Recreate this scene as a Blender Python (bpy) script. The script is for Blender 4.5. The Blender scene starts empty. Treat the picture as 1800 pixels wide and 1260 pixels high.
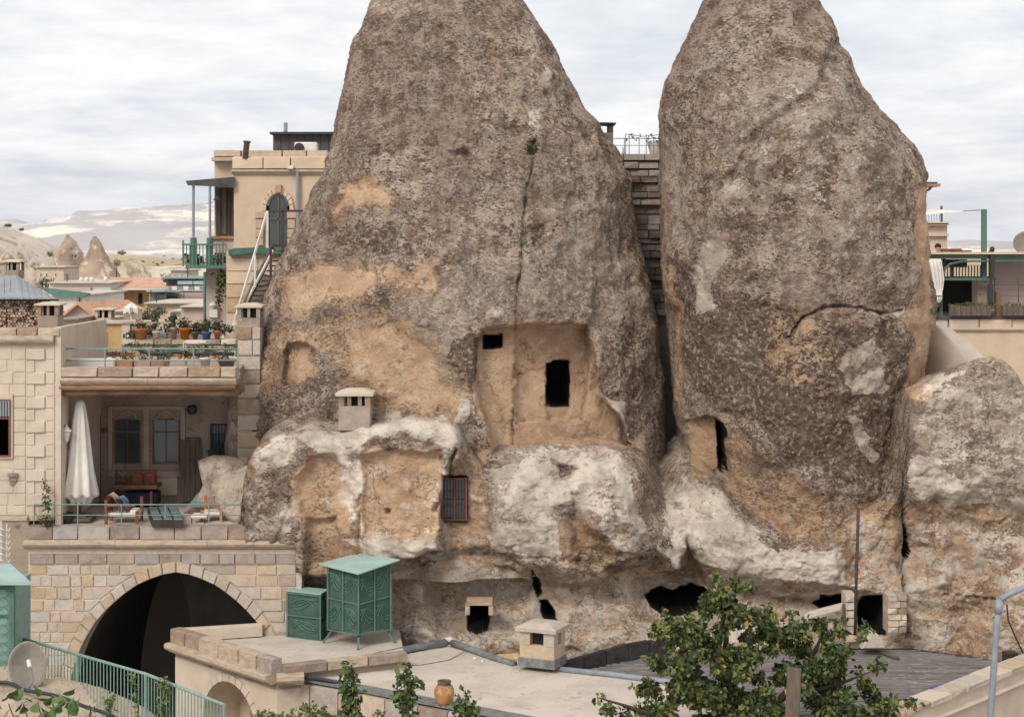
import bpy, math, random
import numpy as np
from mathutils import Vector, Matrix

random.seed(7)
RNG = np.random.RandomState(11)
SC = bpy.context.scene
COL = SC.collection
F, CX, HY = 3000.0, 900.0, 440.0        # focal length in photo pixels, principal column, horizon row

# ------------------------------------------------------------------ camera, sky, sun, exposure
cam_d = bpy.data.cameras.new('camera'); cam = bpy.data.objects.new('camera', cam_d); COL.objects.link(cam)
cam.location = (0, 0, 0); cam.rotation_euler = (math.radians(90), 0, 0)
cam_d.sensor_width = 36; cam_d.lens = 60; cam_d.shift_y = -(630 - HY) / 1800.0
cam_d.clip_start = 0.5; cam_d.clip_end = 30000
SC.camera = cam
SUN_EL, SUN_AZ = math.radians(40), math.radians(-150)     # azimuth from +Y, clockwise; behind the camera, to the left
sd = bpy.data.lights.new('sun', 'SUN'); sd.energy = 2.1; sd.angle = math.radians(24); sd.color = (1.0, 0.93, 0.84)
sun = bpy.data.objects.new('sun', sd); COL.objects.link(sun)
sdir = Vector((math.sin(SUN_AZ) * math.cos(SUN_EL), math.cos(SUN_AZ) * math.cos(SUN_EL), math.sin(SUN_EL)))
sun.rotation_euler = sdir.to_track_quat('Z', 'Y').to_euler()
SC.view_settings.view_transform = 'Standard'; SC.view_settings.look = 'None'
SC.view_settings.exposure = 0.2; SC.view_settings.gamma = 1.0
SC.view_settings.use_curve_mapping = False

wd = bpy.data.worlds.new('World'); SC.world = wd; wd.use_nodes = True
nt = wd.node_tree; nt.nodes.clear()
def N(t, **kw):
    n = nt.nodes.new(t)
    for k, v in kw.items():
        if k in n.inputs: n.inputs[k].default_value = v
        else: setattr(n, k, v)
    return n
def Lk(a, b): nt.links.new(a, b)
sky = N('ShaderNodeTexSky'); sky.sky_type = 'NISHITA'; sky.sun_disc = False
sky.sun_elevation = SUN_EL; sky.sun_rotation = SUN_AZ; sky.dust_density = 2.0
tc = N('ShaderNodeTexCoord'); sp = N('ShaderNodeSeparateXYZ'); Lk(tc.outputs['Generated'], sp.inputs[0])
zc = N('ShaderNodeMath', operation='MAXIMUM'); zc.inputs[1].default_value = 0.0; Lk(sp.outputs[2], zc.inputs[0])
za = N('ShaderNodeMath', operation='ADD'); za.inputs[1].default_value = 0.13; Lk(zc.outputs[0], za.inputs[0])
dx = N('ShaderNodeMath', operation='DIVIDE'); Lk(sp.outputs[0], dx.inputs[0]); Lk(za.outputs[0], dx.inputs[1])
dy = N('ShaderNodeMath', operation='DIVIDE'); Lk(sp.outputs[1], dy.inputs[0]); Lk(za.outputs[0], dy.inputs[1])
cb = N('ShaderNodeCombineXYZ'); Lk(dx.outputs[0], cb.inputs[0]); Lk(dy.outputs[0], cb.inputs[1])
mp = N('ShaderNodeMapping'); mp.inputs['Rotation'].default_value = (0, 0, 0.08); mp.inputs['Location'].default_value = (3.1, 1.7, 0)
mp.inputs['Scale'].default_value = (1.0, 0.85, 1)
Lk(cb.outputs[0], mp.inputs[0])
n1 = N('ShaderNodeTexNoise', Scale=2.1, Detail=10.0, Roughness=0.64, Distortion=0.15); Lk(mp.outputs[0], n1.inputs['Vector'])
n2 = N('ShaderNodeTexNoise', Scale=0.75, Detail=4.0, Roughness=0.5); Lk(mp.outputs[0], n2.inputs['Vector'])
r1 = N('ShaderNodeValToRGB'); Lk(n1.outputs['Fac'], r1.inputs[0])
e = r1.color_ramp.elements
e[0].position = 0.34; e[0].color = (0.69, 0.73, 0.795, 1)
e[1].position = 0.63; e[1].color = (1.0, 0.985, 0.965, 1)
x = r1.color_ramp.elements.new(0.47); x.color = (0.84, 0.85, 0.865, 1)
skm = N('ShaderNodeMix', data_type='RGBA', blend_type='MULTIPLY'); skm.inputs[0].default_value = 1.0
Lk(sky.outputs[0], skm.inputs[6]); skm.inputs[7].default_value = (0.10, 0.10, 0.10, 1)     # the clear sky at strength 0.10
r2 = N('ShaderNodeValToRGB'); Lk(n2.outputs['Fac'], r2.inputs[0])
r2.color_ramp.elements[0].position = 0.36; r2.color_ramp.elements[0].color = (0.78, 0.78, 0.78, 1)
r2.color_ramp.elements[1].position = 0.50; r2.color_ramp.elements[1].color = (1, 1, 1, 1)
cm = N('ShaderNodeMix', data_type='RGBA'); Lk(r2.outputs[0], cm.inputs[0]); Lk(skm.outputs[2], cm.inputs[6]); Lk(r1.outputs[0], cm.inputs[7])
bg = N('ShaderNodeBackground'); bg.inputs['Strength'].default_value = 1.0; Lk(cm.outputs[2], bg.inputs[0])
wo = N('ShaderNodeOutputWorld'); Lk(bg.outputs[0], wo.inputs[0])

# ------------------------------------------------------------------ helpers
def W(px, py, D): return ((px - CX) * D / F, D, (HY - py) * D / F)
def X(px, D): return (px - CX) * D / F
def Z(py, D): return (HY - py) * D / F
def G(px, py, z):
    D = -z * F / (py - HY)
    return ((px - CX) * D / F, D, z)

def _h(ix, iy, iz, seed):
    n = (ix.astype(np.int64) * 73856093) ^ (iy.astype(np.int64) * 19349663) ^ (iz.astype(np.int64) * 83492791) ^ (seed * 2654435)
    n = (n ^ (n >> 13)) * 1274126177 & 0x7fffffff
    n = (n ^ (n >> 16)) * 668265263 & 0x7fffffff
    return (n & 0xffff) / 32767.5 - 1.0
def vnoise(x, y, z, seed=0):
    ix, iy, iz = np.floor(x), np.floor(y), np.floor(z)
    fx, fy, fz = x - ix, y - iy, z - iz
    fx, fy, fz = [t * t * t * (t * (t * 6 - 15) + 10) for t in (fx, fy, fz)]
    ix, iy, iz = ix.astype(np.int64), iy.astype(np.int64), iz.astype(np.int64)
    r = 0
    for a in (0, 1):
        for b in (0, 1):
            for c in (0, 1):
                w = (fx if a else 1 - fx) * (fy if b else 1 - fy) * (fz if c else 1 - fz)
                r = r + w * _h(ix + a, iy + b, iz + c, seed)
    return r
def fbm(x, y, z, sc, oct=4, seed=0, gain=0.5):
    a, s, r = 1.0, sc, 0.0
    for o in range(oct):
        r = r + a * vnoise(x * s + 17.3 * o, y * s + 5.1 * o, z * s + 9.7 * o, seed + o)
        a *= gain; s *= 2.03
    return r
def sstep(a, b, x):
    t = np.clip((x - a) / (b - a), 0, 1); return t * t * (3 - 2 * t)
def sdf(poly, px, py):
    """signed distance to a polygon, negative inside (evaluated near its box only)"""
    P = np.array(poly, float); out = np.full(px.shape, 1e3)
    m = 90
    sel = (px > P[:, 0].min() - m) & (px < P[:, 0].max() + m) & (py > P[:, 1].min() - m) & (py < P[:, 1].max() + m)
    if not sel.any(): return out
    qx, qy = px[sel], py[sel]; d = np.full(qx.shape, 1e9); ins = np.zeros(qx.shape, bool)
    for i in range(len(P)):
        ax, ay = P[i]; bx, by = P[(i + 1) % len(P)]
        ex, ey = bx - ax, by - ay; L = ex * ex + ey * ey + 1e-9
        t = np.clip(((qx - ax) * ex + (qy - ay) * ey) / L, 0, 1)
        d = np.minimum(d, (qx - ax - t * ex) ** 2 + (qy - ay - t * ey) ** 2)
        c = ((ay > qy) != (by > qy))
        with np.errstate(divide='ignore', invalid='ignore'):
            c &= qx < (bx - ax) * (qy - ay) / ((by - ay) if by != ay else 1e-9) + ax
        ins ^= c
    d = np.sqrt(d); d[ins] *= -1; out[sel] = d
    return out
def lined(pts, px, py):
    d = np.full(px.shape, 1e3); P = np.array(pts, float); m = 60
    sel = (px > P[:, 0].min() - m) & (px < P[:, 0].max() + m) & (py > P[:, 1].min() - m) & (py < P[:, 1].max() + m)
    if not sel.any(): return d
    qx, qy = px[sel], py[sel]; dd = np.full(qx.shape, 1e9)
    for i in range(len(P) - 1):
        ax, ay = P[i]; bx, by = P[i + 1]; ex, ey = bx - ax, by - ay; L = ex * ex + ey * ey + 1e-9
        t = np.clip(((qx - ax) * ex + (qy - ay) * ey) / L, 0, 1)
        dd = np.minimum(dd, (qx - ax - t * ex) ** 2 + (qy - ay - t * ey) ** 2)
    d[sel] = np.sqrt(dd); return d
def interp(pts, v):
    P = np.array(pts, float); return np.interp(v, P[:, 0], P[:, 1])

class MB:
    def __init__(s): s.v = []; s.f = []; s.m = []
    def add(s, vs, fs, mi=0):
        o = len(s.v); s.v += [tuple(p) for p in vs]; s.f += [tuple(i + o for i in f) for f in fs]; s.m += [mi] * len(fs); return s
    def box(s, x0, x1, y0, y1, z0, z1, mi=0):
        v = [(x0, y0, z0), (x1, y0, z0), (x1, y1, z0), (x0, y1, z0), (x0, y0, z1), (x1, y0, z1), (x1, y1, z1), (x0, y1, z1)]
        return s.add(v, [(0, 3, 2, 1), (4, 5, 6, 7), (0, 1, 5, 4), (1, 2, 6, 5), (2, 3, 7, 6), (3, 0, 4, 7)], mi)
    def pb(s, px0, px1, py0, py1, D, dep, mi=0):
        """box whose front face covers that part of the facade standing at distance D"""
        return s.box(X(px0, D), X(px1, D), D, D + dep, Z(py1, D), Z(py0, D), mi)
    def obox(s, c, half, R, mi=0):
        v = []
        for z in (-1, 1):
            for x, y in ((-1, -1), (1, -1), (1, 1), (-1, 1)):
                v.append(Vector(c) + R @ Vector((x * half[0], y * half[1], z * half[2])))
        return s.add(v, [(0, 3, 2, 1), (4, 5, 6, 7), (0, 1, 5, 4), (1, 2, 6, 5), (2, 3, 7, 6), (3, 0, 4, 7)], mi)
    def bar(s, a, b, w, h=None, mi=0):
        a, b = Vector(a), Vector(b); d = b - a; L = d.length
        if L < 1e-6: return s
        h = h or w; q = d.to_track_quat('Y', 'Z').to_matrix()
        return s.obox((a + b) / 2, (w / 2, L / 2, h / 2), q, mi)
    def tube(s, pts, r, n=7, cap=True, mi=0):
        pts = [Vector(p) for p in pts]; rr = r if isinstance(r, (list, tuple)) else [r] * len(pts)
        vs, fs = [], []
        for i, p in enumerate(pts):
            d = (pts[min(i + 1, len(pts) - 1)] - pts[max(i - 1, 0)]); q = d.to_track_quat('Z', 'Y').to_matrix()
            for k in range(n):
                a = 2 * math.pi * k / n
                vs.append(p + q @ Vector((math.cos(a) * rr[i], math.sin(a) * rr[i], 0)))
        for i in range(len(pts) - 1):
            for k in range(n):
                fs.append((i * n + k, i * n + (k + 1) % n, (i + 1) * n + (k + 1) % n, (i + 1) * n + k))
        if cap: fs += [tuple(range(n - 1, -1, -1)), tuple(range((len(pts) - 1) * n, len(pts) * n))]
        return s.add(vs, fs, mi)
    def lathe(s, c, prof, n=20, mi=0, wob=0.0):
        vs, fs = [], []
        for (r, z) in prof:
            for k in range(n):
                a = 2 * math.pi * k / n; q = r * (1 + wob * math.sin(k * 2.3 + z * 3))
                vs.append((c[0] + q * math.cos(a), c[1] + q * math.sin(a), c[2] + z))
        for i in range(len(prof) - 1):
            for k in range(n):
                fs.append((i * n + k, i * n + (k + 1) % n, (i + 1) * n + (k + 1) % n, (i + 1) * n + k))
        return s.add(vs, fs, mi)
    def prism(s, poly, y0, y1, ch=0.0, mi=0):
        """polygon of (x, z) points, extruded from y0 (front) to y1, front edge chamfered by ch"""
        n = len(poly); cx = sum(p[0] for p in poly) / n; cz = sum(p[1] for p in poly) / n
        area = sum(poly[i][0] * poly[(i + 1) % n][1] - poly[(i + 1) % n][0] * poly[i][1] for i in range(n))
        if area < 0: poly = poly[::-1]
        vs = [(p[0], y1, p[1]) for p in poly] + [(p[0], y0 + ch, p[1]) for p in poly]
        fs = [(i, (i + 1) % n, n + (i + 1) % n, n + i)[::-1] for i in range(n)]
        fs.append(tuple(range(n - 1, -1, -1)))
        if ch > 0:
            for p in poly:
                dx, dz = cx - p[0], cz - p[1]; L = math.hypot(dx, dz) + 1e-6; k = min(ch * 1.2, L * .4)
                vs.append((p[0] + dx / L * k, y0, p[1] + dz / L * k))
            fs += [(n + i, n + (i + 1) % n, 2 * n + (i + 1) % n, 2 * n + i)[::-1] for i in range(n)]
            fs.append(tuple(range(2 * n, 3 * n)))
        else: fs.append(tuple(range(n, 2 * n)))
        return s.add(vs, fs, mi)
    def slab(s, poly, z0, z1, mi=0):
        """polygon of (x, y) points between two heights"""
        n = len(poly)
        area = sum(poly[i][0] * poly[(i + 1) % n][1] - poly[(i + 1) % n][0] * poly[i][1] for i in range(n))
        if area < 0: poly = poly[::-1]
        vs = [(p[0], p[1], z0) for p in poly] + [(p[0], p[1], z1) for p in poly]
        fs = [tuple(range(n - 1, -1, -1)), tuple(range(n, 2 * n))] + [(i, (i + 1) % n, n + (i + 1) % n, n + i) for i in range(n)]
        return s.add(vs, fs, mi)

def setp(o, label=None, cat=None, group=None, kind=None):
    if label: o['label'] = label
    if cat: o['category'] = cat
    if group: o['group'] = group
    if kind: o['kind'] = kind
    return o
def obj(name, mb, mt, parent=None, smooth=False, **kw):
    me = bpy.data.meshes.new(name); v = mb.v; loc = Vector((0, 0, 0))
    o = bpy.data.objects.new(name, me); COL.objects.link(o)
    if parent is None and not kw.get('keep') and v:
        A = np.array(v); loc = Vector(((A[:, 0].min() + A[:, 0].max()) / 2, (A[:, 1].min() + A[:, 1].max()) / 2, A[:, 2].min()))
        v = [(p[0] - loc.x, p[1] - loc.y, p[2] - loc.z) for p in v]
    me.from_pydata(v, [], mb.f)
    for m_ in (mt if isinstance(mt, (list, tuple)) else [mt]): me.materials.append(m_)
    if any(mb.m): me.polygons.foreach_set('material_index', mb.m)
    if smooth: me.polygons.foreach_set('use_smooth', [True] * len(me.polygons))
    me.update()
    if parent is not None:
        o.parent = parent
        if parent.get('_root'): o.location = -Vector(parent['_loc'])
    else:
        o.location = loc
        if kw.get('label') or kw.get('kind') is None: o['_m'] = 1
    kw.pop('keep', None); setp(o, **kw)
    if '_m' in o.keys(): del o['_m']
    return o
ROOTS = []
def thing(name, loc, label, cat, group=None):
    o = bpy.data.objects.new(name, None); COL.objects.link(o); o.empty_display_size = 0.2
    o.location = loc; o['_root'] = 1; o['_loc'] = list(loc); ROOTS.append(o)
    return setp(o, label, cat, group)
def kids(o): return KIDS.get(o.name, [])
def copy_thing(root, loc, label, rotz=0, scale=1.0):
    r = root.copy(); COL.objects.link(r); r.location = loc; r.rotation_euler = (0, 0, rotz); r.scale = (scale,) * 3; r['label'] = label
    if '_root' in r.keys(): ROOTS.append(r)
    for c in list(root.children):
        d = c.copy(); COL.objects.link(d); d.parent = r
        for g in list(c.children):
            h = g.copy(); COL.objects.link(h); h.parent = d
    return r

# ------------------------------------------------------------------ materials
def s2l(c): return tuple(((v / 255.0) / 12.92 if v / 255.0 <= 0.04045 else ((v / 255.0 + 0.055) / 1.055) ** 2.4) for v in c)
def mat(name, c1, c2=None, sc=3.0, rough=0.85, bump=0.15, bsc=None, metal=0.0, rnd=0.0, c3=None, p3=0.62, stretch=(1, 1, 1), alpha=None, spec=0.3, wear=None, trans=0.0):
    m = bpy.data.materials.new(name); m.use_nodes = True; t = m.node_tree; t.nodes.clear()
    def n(tp, **kw):
        q = t.nodes.new(tp)
        for k, v in kw.items():
            if k in q.inputs: q.inputs[k].default_value = v
            else: setattr(q, k, v)
        return q
    lk = t.links.new
    out = n('ShaderNodeOutputMaterial'); b = n('ShaderNodeBsdfPrincipled', Roughness=rough, Metallic=metal)
    b.inputs['Specular IOR Level'].default_value = spec
    lk(b.outputs[0], out.inputs[0])
    geo = n('ShaderNodeNewGeometry'); mp = n('ShaderNodeMapping'); mp.inputs['Scale'].default_value = stretch
    lk(geo.outputs['Position'], mp.inputs[0])
    c2 = c2 or tuple(v * 0.72 for v in c1)
    nz = n('ShaderNodeTexNoise', Scale=sc, Detail=7.0, Roughness=0.62); lk(mp.outputs[0], nz.inputs['Vector'])
    rp = n('ShaderNodeValToRGB'); lk(nz.outputs['Fac'], rp.inputs[0])
    rp.color_ramp.elements[0].position = 0.36; rp.color_ramp.elements[0].color = (*c2, 1)
    rp.color_ramp.elements[1].position = 0.60; rp.color_ramp.elements[1].color = (*c1, 1)
    col = rp.outputs[0]
    if c3:
        nz3 = n('ShaderNodeTexNoise', Scale=sc * 2.7, Detail=8.0, Roughness=0.7); lk(mp.outputs[0], nz3.inputs['Vector'])
        mr = n('ShaderNodeMapRange'); mr.inputs[1].default_value = p3 - 0.04; mr.inputs[2].default_value = p3 + 0.05; lk(nz3.outputs['Fac'], mr.inputs[0])
        mx = n('ShaderNodeMix', data_type='RGBA'); lk(mr.outputs[0], mx.inputs[0]); lk(col, mx.inputs[6]); mx.inputs[7].default_value = (*c3, 1); col = mx.outputs[2]
    if rnd:
        oi = n('ShaderNodeObjectInfo'); hs = n('ShaderNodeHueSaturation')
        m1 = n('ShaderNodeMapRange'); m1.inputs[3].default_value = 1 - rnd; m1.inputs[4].default_value = 1 + rnd; lk(oi.outputs['Random'], m1.inputs[0]); lk(m1.outputs[0], hs.inputs['Value'])
        ml = n('ShaderNodeMath', operation='MULTIPLY'); ml.inputs[1].default_value = 7.13; lk(oi.outputs['Random'], ml.inputs[0])
        fr = n('ShaderNodeMath', operation='FRACT'); lk(ml.outputs[0], fr.inputs[0])
        m2 = n('ShaderNodeMapRange'); m2.inputs[3].default_value = 0.6; m2.inputs[4].default_value = 1.35; lk(fr.outputs[0], m2.inputs[0]); lk(m2.outputs[0], hs.inputs['Saturation'])
        lk(col, hs.inputs['Color']); col = hs.outputs[0]
    lk(col, b.inputs['Base Color'])
    if bump:
        nb = n('ShaderNodeTexNoise', Scale=bsc or sc * 6, Detail=6.0, Roughness=0.65); lk(mp.outputs[0], nb.inputs['Vector'])
        bp = n('ShaderNodeBump', Strength=min(1, bump * 2), Distance=0.03 * bump / 0.15); lk(nb.outputs['Fac'], bp.inputs['Height']); lk(bp.outputs[0], b.inputs['Normal'])
    if trans:
        b.inputs['Transmission Weight'].default_value = trans
    return m
M = {}
M['stone'] = mat('stone', (.55, .455, .36), (.47, .385, .305), 5, rnd=.06, c3=(.38, .30, .24), p3=.60, bump=.3)
M['stone_tan'] = mat('stone_tan', (.53, .425, .32), (.44, .345, .255), 5, rnd=.07, bump=.3)
M['stone_grey'] = mat('stone_grey', (.42, .345, .295), (.33, .27, .23), 5, rnd=.12, bump=.3)
M['stone_brown'] = mat('stone_brown', (.37, .275, .205), (.25, .185, .145), 4, rnd=.12, c3=(.47, .39, .31), bump=.3)
M['mortar'] = mat('mortar', (.66, .57, .475), (.56, .475, .39), 8, bump=.3)
M['plaster'] = mat('plaster', (.57, .48, .385), (.49, .40, .315), 1.6, c3=(.42, .34, .27), p3=.64, bump=.12)
M['plaster_tan'] = mat('plaster_tan', (.60, .47, .345), (.52, .40, .29), 1.2, c3=(.44, .34, .25), p3=.66, bump=.12)
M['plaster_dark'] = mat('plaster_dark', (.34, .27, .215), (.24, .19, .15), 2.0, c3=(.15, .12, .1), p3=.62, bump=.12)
M['cornice'] = mat('cornice', (.50, .395, .30), (.36, .28, .215), 4, c3=(.22, .18, .15), p3=.62, stretch=(1, 1, 3), bump=.2)
M['roof_screed'] = mat('roof_screed', (.57, .50, .43), (.47, .405, .345), 1.3, c3=(.38, .325, .275), p3=.60, bump=.2, bsc=14)
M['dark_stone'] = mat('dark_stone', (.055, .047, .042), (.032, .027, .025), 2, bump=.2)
M['green'] = mat('green_paint', (.095, .18, .145), (.065, .135, .108), 2.5, rough=.6, bump=.06, spec=.3, c3=(.13, .15, .11), p3=.63)
M['green_dark'] = mat('green_mesh_panel', (.075, .14, .112), (.05, .10, .08), 3, rough=.7, bump=.1, c3=(.11, .16, .125), p3=.6)
M['green_light'] = mat('green_light_paint', (.20, .32, .27), (.16, .26, .22), 6, rough=.5, bump=.04)
M['teal_sheet'] = mat('teal_sheet', (.33, .45, .42), (.27, .38, .355), 2, rough=.55, bump=.06, c3=(.40, .42, .37), p3=.6)
M['green_cloth'] = mat('green_cloth', (.06, .16, .11), (.04, .11, .08), 4, rough=.8)
M['dark_metal'] = mat('dark_metal', (.045, .04, .04), (.03, .027, .027), 5, rough=.5, bump=.05)
M['rust'] = mat('rusty_metal', (.075, .05, .042), (.045, .033, .03), 8, rough=.7, bump=.1)
M['white_metal'] = mat('white_metal', (.68, .66, .62), (.55, .52, .47), 6, rough=.5, bump=.05)
M['grey_metal'] = mat('grey_metal', (.26, .29, .33), (.20, .225, .255), 5, rough=.45, bump=.05)
M['grey_sheet'] = mat('grey_sheet', (.26, .28, .30), (.21, .225, .24), 1.5, rough=.6, bump=.05)
M['pipe_grey'] = mat('grey_pipe', (.20, .21, .215), (.12, .125, .13), 6, rough=.6, bump=.1, c3=(.36, .35, .34))
M['hose'] = mat('black_hose', (.035, .04, .055), (.02, .022, .03), 6, rough=.4, bump=.04)
M['cloth'] = mat('white_cloth', (.72, .69, .64), (.63, .59, .53), 3, rough=.9, bump=.05)
M['white'] = mat('white_wall', (.66, .63, .59), (.56, .52, .47), .6, bump=.05)
M['pink_wall'] = mat('pink_wall', (.50, .40, .36), (.42, .34, .30), .6, bump=.05)
M['tile'] = mat('roof_tile', (.58, .33, .22), (.47, .25, .16), 1.5, rough=.8, c3=(.60, .36, .22), p3=.58, bump=.3, bsc=9)
M['terracotta_pale'] = mat('pale_red_stone', (.52, .37, .28), (.44, .31, .23), 5, bump=.2)
M['rock_brown'] = mat('rock_brown', (.24, .18, .14), (.15, .11, .085), 2, bump=.5)
M['terracotta'] = mat('terracotta', (.42, .19, .10), (.32, .14, .08), 6, rough=.7, c3=(.5, .33, .22), rnd=.15)
M['pottery'] = mat('glazed_pottery', (.46, .24, .08), (.25, .13, .055), 5, rough=.5, c3=(.52, .33, .15), p3=.58, stretch=(1, 1, .6))
M['blue'] = mat('blue_plastic', (.05, .12, .30), (.04, .09, .22), 5, rough=.5, bump=0)
M['wood'] = mat('brown_wood', (.20, .10, .055), (.12, .06, .035), 4, rough=.6, stretch=(1, 1, .2), bump=.1)
M['wood_red'] = mat('red_wood', (.22, .08, .045), (.14, .05, .03), 4, rough=.55, bump=.06)
M['wood_old'] = mat('weathered_wood', (.17, .13, .10), (.10, .075, .06), 5, rough=.85, stretch=(2, 2, .3), bump=.3)
M['beam'] = mat('log_beam', (.30, .17, .10), (.13, .08, .05), 5, rough=.8, stretch=(.25, 1, 1), bump=.3)
M['wood_cut'] = mat('cut_log_end', (.50, .29, .15), (.30, .16, .08), 12, rough=.85, rnd=.3)
M['slate'] = mat('slate_shed', (.09, .085, .09), (.06, .058, .06), 3, rough=.7)
M['glass'] = mat('window_glass', (.05, .065, .065), (.03, .038, .04), 1, rough=.08, bump=0, spec=.6)
M['glass_grey'] = mat('greenhouse_glass', (.20, .27, .27), (.16, .21, .22), 2, rough=.2, bump=0, spec=.6)
M['void'] = mat('dark_shade', (.02, .017, .015), (.012, .01, .009), 2, bump=0)  # sooty black of the chimney flues; also colours the restaurant back wall
M['black_sheet'] = mat('black_membrane', (.05, .045, .045), (.025, .022, .025), 4, rough=.55, bump=.3, c3=(.10, .06, .045))
M['plank'] = mat('weathered_plank', (.21, .19, .18), (.13, .115, .11), 2.6, rough=.75, rnd=.10, c3=(.40, .35, .30), p3=.60, stretch=(.5, 1.6, 1), bump=.3)
M['leaf'] = mat('leaf_green', (.125, .165, .045), (.07, .10, .03), 5, rough=.55, bump=0, c3=(.15, .15, .04), p3=.6)
M['leaf2'] = mat('leaf_yellow', (.27, .19, .05), (.17, .11, .035), 9, rough=.6, bump=0)
M['leaf_dark'] = mat('leaf_dark', (.036, .052, .017), (.02, .032, .012), 9, rough=.6, bump=0)
M['shrub'] = mat('shrub_leaf', (.10, .17, .045), (.06, .11, .03), 8, rough=.6, bump=0)
M['olive'] = mat('olive_leaf', (.10, .105, .06), (.06, .065, .04), 4, rough=.8, bump=0)
M['bark'] = mat('bark', (.10, .075, .055), (.06, .045, .035), 8, bump=.3, stretch=(1, 1, .3))
M['red_flower'] = mat('red_flower', (.45, .06, .04), (.3, .04, .03), 8, bump=0)
M['skin'] = mat('skin', (.40, .23, .16), (.36, .20, .14), 3, bump=0)
M['hair'] = mat('dark_hair', (.02, .015, .012), (.015, .01, .01), 3, bump=0)
M['shirt'] = mat('dark_shirt', (.05, .05, .06), (.04, .04, .05), 3, bump=0)
M['cushion'] = mat('kilim_cushion', (.28, .08, .05), (.15, .05, .04), 9, bump=.05, c3=(.4, .28, .18), p3=.6, stretch=(1, 1, 4))
M['navy'] = mat('navy_cloth', (.025, .03, .05), (.015, .018, .03), 4, bump=.05)
M['blue_cloth'] = mat('blue_cloth', (.16, .22, .34), (.12, .16, .25), 4, bump=.05)
M['pink_cloth'] = mat('pink_cloth', (.60, .42, .34), (.5, .34, .27), 4, bump=.05)
M['grey_dish'] = mat('dish_grey', (.20, .18, .155), (.16, .14, .12), 3, rough=.6, bump=.03)
M['ochre'] = mat('ochre_wall', (.52, .37, .18), (.46, .30, .14), 2, bump=.1, c3=(.55, .5, .4))
M['tuff'] = mat('pale_tuff', (.60, .52, .43), (.44, .36, .285), .09, bump=.6, bsc=.5, c3=(.30, .24, .16), p3=.56)
M['tuff_brown'] = mat('brown_tuff', (.40, .31, .24), (.27, .205, .16), .12, bump=.3, bsc=.8, c3=(.55, .47, .38), p3=.6, stretch=(1, 1, 1.6))
M['steppe'] = mat('dry_steppe', (.44, .33, .20), (.34, .26, .16), .02, bump=.2, bsc=.5, c3=(.13, .13, .07), p3=.62)
M['ground'] = mat('ground', (.34, .28, .22), (.26, .21, .165), .2, bump=.2)
M['sand_rock'] = mat('sand_rock', (.50, .41, .31), (.38, .30, .22), 1.8, c3=(.26, .21, .16), p3=.62, bump=.5, bsc=7)
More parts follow.
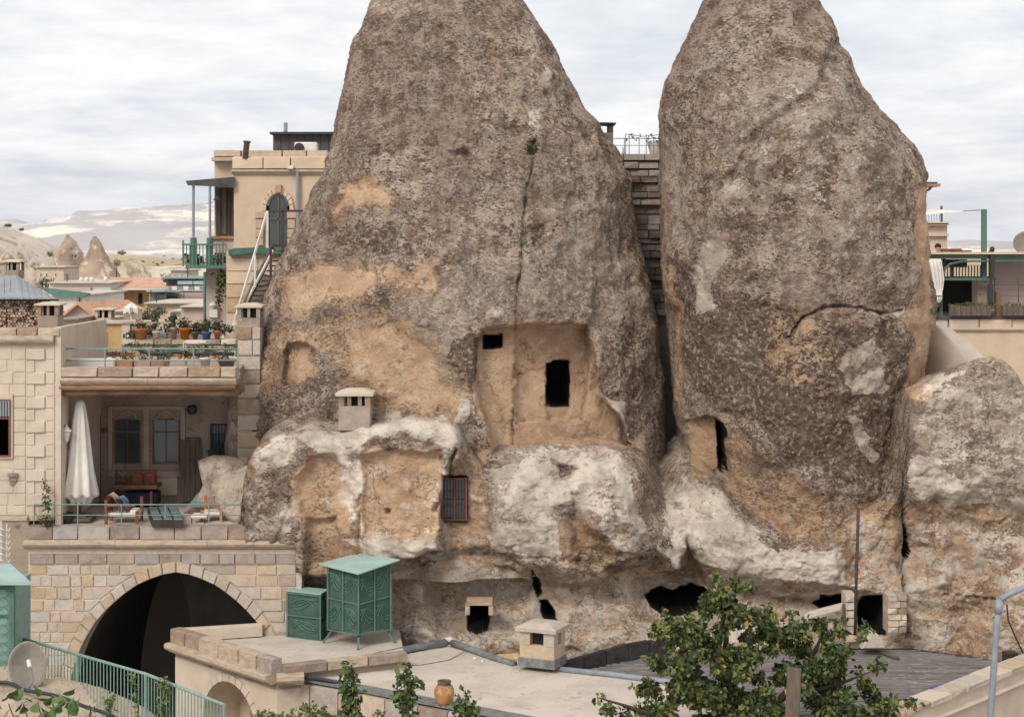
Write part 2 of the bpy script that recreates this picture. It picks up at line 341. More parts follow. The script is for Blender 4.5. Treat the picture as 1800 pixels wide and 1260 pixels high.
# ------------------------------------------------------------------ rock material: mottled lichen, bare ochre tuff, pale tuff
def rock_material():
    m = bpy.data.materials.new('tuff_rock'); m.use_nodes = True; t = m.node_tree; t.nodes.clear()
    def n(tp, **kw):
        q = t.nodes.new(tp)
        for k, v in kw.items():
            if k in q.inputs: q.inputs[k].default_value = v
            else: setattr(q, k, v)
        return q
    lk = t.links.new
    out = n('ShaderNodeOutputMaterial'); b = n('ShaderNodeBsdfPrincipled', Roughness=.93); b.inputs['Specular IOR Level'].default_value = .15
    lk(b.outputs[0], out.inputs[0])
    geo = n('ShaderNodeNewGeometry'); at = n('ShaderNodeAttribute', attribute_name='stain'); sp = n('ShaderNodeSeparateColor'); lk(at.outputs['Color'], sp.inputs[0])
    def noise(sc, det=8.0, ro=.65, st=(1, 1, 1), rot=(0, 0, 0), dist=0.0):
        mp = n('ShaderNodeMapping'); mp.inputs['Scale'].default_value = st; mp.inputs['Rotation'].default_value = rot; lk(geo.outputs['Position'], mp.inputs[0])
        q = n('ShaderNodeTexNoise', Scale=sc, Detail=det, Roughness=ro, Distortion=dist); lk(mp.outputs[0], q.inputs['Vector']); return q.outputs['Fac']
    def thr(v, a, bb):
        q = n('ShaderNodeMapRange', interpolation_type='SMOOTHSTEP'); q.inputs[1].default_value = a; q.inputs[2].default_value = bb; lk(v, q.inputs[0]); return q.outputs[0]
    def mix(f, a, c, bt='MIX'):
        q = n('ShaderNodeMix', data_type='RGBA', blend_type=bt)
        for i, s in ((0, f), (6, a), (7, c)):
            if isinstance(s, (float, int)): q.inputs[i].default_value = s
            elif isinstance(s, tuple): q.inputs[i].default_value = (*s, 1)
            else: lk(s, q.inputs[i])
        return q.outputs[2]
    def mth(op, a, c):
        q = n('ShaderNodeMath', operation=op)
        for i, s in ((0, a), (1, c)):
            if isinstance(s, (float, int)): q.inputs[i].default_value = s
            else: lk(s, q.inputs[i])
        return q.outputs[0]
    A = (1, 1, 1.35)
    rotd = (0, .55, 0)
    nl = noise(.45, 3, .5); nm = noise(2.2, 7, .62, A); ns = noise(7.5, 6, .68, (1, 1, 1.7), rotd, .25); nf = noise(24, 4, .7); nv = noise(12, 4, .6, (1, 1, 1.8), (0, .35, 0))
    # lichen crust
    nk = noise(1.15, 8, .68, (1, 1, 1.5), (0, .4, 0)); no = noise(5.5, 8, .7, (1, 1, 1.4))
    L = mix(thr(nm, .455, .535), (.29, .20, .148), (.60, .47, .38))
    L = mix(mth('MULTIPLY', thr(nk, .525, .565), .9), L, (.15, .094, .067)); L = mix(mth('MULTIPLY', thr(noise(.85, 9, .72, (1, 1, 1.3)), .535, .575), .8), L, (.62, .50, .41))
    L = mix(thr(nl, .42, .6), L, mix(.25, L, (.50, .42, .35)))
    L = mix(mth('MULTIPLY', thr(ns, .545, .575), .9), L, (.66, .55, .46))
    L = mix(mth('MULTIPLY', thr(nv, .54, .57), .9), L, (.095, .06, .043))
    L = mix(mth('MULTIPLY', thr(nf, .58, .62), .35), L, (.66, .57, .48)); L = mix(mth('MULTIPLY', thr(nf, .42, .38), .35), L, (.13, .09, .068))
    L = mix(mth('MULTIPLY', thr(no, .545, .585), .8), L, (.50, .34, .225)); big = noise(.3, 4, .6, (1, 1, .7)); L = mix(mth('MULTIPLY', thr(big, .50, .62), .42), L, (.21, .145, .11)); L = mix(mth('MULTIPLY', thr(big, .50, .38), .35), L, (.52, .43, .36))
    streak = noise(1.0, 5, .6, (2.6, 2.6, .28)); L = mix(mth('MULTIPLY', thr(streak, .50, .64), .42), L, (.17, .12, .095)); L = mix(mth('MULTIPLY', thr(streak, .47, .36), .35), L, (.56, .45, .37))
    # bare ochre tuff
    nt_ = noise(1.1, 6, .6); nts = noise(16, 5, .7, (1, 1, 1.5))
    T = mix(thr(nt_, .38, .62), (.50, .325, .205), (.66, .46, .305))
    T = mix(mth('MULTIPLY', thr(nts, .52, .60), .45), T, (.36, .24, .15))
    T = mix(mth('MULTIPLY', thr(noise(3.3, 7, .65), .57, .62), .7), T, (.64, .53, .42))
    # pale tuff
    Wc = mix(thr(noise(1.6, 7, .62, dist=.3), .38, .60), (.52, .435, .36), (.76, .66, .56))
    Wc = mix(mth('MULTIPLY', thr(noise(5, 8, .72, (1, 1, 1.5)), .56, .62), .8), Wc, (.38, .285, .215)); Wc = mix(mth('MULTIPLY', thr(noise(.9, 8, .7), .54, .62), .6), Wc, (.55, .40, .28))
    # brown crust
    B = mix(thr(ns, .44, .56), (.14, .092, .068), (.27, .195, .15))
    B = mix(thr(noise(9, 5, .6), .56, .60), B, (.46, .38, .31))
    def msk(chan, n_a, amp, lo, hi):
        v = mth('ADD', sp.outputs[chan], mth('MULTIPLY', mth('SUBTRACT', n_a, .5), amp)); return thr(v, lo, hi)
    comb = mth('ADD', mth('MULTIPLY', nm, .55), mth('MULTIPLY', ns, .45))
    comb2 = mth('ADD', mth('MULTIPLY', noise(1.7, 8, .68, A), .6), mth('MULTIPLY', nv, .4))
    C = mix(msk(2, comb2, 2.2, .46, .54), L, B)
    spot = mth('MULTIPLY', mth('MULTIPLY', thr(mth('ADD', mth('MULTIPLY', nv, .5), mth('MULTIPLY', nk, .5)), .515, .545), thr(sp.outputs[0], .985, .9)), .75)
    cn = noise(1.3, 6, .6, (1, 1, .8), (0, .3, 0), .4); cr = thr(mth('ABSOLUTE', mth('SUBTRACT', cn, .5), 0.0), .012, .002); cn2 = noise(3.1, 6, .62, (1, 1, 1.2), (0, .5, 0), .3); cr2 = thr(mth('ABSOLUTE', mth('SUBTRACT', cn2, .47), 0.0), .010, .001); crk = mth('MULTIPLY', mth('MAXIMUM', cr, cr2), thr(noise(.9, 3), .50, .56))
    mT = mth('MULTIPLY', msk(0, comb, 2.6, .47, .51), mth('SUBTRACT', 1.0, spot)); C = mix(mT, C, T)
    mW = msk(1, comb2, 2.6, .46, .51); C = mix(mW, C, Wc); C = mix(mth('MULTIPLY', crk, .55), C, (.20, .14, .105))
    ats = n('ShaderNodeAttribute', attribute_name='dark_shade'); C = mix(ats.outputs['Fac'], C, (.02, .016, .014))  # shade inside the holes, painted into the colour as near-black
    lk(C, b.inputs['Base Color'])
    at2 = n('ShaderNodeAttribute', attribute_name='rough'); 
    nb = noise(9, 9, .72, (1, 1, 1.3)); nb2 = noise(45, 5, .7)
    h = mth('ADD', mth('ADD', mth('MULTIPLY', nb, 1.0), mth('MULTIPLY', nb2, .3)), mth('MULTIPLY', mth('MULTIPLY', mth('SUBTRACT', 1.0, mT), mth('SUBTRACT', 1.0, mW)), .22)); h = mth('SUBTRACT', h, mth('MULTIPLY', crk, .35))
    bp = n('ShaderNodeBump', Strength=1.0); lk(h, bp.inputs['Height'])
    lk(mth('MULTIPLY', at2.outputs['Fac'], .16), bp.inputs['Distance']); lk(bp.outputs[0], b.inputs['Normal'])
    return m
M['rock'] = rock_material()

# colour regions digitised on the rock face: (polygon, strength, softness px)
TAN = [
 ([(560,560),(700,570),(790,640),(800,735),(700,735),(600,690)], .98, 40),
 ([(605,325),(650,308),(690,330),(715,350),(690,375),(640,362),(610,372),(590,400),(583,365)], 1.0, 14),
 ([(530,470),(600,455),(700,470),(765,455),(780,500),(762,518),(690,505),(640,520),(560,545),(485,560),(500,500)], 1.0, 18),
 ([(470,590),(520,560),(640,540),(720,560),(780,600),(800,660),(835,700),(830,740),(720,740),(650,680),(600,600),(520,640),(450,700)], .97, 36),
 ([(497,610),(520,600),(545,612),(548,675),(495,678)], 1.0, 4),
 ([(835,600),(850,578),(905,566),(1042,570),(1045,640),(1075,700),(1110,745),(1122,785),(865,790),(850,740),(832,680)], 1.3, 6),
 ([(512,830),(540,808),(622,800),(640,790),(775,790),(782,850),(778,945),(640,950),(600,930),(520,905)], 1.2, 8),
 ([(535,905),(600,915),(640,975),(560,1010),(530,1000)], .9, 10),
 ([(1285,745),(1330,785),(1380,830),(1440,860),(1480,900),(1475,960),(1400,965),(1330,900),(1280,880)], .88, 14),
 ([(1215,735),(1275,735),(1282,835),(1215,838)], 1.2, 5),
 ([(1380,480),(1470,560),(1500,600),(1480,700),(1400,700),(1300,640)], .52, 40),
 ([(1607,330),(1640,330),(1640,700),(1584,700),(1602,560)], 1.3, 5),
 ([(1160,300),(1170,300),(1190,520),(1212,720),(1200,770),(1180,600),(1162,420)], .75, 5),
 ([(800,770),(860,790),(865,980),(790,980),(780,900)], .62, 18),
 ([(640,975),(1600,1000),(1600,1180),(640,1180)], 0.86, 30),
 ([(1470,880),(1600,880),(1990,890),(1990,1180),(1480,1180)], .84, 25),
 ([(425,700),(470,760),(450,820),(425,880)], .6, 12),
 ([(770,270),(830,262),(836,285),(800,290)], .5, 8),
 ([(800,120),(830,110),(830,330),(800,340)], .25, 20),
 ([(960,930),(1030,900),(1080,980),(1050,1000),(990,985)], .9, 12),
]
WHI = [
 ([(1300,120),(1480,80),(1610,300),(1610,520),(1400,500),(1230,400),(1250,250)], .37, 70), ([(960,230),(1060,260),(1130,400),(1140,560),(960,560),(920,400)], .33, 60), ([(1600,660),(1800,630),(1990,700),(1990,920),(1600,920)], .51, 40),
 ([(440,600),(700,560),(820,720),(440,760)], .22, 30), ([(1140,860),(1210,840),(1240,960),(1180,990),(1140,960)], .8, 16), ([(780,770),(862,800),(866,970),(700,985)], .42, 20),
 ([(440,800),(470,765),(540,748),(600,752),(660,742),(700,730),(780,735),(825,758),(820,800),(775,782),(700,765),(640,782),(600,806),(540,792),(480,832),(445,850)], .92, 15),
 ([(590,790),(630,785),(640,850),(632,955),(604,900)], .75, 10),
 ([(600,950),(770,943),(778,975),(700,990),(640,980)], 1.1, 10),
 ([(430,860),(480,830),(540,860),(520,930),(430,950)], .62, 20),
 ([(872,835),(885,802),(930,790),(1000,785),(1085,792),(1112,812),(1128,860),(1165,900),(1150,950),(1080,985),(1000,1000),(900,975),(860,950)], .82, 34),
 ([(1195,832),(1262,850),(1300,900),(1340,960),(1480,965),(1492,1028),(1330,1018),(1240,1000),(1205,950),(1185,880)], .84, 28),
 ([(1235,420),(1270,410),(1282,440),(1255,500),(1250,560),(1225,540),(1215,470)], .85, 10),
 ([(1480,620),(1540,598),(1567,640),(1556,690),(1500,695),(1468,650)], .85, 10),
 ([(1490,735),(1520,745),(1548,810),(1530,820)], .85, 7),
 ([(1597,780),(1680,830),(1712,880),(1620,885),(1592,840)], .8, 16),
 ([(925,55),(945,60),(965,170),(960,235),(935,225),(940,130)], .55, 8),
 ([(840,565),(870,540),(905,560)], .7, 6),
 ([(1058,690),(1100,715),(1128,782),(1100,770)], .8, 6),
 ([(838,600),(845,600),(840,760),(825,740)], .5, 5),
 ([(640,975),(1600,1000),(1600,1180),(640,1180)], .56, 30),
 ([(1480,900),(1990,900),(1990,1180),(1480,1180)], .46, 25),
 ([(1575,545),(1600,530),(1602,555),(1585,560)], 1.0, 5),
 ([(800,690),(825,700),(815,760),(795,760)], .9, 6),
 ([(1620,680),(1660,660),(1700,640),(1690,655),(1640,690)], .8, 5),
]
DRK = [
 ([(985,822),(1010,820),(1012,832),(988,834)], .9, 4), ([(855,965),(866,965),(864,1000),(856,1000)], .35, 5),
 ([(575,400),(690,380),(725,440),(640,455),(560,440)], .62, 18),
 ([(790,600),(835,565),(848,600),(832,690),(850,780),(820,745),(788,680)], .70, 10),
 ([(440,640),(640,620),(800,680),(790,740),(560,745),(440,740)], .42, 30),
 ([(1165,420),(1300,500),(1480,560),(1602,560),(1590,720),(1590,885),(1500,872),(1430,842),(1380,802),(1290,722),(1210,702),(1175,600)], .74, 40),
 ([(1050,560),(1130,540),(1170,700),(1180,850),(1130,800),(1060,690)], .50, 18),
 ([(645,0),(900,0),(930,200),(640,200)], .36, 60),
 ([(1640,700),(1800,660),(1860,700),(1860,880),(1700,860)], .12, 40),
 ([(480,330),(600,260),(610,300),(520,460)], .40, 20),
 ([(1260,880),(1300,900),(1330,950),(1290,940)], .6, 10),
]
BARE_WHITE = [([(975,885),(1035,895),(1092,985),(1040,1002),(985,980)], 1.0, 10), ([(1115,800),(1165,815),(1182,900),(1150,965),(1125,900)], 1.0, 10),
 ([(470,800),(540,795),(570,850),(500,905),(445,905)], .30, 20), ([(880,870),(950,900),(930,930),(880,920)], .3, 20), ([(1050,830),(1110,850),(1100,900),(1050,880)], .28, 20), ([(965,815),(1020,815),(1015,835),(975,838)], .6, 5)]
def stains(px, py):
    wx = px + 9 * fbm(px / 30, py / 30, px * 0, 1, 3, 51); wy = py + 9 * fbm(px / 30, py / 30, px * 0, 1, 3, 77)
    out = np.zeros(px.shape + (4,), np.float32); out[..., 3] = 1
    for ch, lst in ((0, TAN), (1, WHI), (2, DRK)):
        v = np.zeros(px.shape)
        for poly, s, soft in lst:
            v = np.maximum(v, s * sstep(soft, -soft, sdf(poly, wx, wy)))
        if ch == 1:
            for poly, s, soft in BARE_WHITE: v = v - s * sstep(soft, -soft, sdf(poly, wx, wy))
        out[..., ch] = v
    return out

def crack(pts, px, py, w, d):
    q = lined(pts, px + 2.5 * vnoise(px / 9, py / 9, px * 0, 5), py + 2.5 * vnoise(px / 9, py / 9, px * 0, 6)); return d * sstep(w, w * .25, q)
HOLE_SHADE = []  # masks of the shade painted inside holes, reaching slightly past their rims
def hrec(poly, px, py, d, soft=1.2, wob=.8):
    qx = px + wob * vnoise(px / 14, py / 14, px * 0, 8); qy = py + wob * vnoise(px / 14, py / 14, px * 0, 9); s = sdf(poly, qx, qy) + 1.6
    HOLE_SHADE.append(sstep(3.6, 2.7, s)); return d * sstep(.4, -.6, s)
def rec(poly, px, py, d, soft=2.0, wob=1.5):
    qx = px + wob * vnoise(px / 14, py / 14, px * 0, 8); qy = py + wob * vnoise(px / 14, py / 14, px * 0, 9)
    return d * sstep(soft, -soft, sdf(poly, qx, qy))

# relief carved into the cones; positive = into the rock (metres)
def relief_left(px, py):
    r = rec([(836,606),(848,580),(905,574),(1040,571),(1046,640),(1066,700),(1100,745),(1122,800),(866,800),(858,750),(834,680)], px, py, .60, 3)
    r += rec([(906,582),(1038,579),(1040,702),(1030,745),(906,750)], px, py, .36, 1.5, .8); r += rec([(845,548),(905,540),(1050,545),(1050,568),(905,570),(848,576)], px, py, -.16, 6)
    r += rec([(957,718),(1006,718),(1000,745),(982,752),(964,745)], px, py, .14, 2)
    r += crack([(905,665),(960,648)], px, py, 3, .06)
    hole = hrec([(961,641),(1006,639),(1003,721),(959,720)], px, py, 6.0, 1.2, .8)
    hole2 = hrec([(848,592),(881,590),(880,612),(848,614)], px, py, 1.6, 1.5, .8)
    r += rec([(498,620),(508,605),(522,600),(538,606),(547,625),(548,676),(495,678)], px, py, .38, 4)
    r += crack([(938,245),(926,330),(915,440),(905,560),(903,700),(899,786)], px, py, 3.2, .14)
    r += crack([(700,345),(760,470),(775,500),(768,530)], px, py, 5, .08)
    r += rec([(785,268),(822,262),(830,282),(800,286)], px, py, .18, 6)
    r += rec([(925,250),(938,246),(940,272),(928,272)], px, py, .2, 4)
    r += rec([(925,20),(950,60),(965,200),(950,260),(938,200),(935,90)], px, py, -.12, 14)
    r += rec([(800,760),(838,740),(862,800),(860,980),(792,980)], px, py, .12, 16)
    r += crack([(832,790),(850,830),(862,900)], px, py, 4, .12)
    # ochre scars sit a little deeper than the lichen crust
    r += rec(TAN[0][0], px, py, .07, 8, 6) + rec(TAN[1][0], px, py, .08, 7, 6)
    # window with wooden frame beside the outcrop
    r += rec([(776,838),(819,838),(819,917),(774,917)], px, py, .9, 1.5, .5)
    return r, np.maximum(hole, hole2)
def relief_right(px, py):
    r = rec([(1217,742),(1240,732),(1266,738),(1282,775),(1281,836),(1217,838)], px, py, .15, 5)
    r += .55 * sstep(1217, 1272, px) * rec([(1217,742),(1240,732),(1266,738),(1284,775),(1281,836),(1217,838)], px, py, 1.0, 3)
    hole = hrec([(1264,742),(1274,742),(1280,765),(1279,832),(1265,834)], px, py, 5.5, 1.5, .8)
    r += crack([(1385,592),(1410,560),(1440,545),(1470,539),(1520,541),(1560,552),(1588,545)], px, py, 3.5, .22)
    r += rec([(1385,592),(1410,560),(1440,545),(1520,541),(1592,550),(1600,700),(1580,880),(1400,860),(1330,700)], px, py, -.14, 10)
    r += crack([(1475,85),(1440,170),(1380,215),(1335,250),(1310,300),(1280,330)], px, py, 26, .30)
    r += rec([(1460,110),(1500,200),(1420,260),(1330,320),(1260,380),(1250,330),(1330,240),(1400,190)], px, py, -.26, 34)
    r += crack([(1585,700),(1590,780),(1592,950),(1592,1080)], px, py, 4, .2)
    r += rec(WHI[6][0], px, py, .14, 8, 6) + rec(WHI[7][0], px, py, .12, 8, 5) + rec(WHI[8][0], px, py, .08, 6, 4)
    r += rec([(1330,900),(1290,870),(1285,760),(1330,790),(1440,870),(1480,950),(1400,965)], px, py, .10, 12, 6)
    return r, hole

def grid_mesh(name, V, wrap, mtl, stain, rough, dark_shade, parent=None, **kw):
    nr, nc = V.shape[:2]; idx = np.arange(nr * nc).reshape(nr, nc)
    if wrap: c2 = np.roll(idx, -1, 1); a, b, c, d = idx[:-1], c2[:-1], c2[1:], idx[1:]
    else: a, b, c, d = idx[:-1, :-1], idx[:-1, 1:], idx[1:, 1:], idx[1:, :-1]
    q = np.stack([a, b, c, d], -1).reshape(-1, 4)
    me = bpy.data.meshes.new(name); me.vertices.add(nr * nc); me.loops.add(q.size); me.polygons.add(len(q))
    base = np.array([V[..., 0].mean(), V[..., 1].mean(), V[..., 2].min()])
    me.vertices.foreach_set('co', (V.reshape(-1, 3) - base).astype(np.float32).ravel())
    me.loops.foreach_set('vertex_index', q.astype(np.int32).ravel())
    me.polygons.foreach_set('loop_start', np.arange(0, q.size, 4, dtype=np.int32))
    me.polygons.foreach_set('use_smooth', np.ones(len(q), bool))
    me.update(calc_edges=True)
    at = me.color_attributes.new('stain', 'FLOAT_COLOR', 'POINT'); at.data.foreach_set('color', stain.reshape(-1).astype(np.float32))
    a2 = me.attributes.new('rough', 'FLOAT', 'POINT'); a2.data.foreach_set('value', rough.reshape(-1).astype(np.float32))
    a3 = me.attributes.new('dark_shade', 'FLOAT', 'POINT'); a3.data.foreach_set('value', dark_shade.reshape(-1).astype(np.float32))
    me.materials.append(mtl); o = bpy.data.objects.new(name, me); COL.objects.link(o); o.location = base
    if parent: o.parent = parent
    return setp(o, **kw)

LS = [(-260, 770, 808), (-235, 745, 850), (-200, 728, 868), (-120, 696, 890), (-50, 672, 908), (0, 660, 920), (40, 643, 945), (70, 633, 965), (115, 616, 985), (140, 610, 998), (165, 603, 1010), (190, 598, 1024), (235, 587, 1055), (270, 582, 1080), (320, 566, 1106), (355, 548, 1109), (400, 530, 1116), (440, 512, 1123), (480, 495, 1131), (520, 478, 1139), (560, 462, 1146), (600, 452, 1151), (640, 441, 1157), (700, 437, 1161), (760, 436, 1165), (800, 434, 1165), (860, 430, 1163), (900, 428, 1156), (1000, 425, 1153), (1200, 420, 1153)]
RS = [(-210, 1335, 1350), (-190, 1315, 1368), (-160, 1298, 1384), (-80, 1262, 1408), (0, 1240, 1430), (40, 1220, 1456), (75, 1206, 1475), (110, 1189, 1495), (145, 1167, 1508), (180, 1160, 1529), (205, 1157, 1545), (240, 1161, 1570), (265, 1163, 1592), (290, 1163, 1607), (310, 1162, 1613), (360, 1164, 1615), (430, 1162, 1620), (500, 1164, 1625), (560, 1169, 1624), (600, 1172, 1618), (640, 1176, 1613), (700, 1184, 1608), (760, 1192, 1600), (850, 1199, 1598), (950, 1199, 1598), (1200, 1194, 1600)]
def cone(name, S, Dax, ratio, nc, nr, relief, seed, pw=.85, **kw):
    top, bot = S[0][0], (950.0 if Dax > 43.5 else 965.0)
    v = np.linspace(0, 1, nr) ** 1.0; pys = top + (bot - top) * v
    th = np.concatenate([np.linspace(0, math.pi, nc, endpoint=False), np.linspace(math.pi, 2 * math.pi, nc // 4, endpoint=False)])
    L = [(a, b) for a, b, c in S]; R = [(a, c) for a, b, c in S]
    xl = (interp(L, pys) - CX) * Dax / F; xr = (interp(R, pys) - CX) * Dax / F
    xc, rx = (xl + xr) / 2, (xr - xl) / 2
    k = np.ones(5) / 5; ryb = np.convolve(np.pad(rx, 2, 'edge'), k, 'valid') * ratio
    ct, st = np.cos(th), np.sin(th)
    X_ = xc[:, None] - rx[:, None] * ct[None]
    s_ = np.sign(st) * np.abs(st) ** pw
    Y_ = Dax - ryb[:, None] * s_[None]
    Z_ = np.repeat(((HY - pys) * Dax / F)[:, None], len(th), 1)
    nx, ny = -ct[None] + 0 * X_, -st[None] + 0 * X_
    d = .20 * fbm(X_, Y_, Z_, .5, 3, seed) + .075 * fbm(X_, Y_, Z_ * 1.2, 2.1, 4, seed + 9) + .018 * fbm(X_, Y_, Z_, 9, 2, seed + 20)
    ridg = 1 - np.abs(fbm(X_, Y_, Z_ * .5, 1.3, 3, seed + 30)); d += .09 * (ridg - .6)
    front = st[None] > .02
    PX = CX + F * X_ / Y_; PY = HY - F * Z_ / Y_
    HOLE_SHADE.clear(); r, hole = relief(PX, PY); dark_shade = np.where(front, np.maximum.reduce(HOLE_SHADE), 0)
    r = np.where(front, r, 0); hole = np.where(front, hole, 0)
    stn = stains(PX, PY); bare = np.clip(stn[..., 0], 0, 1) * .8
    flat = np.clip(np.maximum(stn[..., 0] - .8, 0) * 4, 0, 1)          # dressed faces are smoother
    d = d * (1 - .55 * flat)
    amt = np.clip(1 - sstep(0, .3, hole), 0, 1)
    edge = .35 + .65 * np.clip(np.abs(st[None]) * 2.5, 0, 1)
    X2 = X_ + nx * d * amt * edge; Y2 = Y_ + ny * d * amt + r + hole
    Z2 = Z_ + .03 * fbm(X_, Y_, Z_, 1.7, 2, seed + 44) * amt
    rough = .25 + .75 * (1 - .5 * flat) + 0 * X2
    rough = np.where(hole > .3, .2, rough)
    V = np.stack([X2, Y2, Z2], -1)
    return grid_mesh(name, V, True, M['rock'], stn, rough, dark_shade, **kw)

LEFT_CONE = cone('fairy_chimney_rock', LS, 44.0, 1.0, 440, 500, relief_left, 100,
     label='tall lichen-covered rock cone with a carved ochre facade and one black doorway hole', cat='rock cone', group='two great rock cones')
RIGHT_CONE = cone('fairy_chimney_rock', RS, 43.0, 1.28, 330, 470, relief_right, 200,
     label='tall lichen-covered rock cone with a narrow slit opening low on its left side', cat='rock cone', group='two great rock cones')

# lower cliff with outcrop, caves and boulder: a dense relief whose top folds back into the cones
TOPL = [(405,935),(418,905),(427,862),(438,805),(460,775),(500,757),(560,752),(600,757),(650,748),(700,735),(760,735),(805,748),(822,778),(836,806),(850,818),(866,812),(885,798),(930,788),(1000,785),(1080,790),(1118,806),(1140,840),(1162,876),(1180,900),(1196,860),(1215,842),(1260,850),(1290,880),(1320,930),(1400,965),(1470,930),(1560,900),(1584,850),(1590,740),(1600,690),(1620,682),(1655,662),(1690,644),(1720,633),(1745,629),(1768,634),(1785,650),(1800,682),(1830,700),(1870,720),(1990,760)]
SLOPE = [(405,.05),(430,.1),(830,.12),(850,.6),(866,.03),(1115,.03),(1150,.5),(1200,.12),(1280,.15),(1320,.6),(1570,.6),(1592,.1),(1610,-.15),(1990,-.25)]
OVER = [(640,1010),(690,990),(730,984),(760,975),(800,968),(860,964),(900,985),(950,996),(1000,1008),(1050,1000),(1100,988),(1150,968),(1180,985),(1210,956),(1240,1003),(1290,1012),(1330,1020),(1480,1036),(1560,1041),(1640,1042),(1700,1050),(1990,1060)]
def cliff_h(px, py):
    """how far the face stands out towards the viewer, metres"""
    h = np.zeros(px.shape); WX = .8 * fbm(px / 40, py / 40, px * 0, 1, 4, 31); WY = .8 * fbm(px / 40, py / 40, px * 0, 1, 4, 32)
    def bump(poly, a, s, w=3): 
        nonlocal h; h = h + a * sstep(s, -s, sdf(poly, px + (w + 5) * WX, py + (w + 5) * WY))
    bump([(420,960),(430,850),(440,790),(480,750),(560,735),(640,735),(700,715),(780,715),(835,740),(812,800),(792,850),(782,920),(782,975),(690,990),(600,1020),(420,1020)], .75, 14)
    bump([(520,838),(548,812),(600,806),(618,840),(622,900),(600,925),(540,912)], -.26, 9, 5)
    bump([(640,800),(700,790),(776,792),(780,850),(772,942),(700,945),(640,940)], -.24, 5, 3)
    bump([(626,800),(640,800),(636,960),(624,950)], -.08, 6)
    bump([(540,912),(585,912),(600,960),(580,1040),(535,1040)], -.3, 6)
    bump([(640,948),(776,944),(780,975),(700,990),(650,985)], .22, 7)
    # swelling under the carved facade
    bump([(866,770),(1000,765),(1116,770),(1140,860),(1170,930),(1110,985),(1010,1004),(900,985),(858,950)], .12, 18)
    bump([(862,850),(1000,840),(1130,860),(1165,930),(1100,985),(1000,1003),(900,980),(858,950)], .26, 60)
    bump([(985,900),(1010,895),(1090,985),(1050,1000),(1010,985)], -.32, 12, 5)
    bump([(1040,830),(1110,860),(1120,930),(1060,920)], .18, 20, 5)
    bump([(900,830),(960,850),(930,900),(890,890)], .12, 20, 5)
    bump([(1195,840),(1260,850),(1330,960),(1480,970),(1490,1035),(1330,1020),(1240,1005),(1205,955)], .16, 30); bump([(1150,800),(1320,820),(1330,880),(1200,920),(1150,900)], -.9, 55)
    bump([(1330,880),(1470,880),(1480,960),(1400,965)], .1, 16)
    # valleys between the masses
    bump([(786,850),(860,800),(858,960),(800,965),(785,940)], -.12, 16)
    bump([(1130,790),(1200,800),(1200,950),(1168,985),(1150,950),(1150,880)], -.25, 26)
    # right boulder
    bump([(1594,700),(1680,640),(1770,620),(1990,700),(1990,870),(1800,890),(1640,880),(1594,850)], .28, 40)
    bump([(1600,760),(1700,830),(1720,890),(1600,890)], .12, 18)
    # undercut band
    wy = py + 4 * vnoise(px / 25, py / 25, px * 0, 33)
    und = wy - interp(OVER, px)
    rel = sstep(655, 720, px) * (1 - .85 * sstep(1480, 1620, px))
    h -= .85 * rel * sstep(-8, 30, und)
    h += rel * sstep(1050, 1140, py) * 1.1 * (.6 + .4 * sstep(690, 760, px))
    bump([(1120,1015),(1190,990),(1262,1020),(1280,1085),(1200,1120),(1125,1090)], -.6, 16)
    bump([(742,1005),(800,985),(900,990),(932,1030),(928,1095),(900,1112),(765,1110),(748,1070)], -.32, 8, 1); bump([(1000,1030),(1060,1020),(1095,1060),(1060,1110),(1010,1100)], -.2, 14)
    bump([(1180,985),(1212,955),(1240,1003),(1210,1020),(1170,1010)], -.4, 12)
    # right lower concave wall
    bump([(1480,915),(1580,905),(1590,990),(1580,1020),(1490,1020)], -.35, 28)
    bump([(1598,905),(1700,895),(1990,900),(1990,1030),(1700,1040),(1650,1010),(1610,990)], -.38, 44)
    bump([(1640,930),(1665,935),(1670,1030),(1645,1030)], .28, 12)
    bump([(1590,920),(1625,960),(1610,1010),(1585,1000)], -.4, 14)
    bump([(1690,1060),(1720,1060),(1720,1130),(1670,1130)], -.25, 14)
    bump([(700,1000),(760,1010),(755,1120),(700,1110)], .35, 16)
    bump([(915,1030),(945,1040),(950,1110),(915,1110)], .15, 12)
    bump([(985,1020),(1050,1040),(1110,1110),(1000,1120)], .25, 25)
    return h
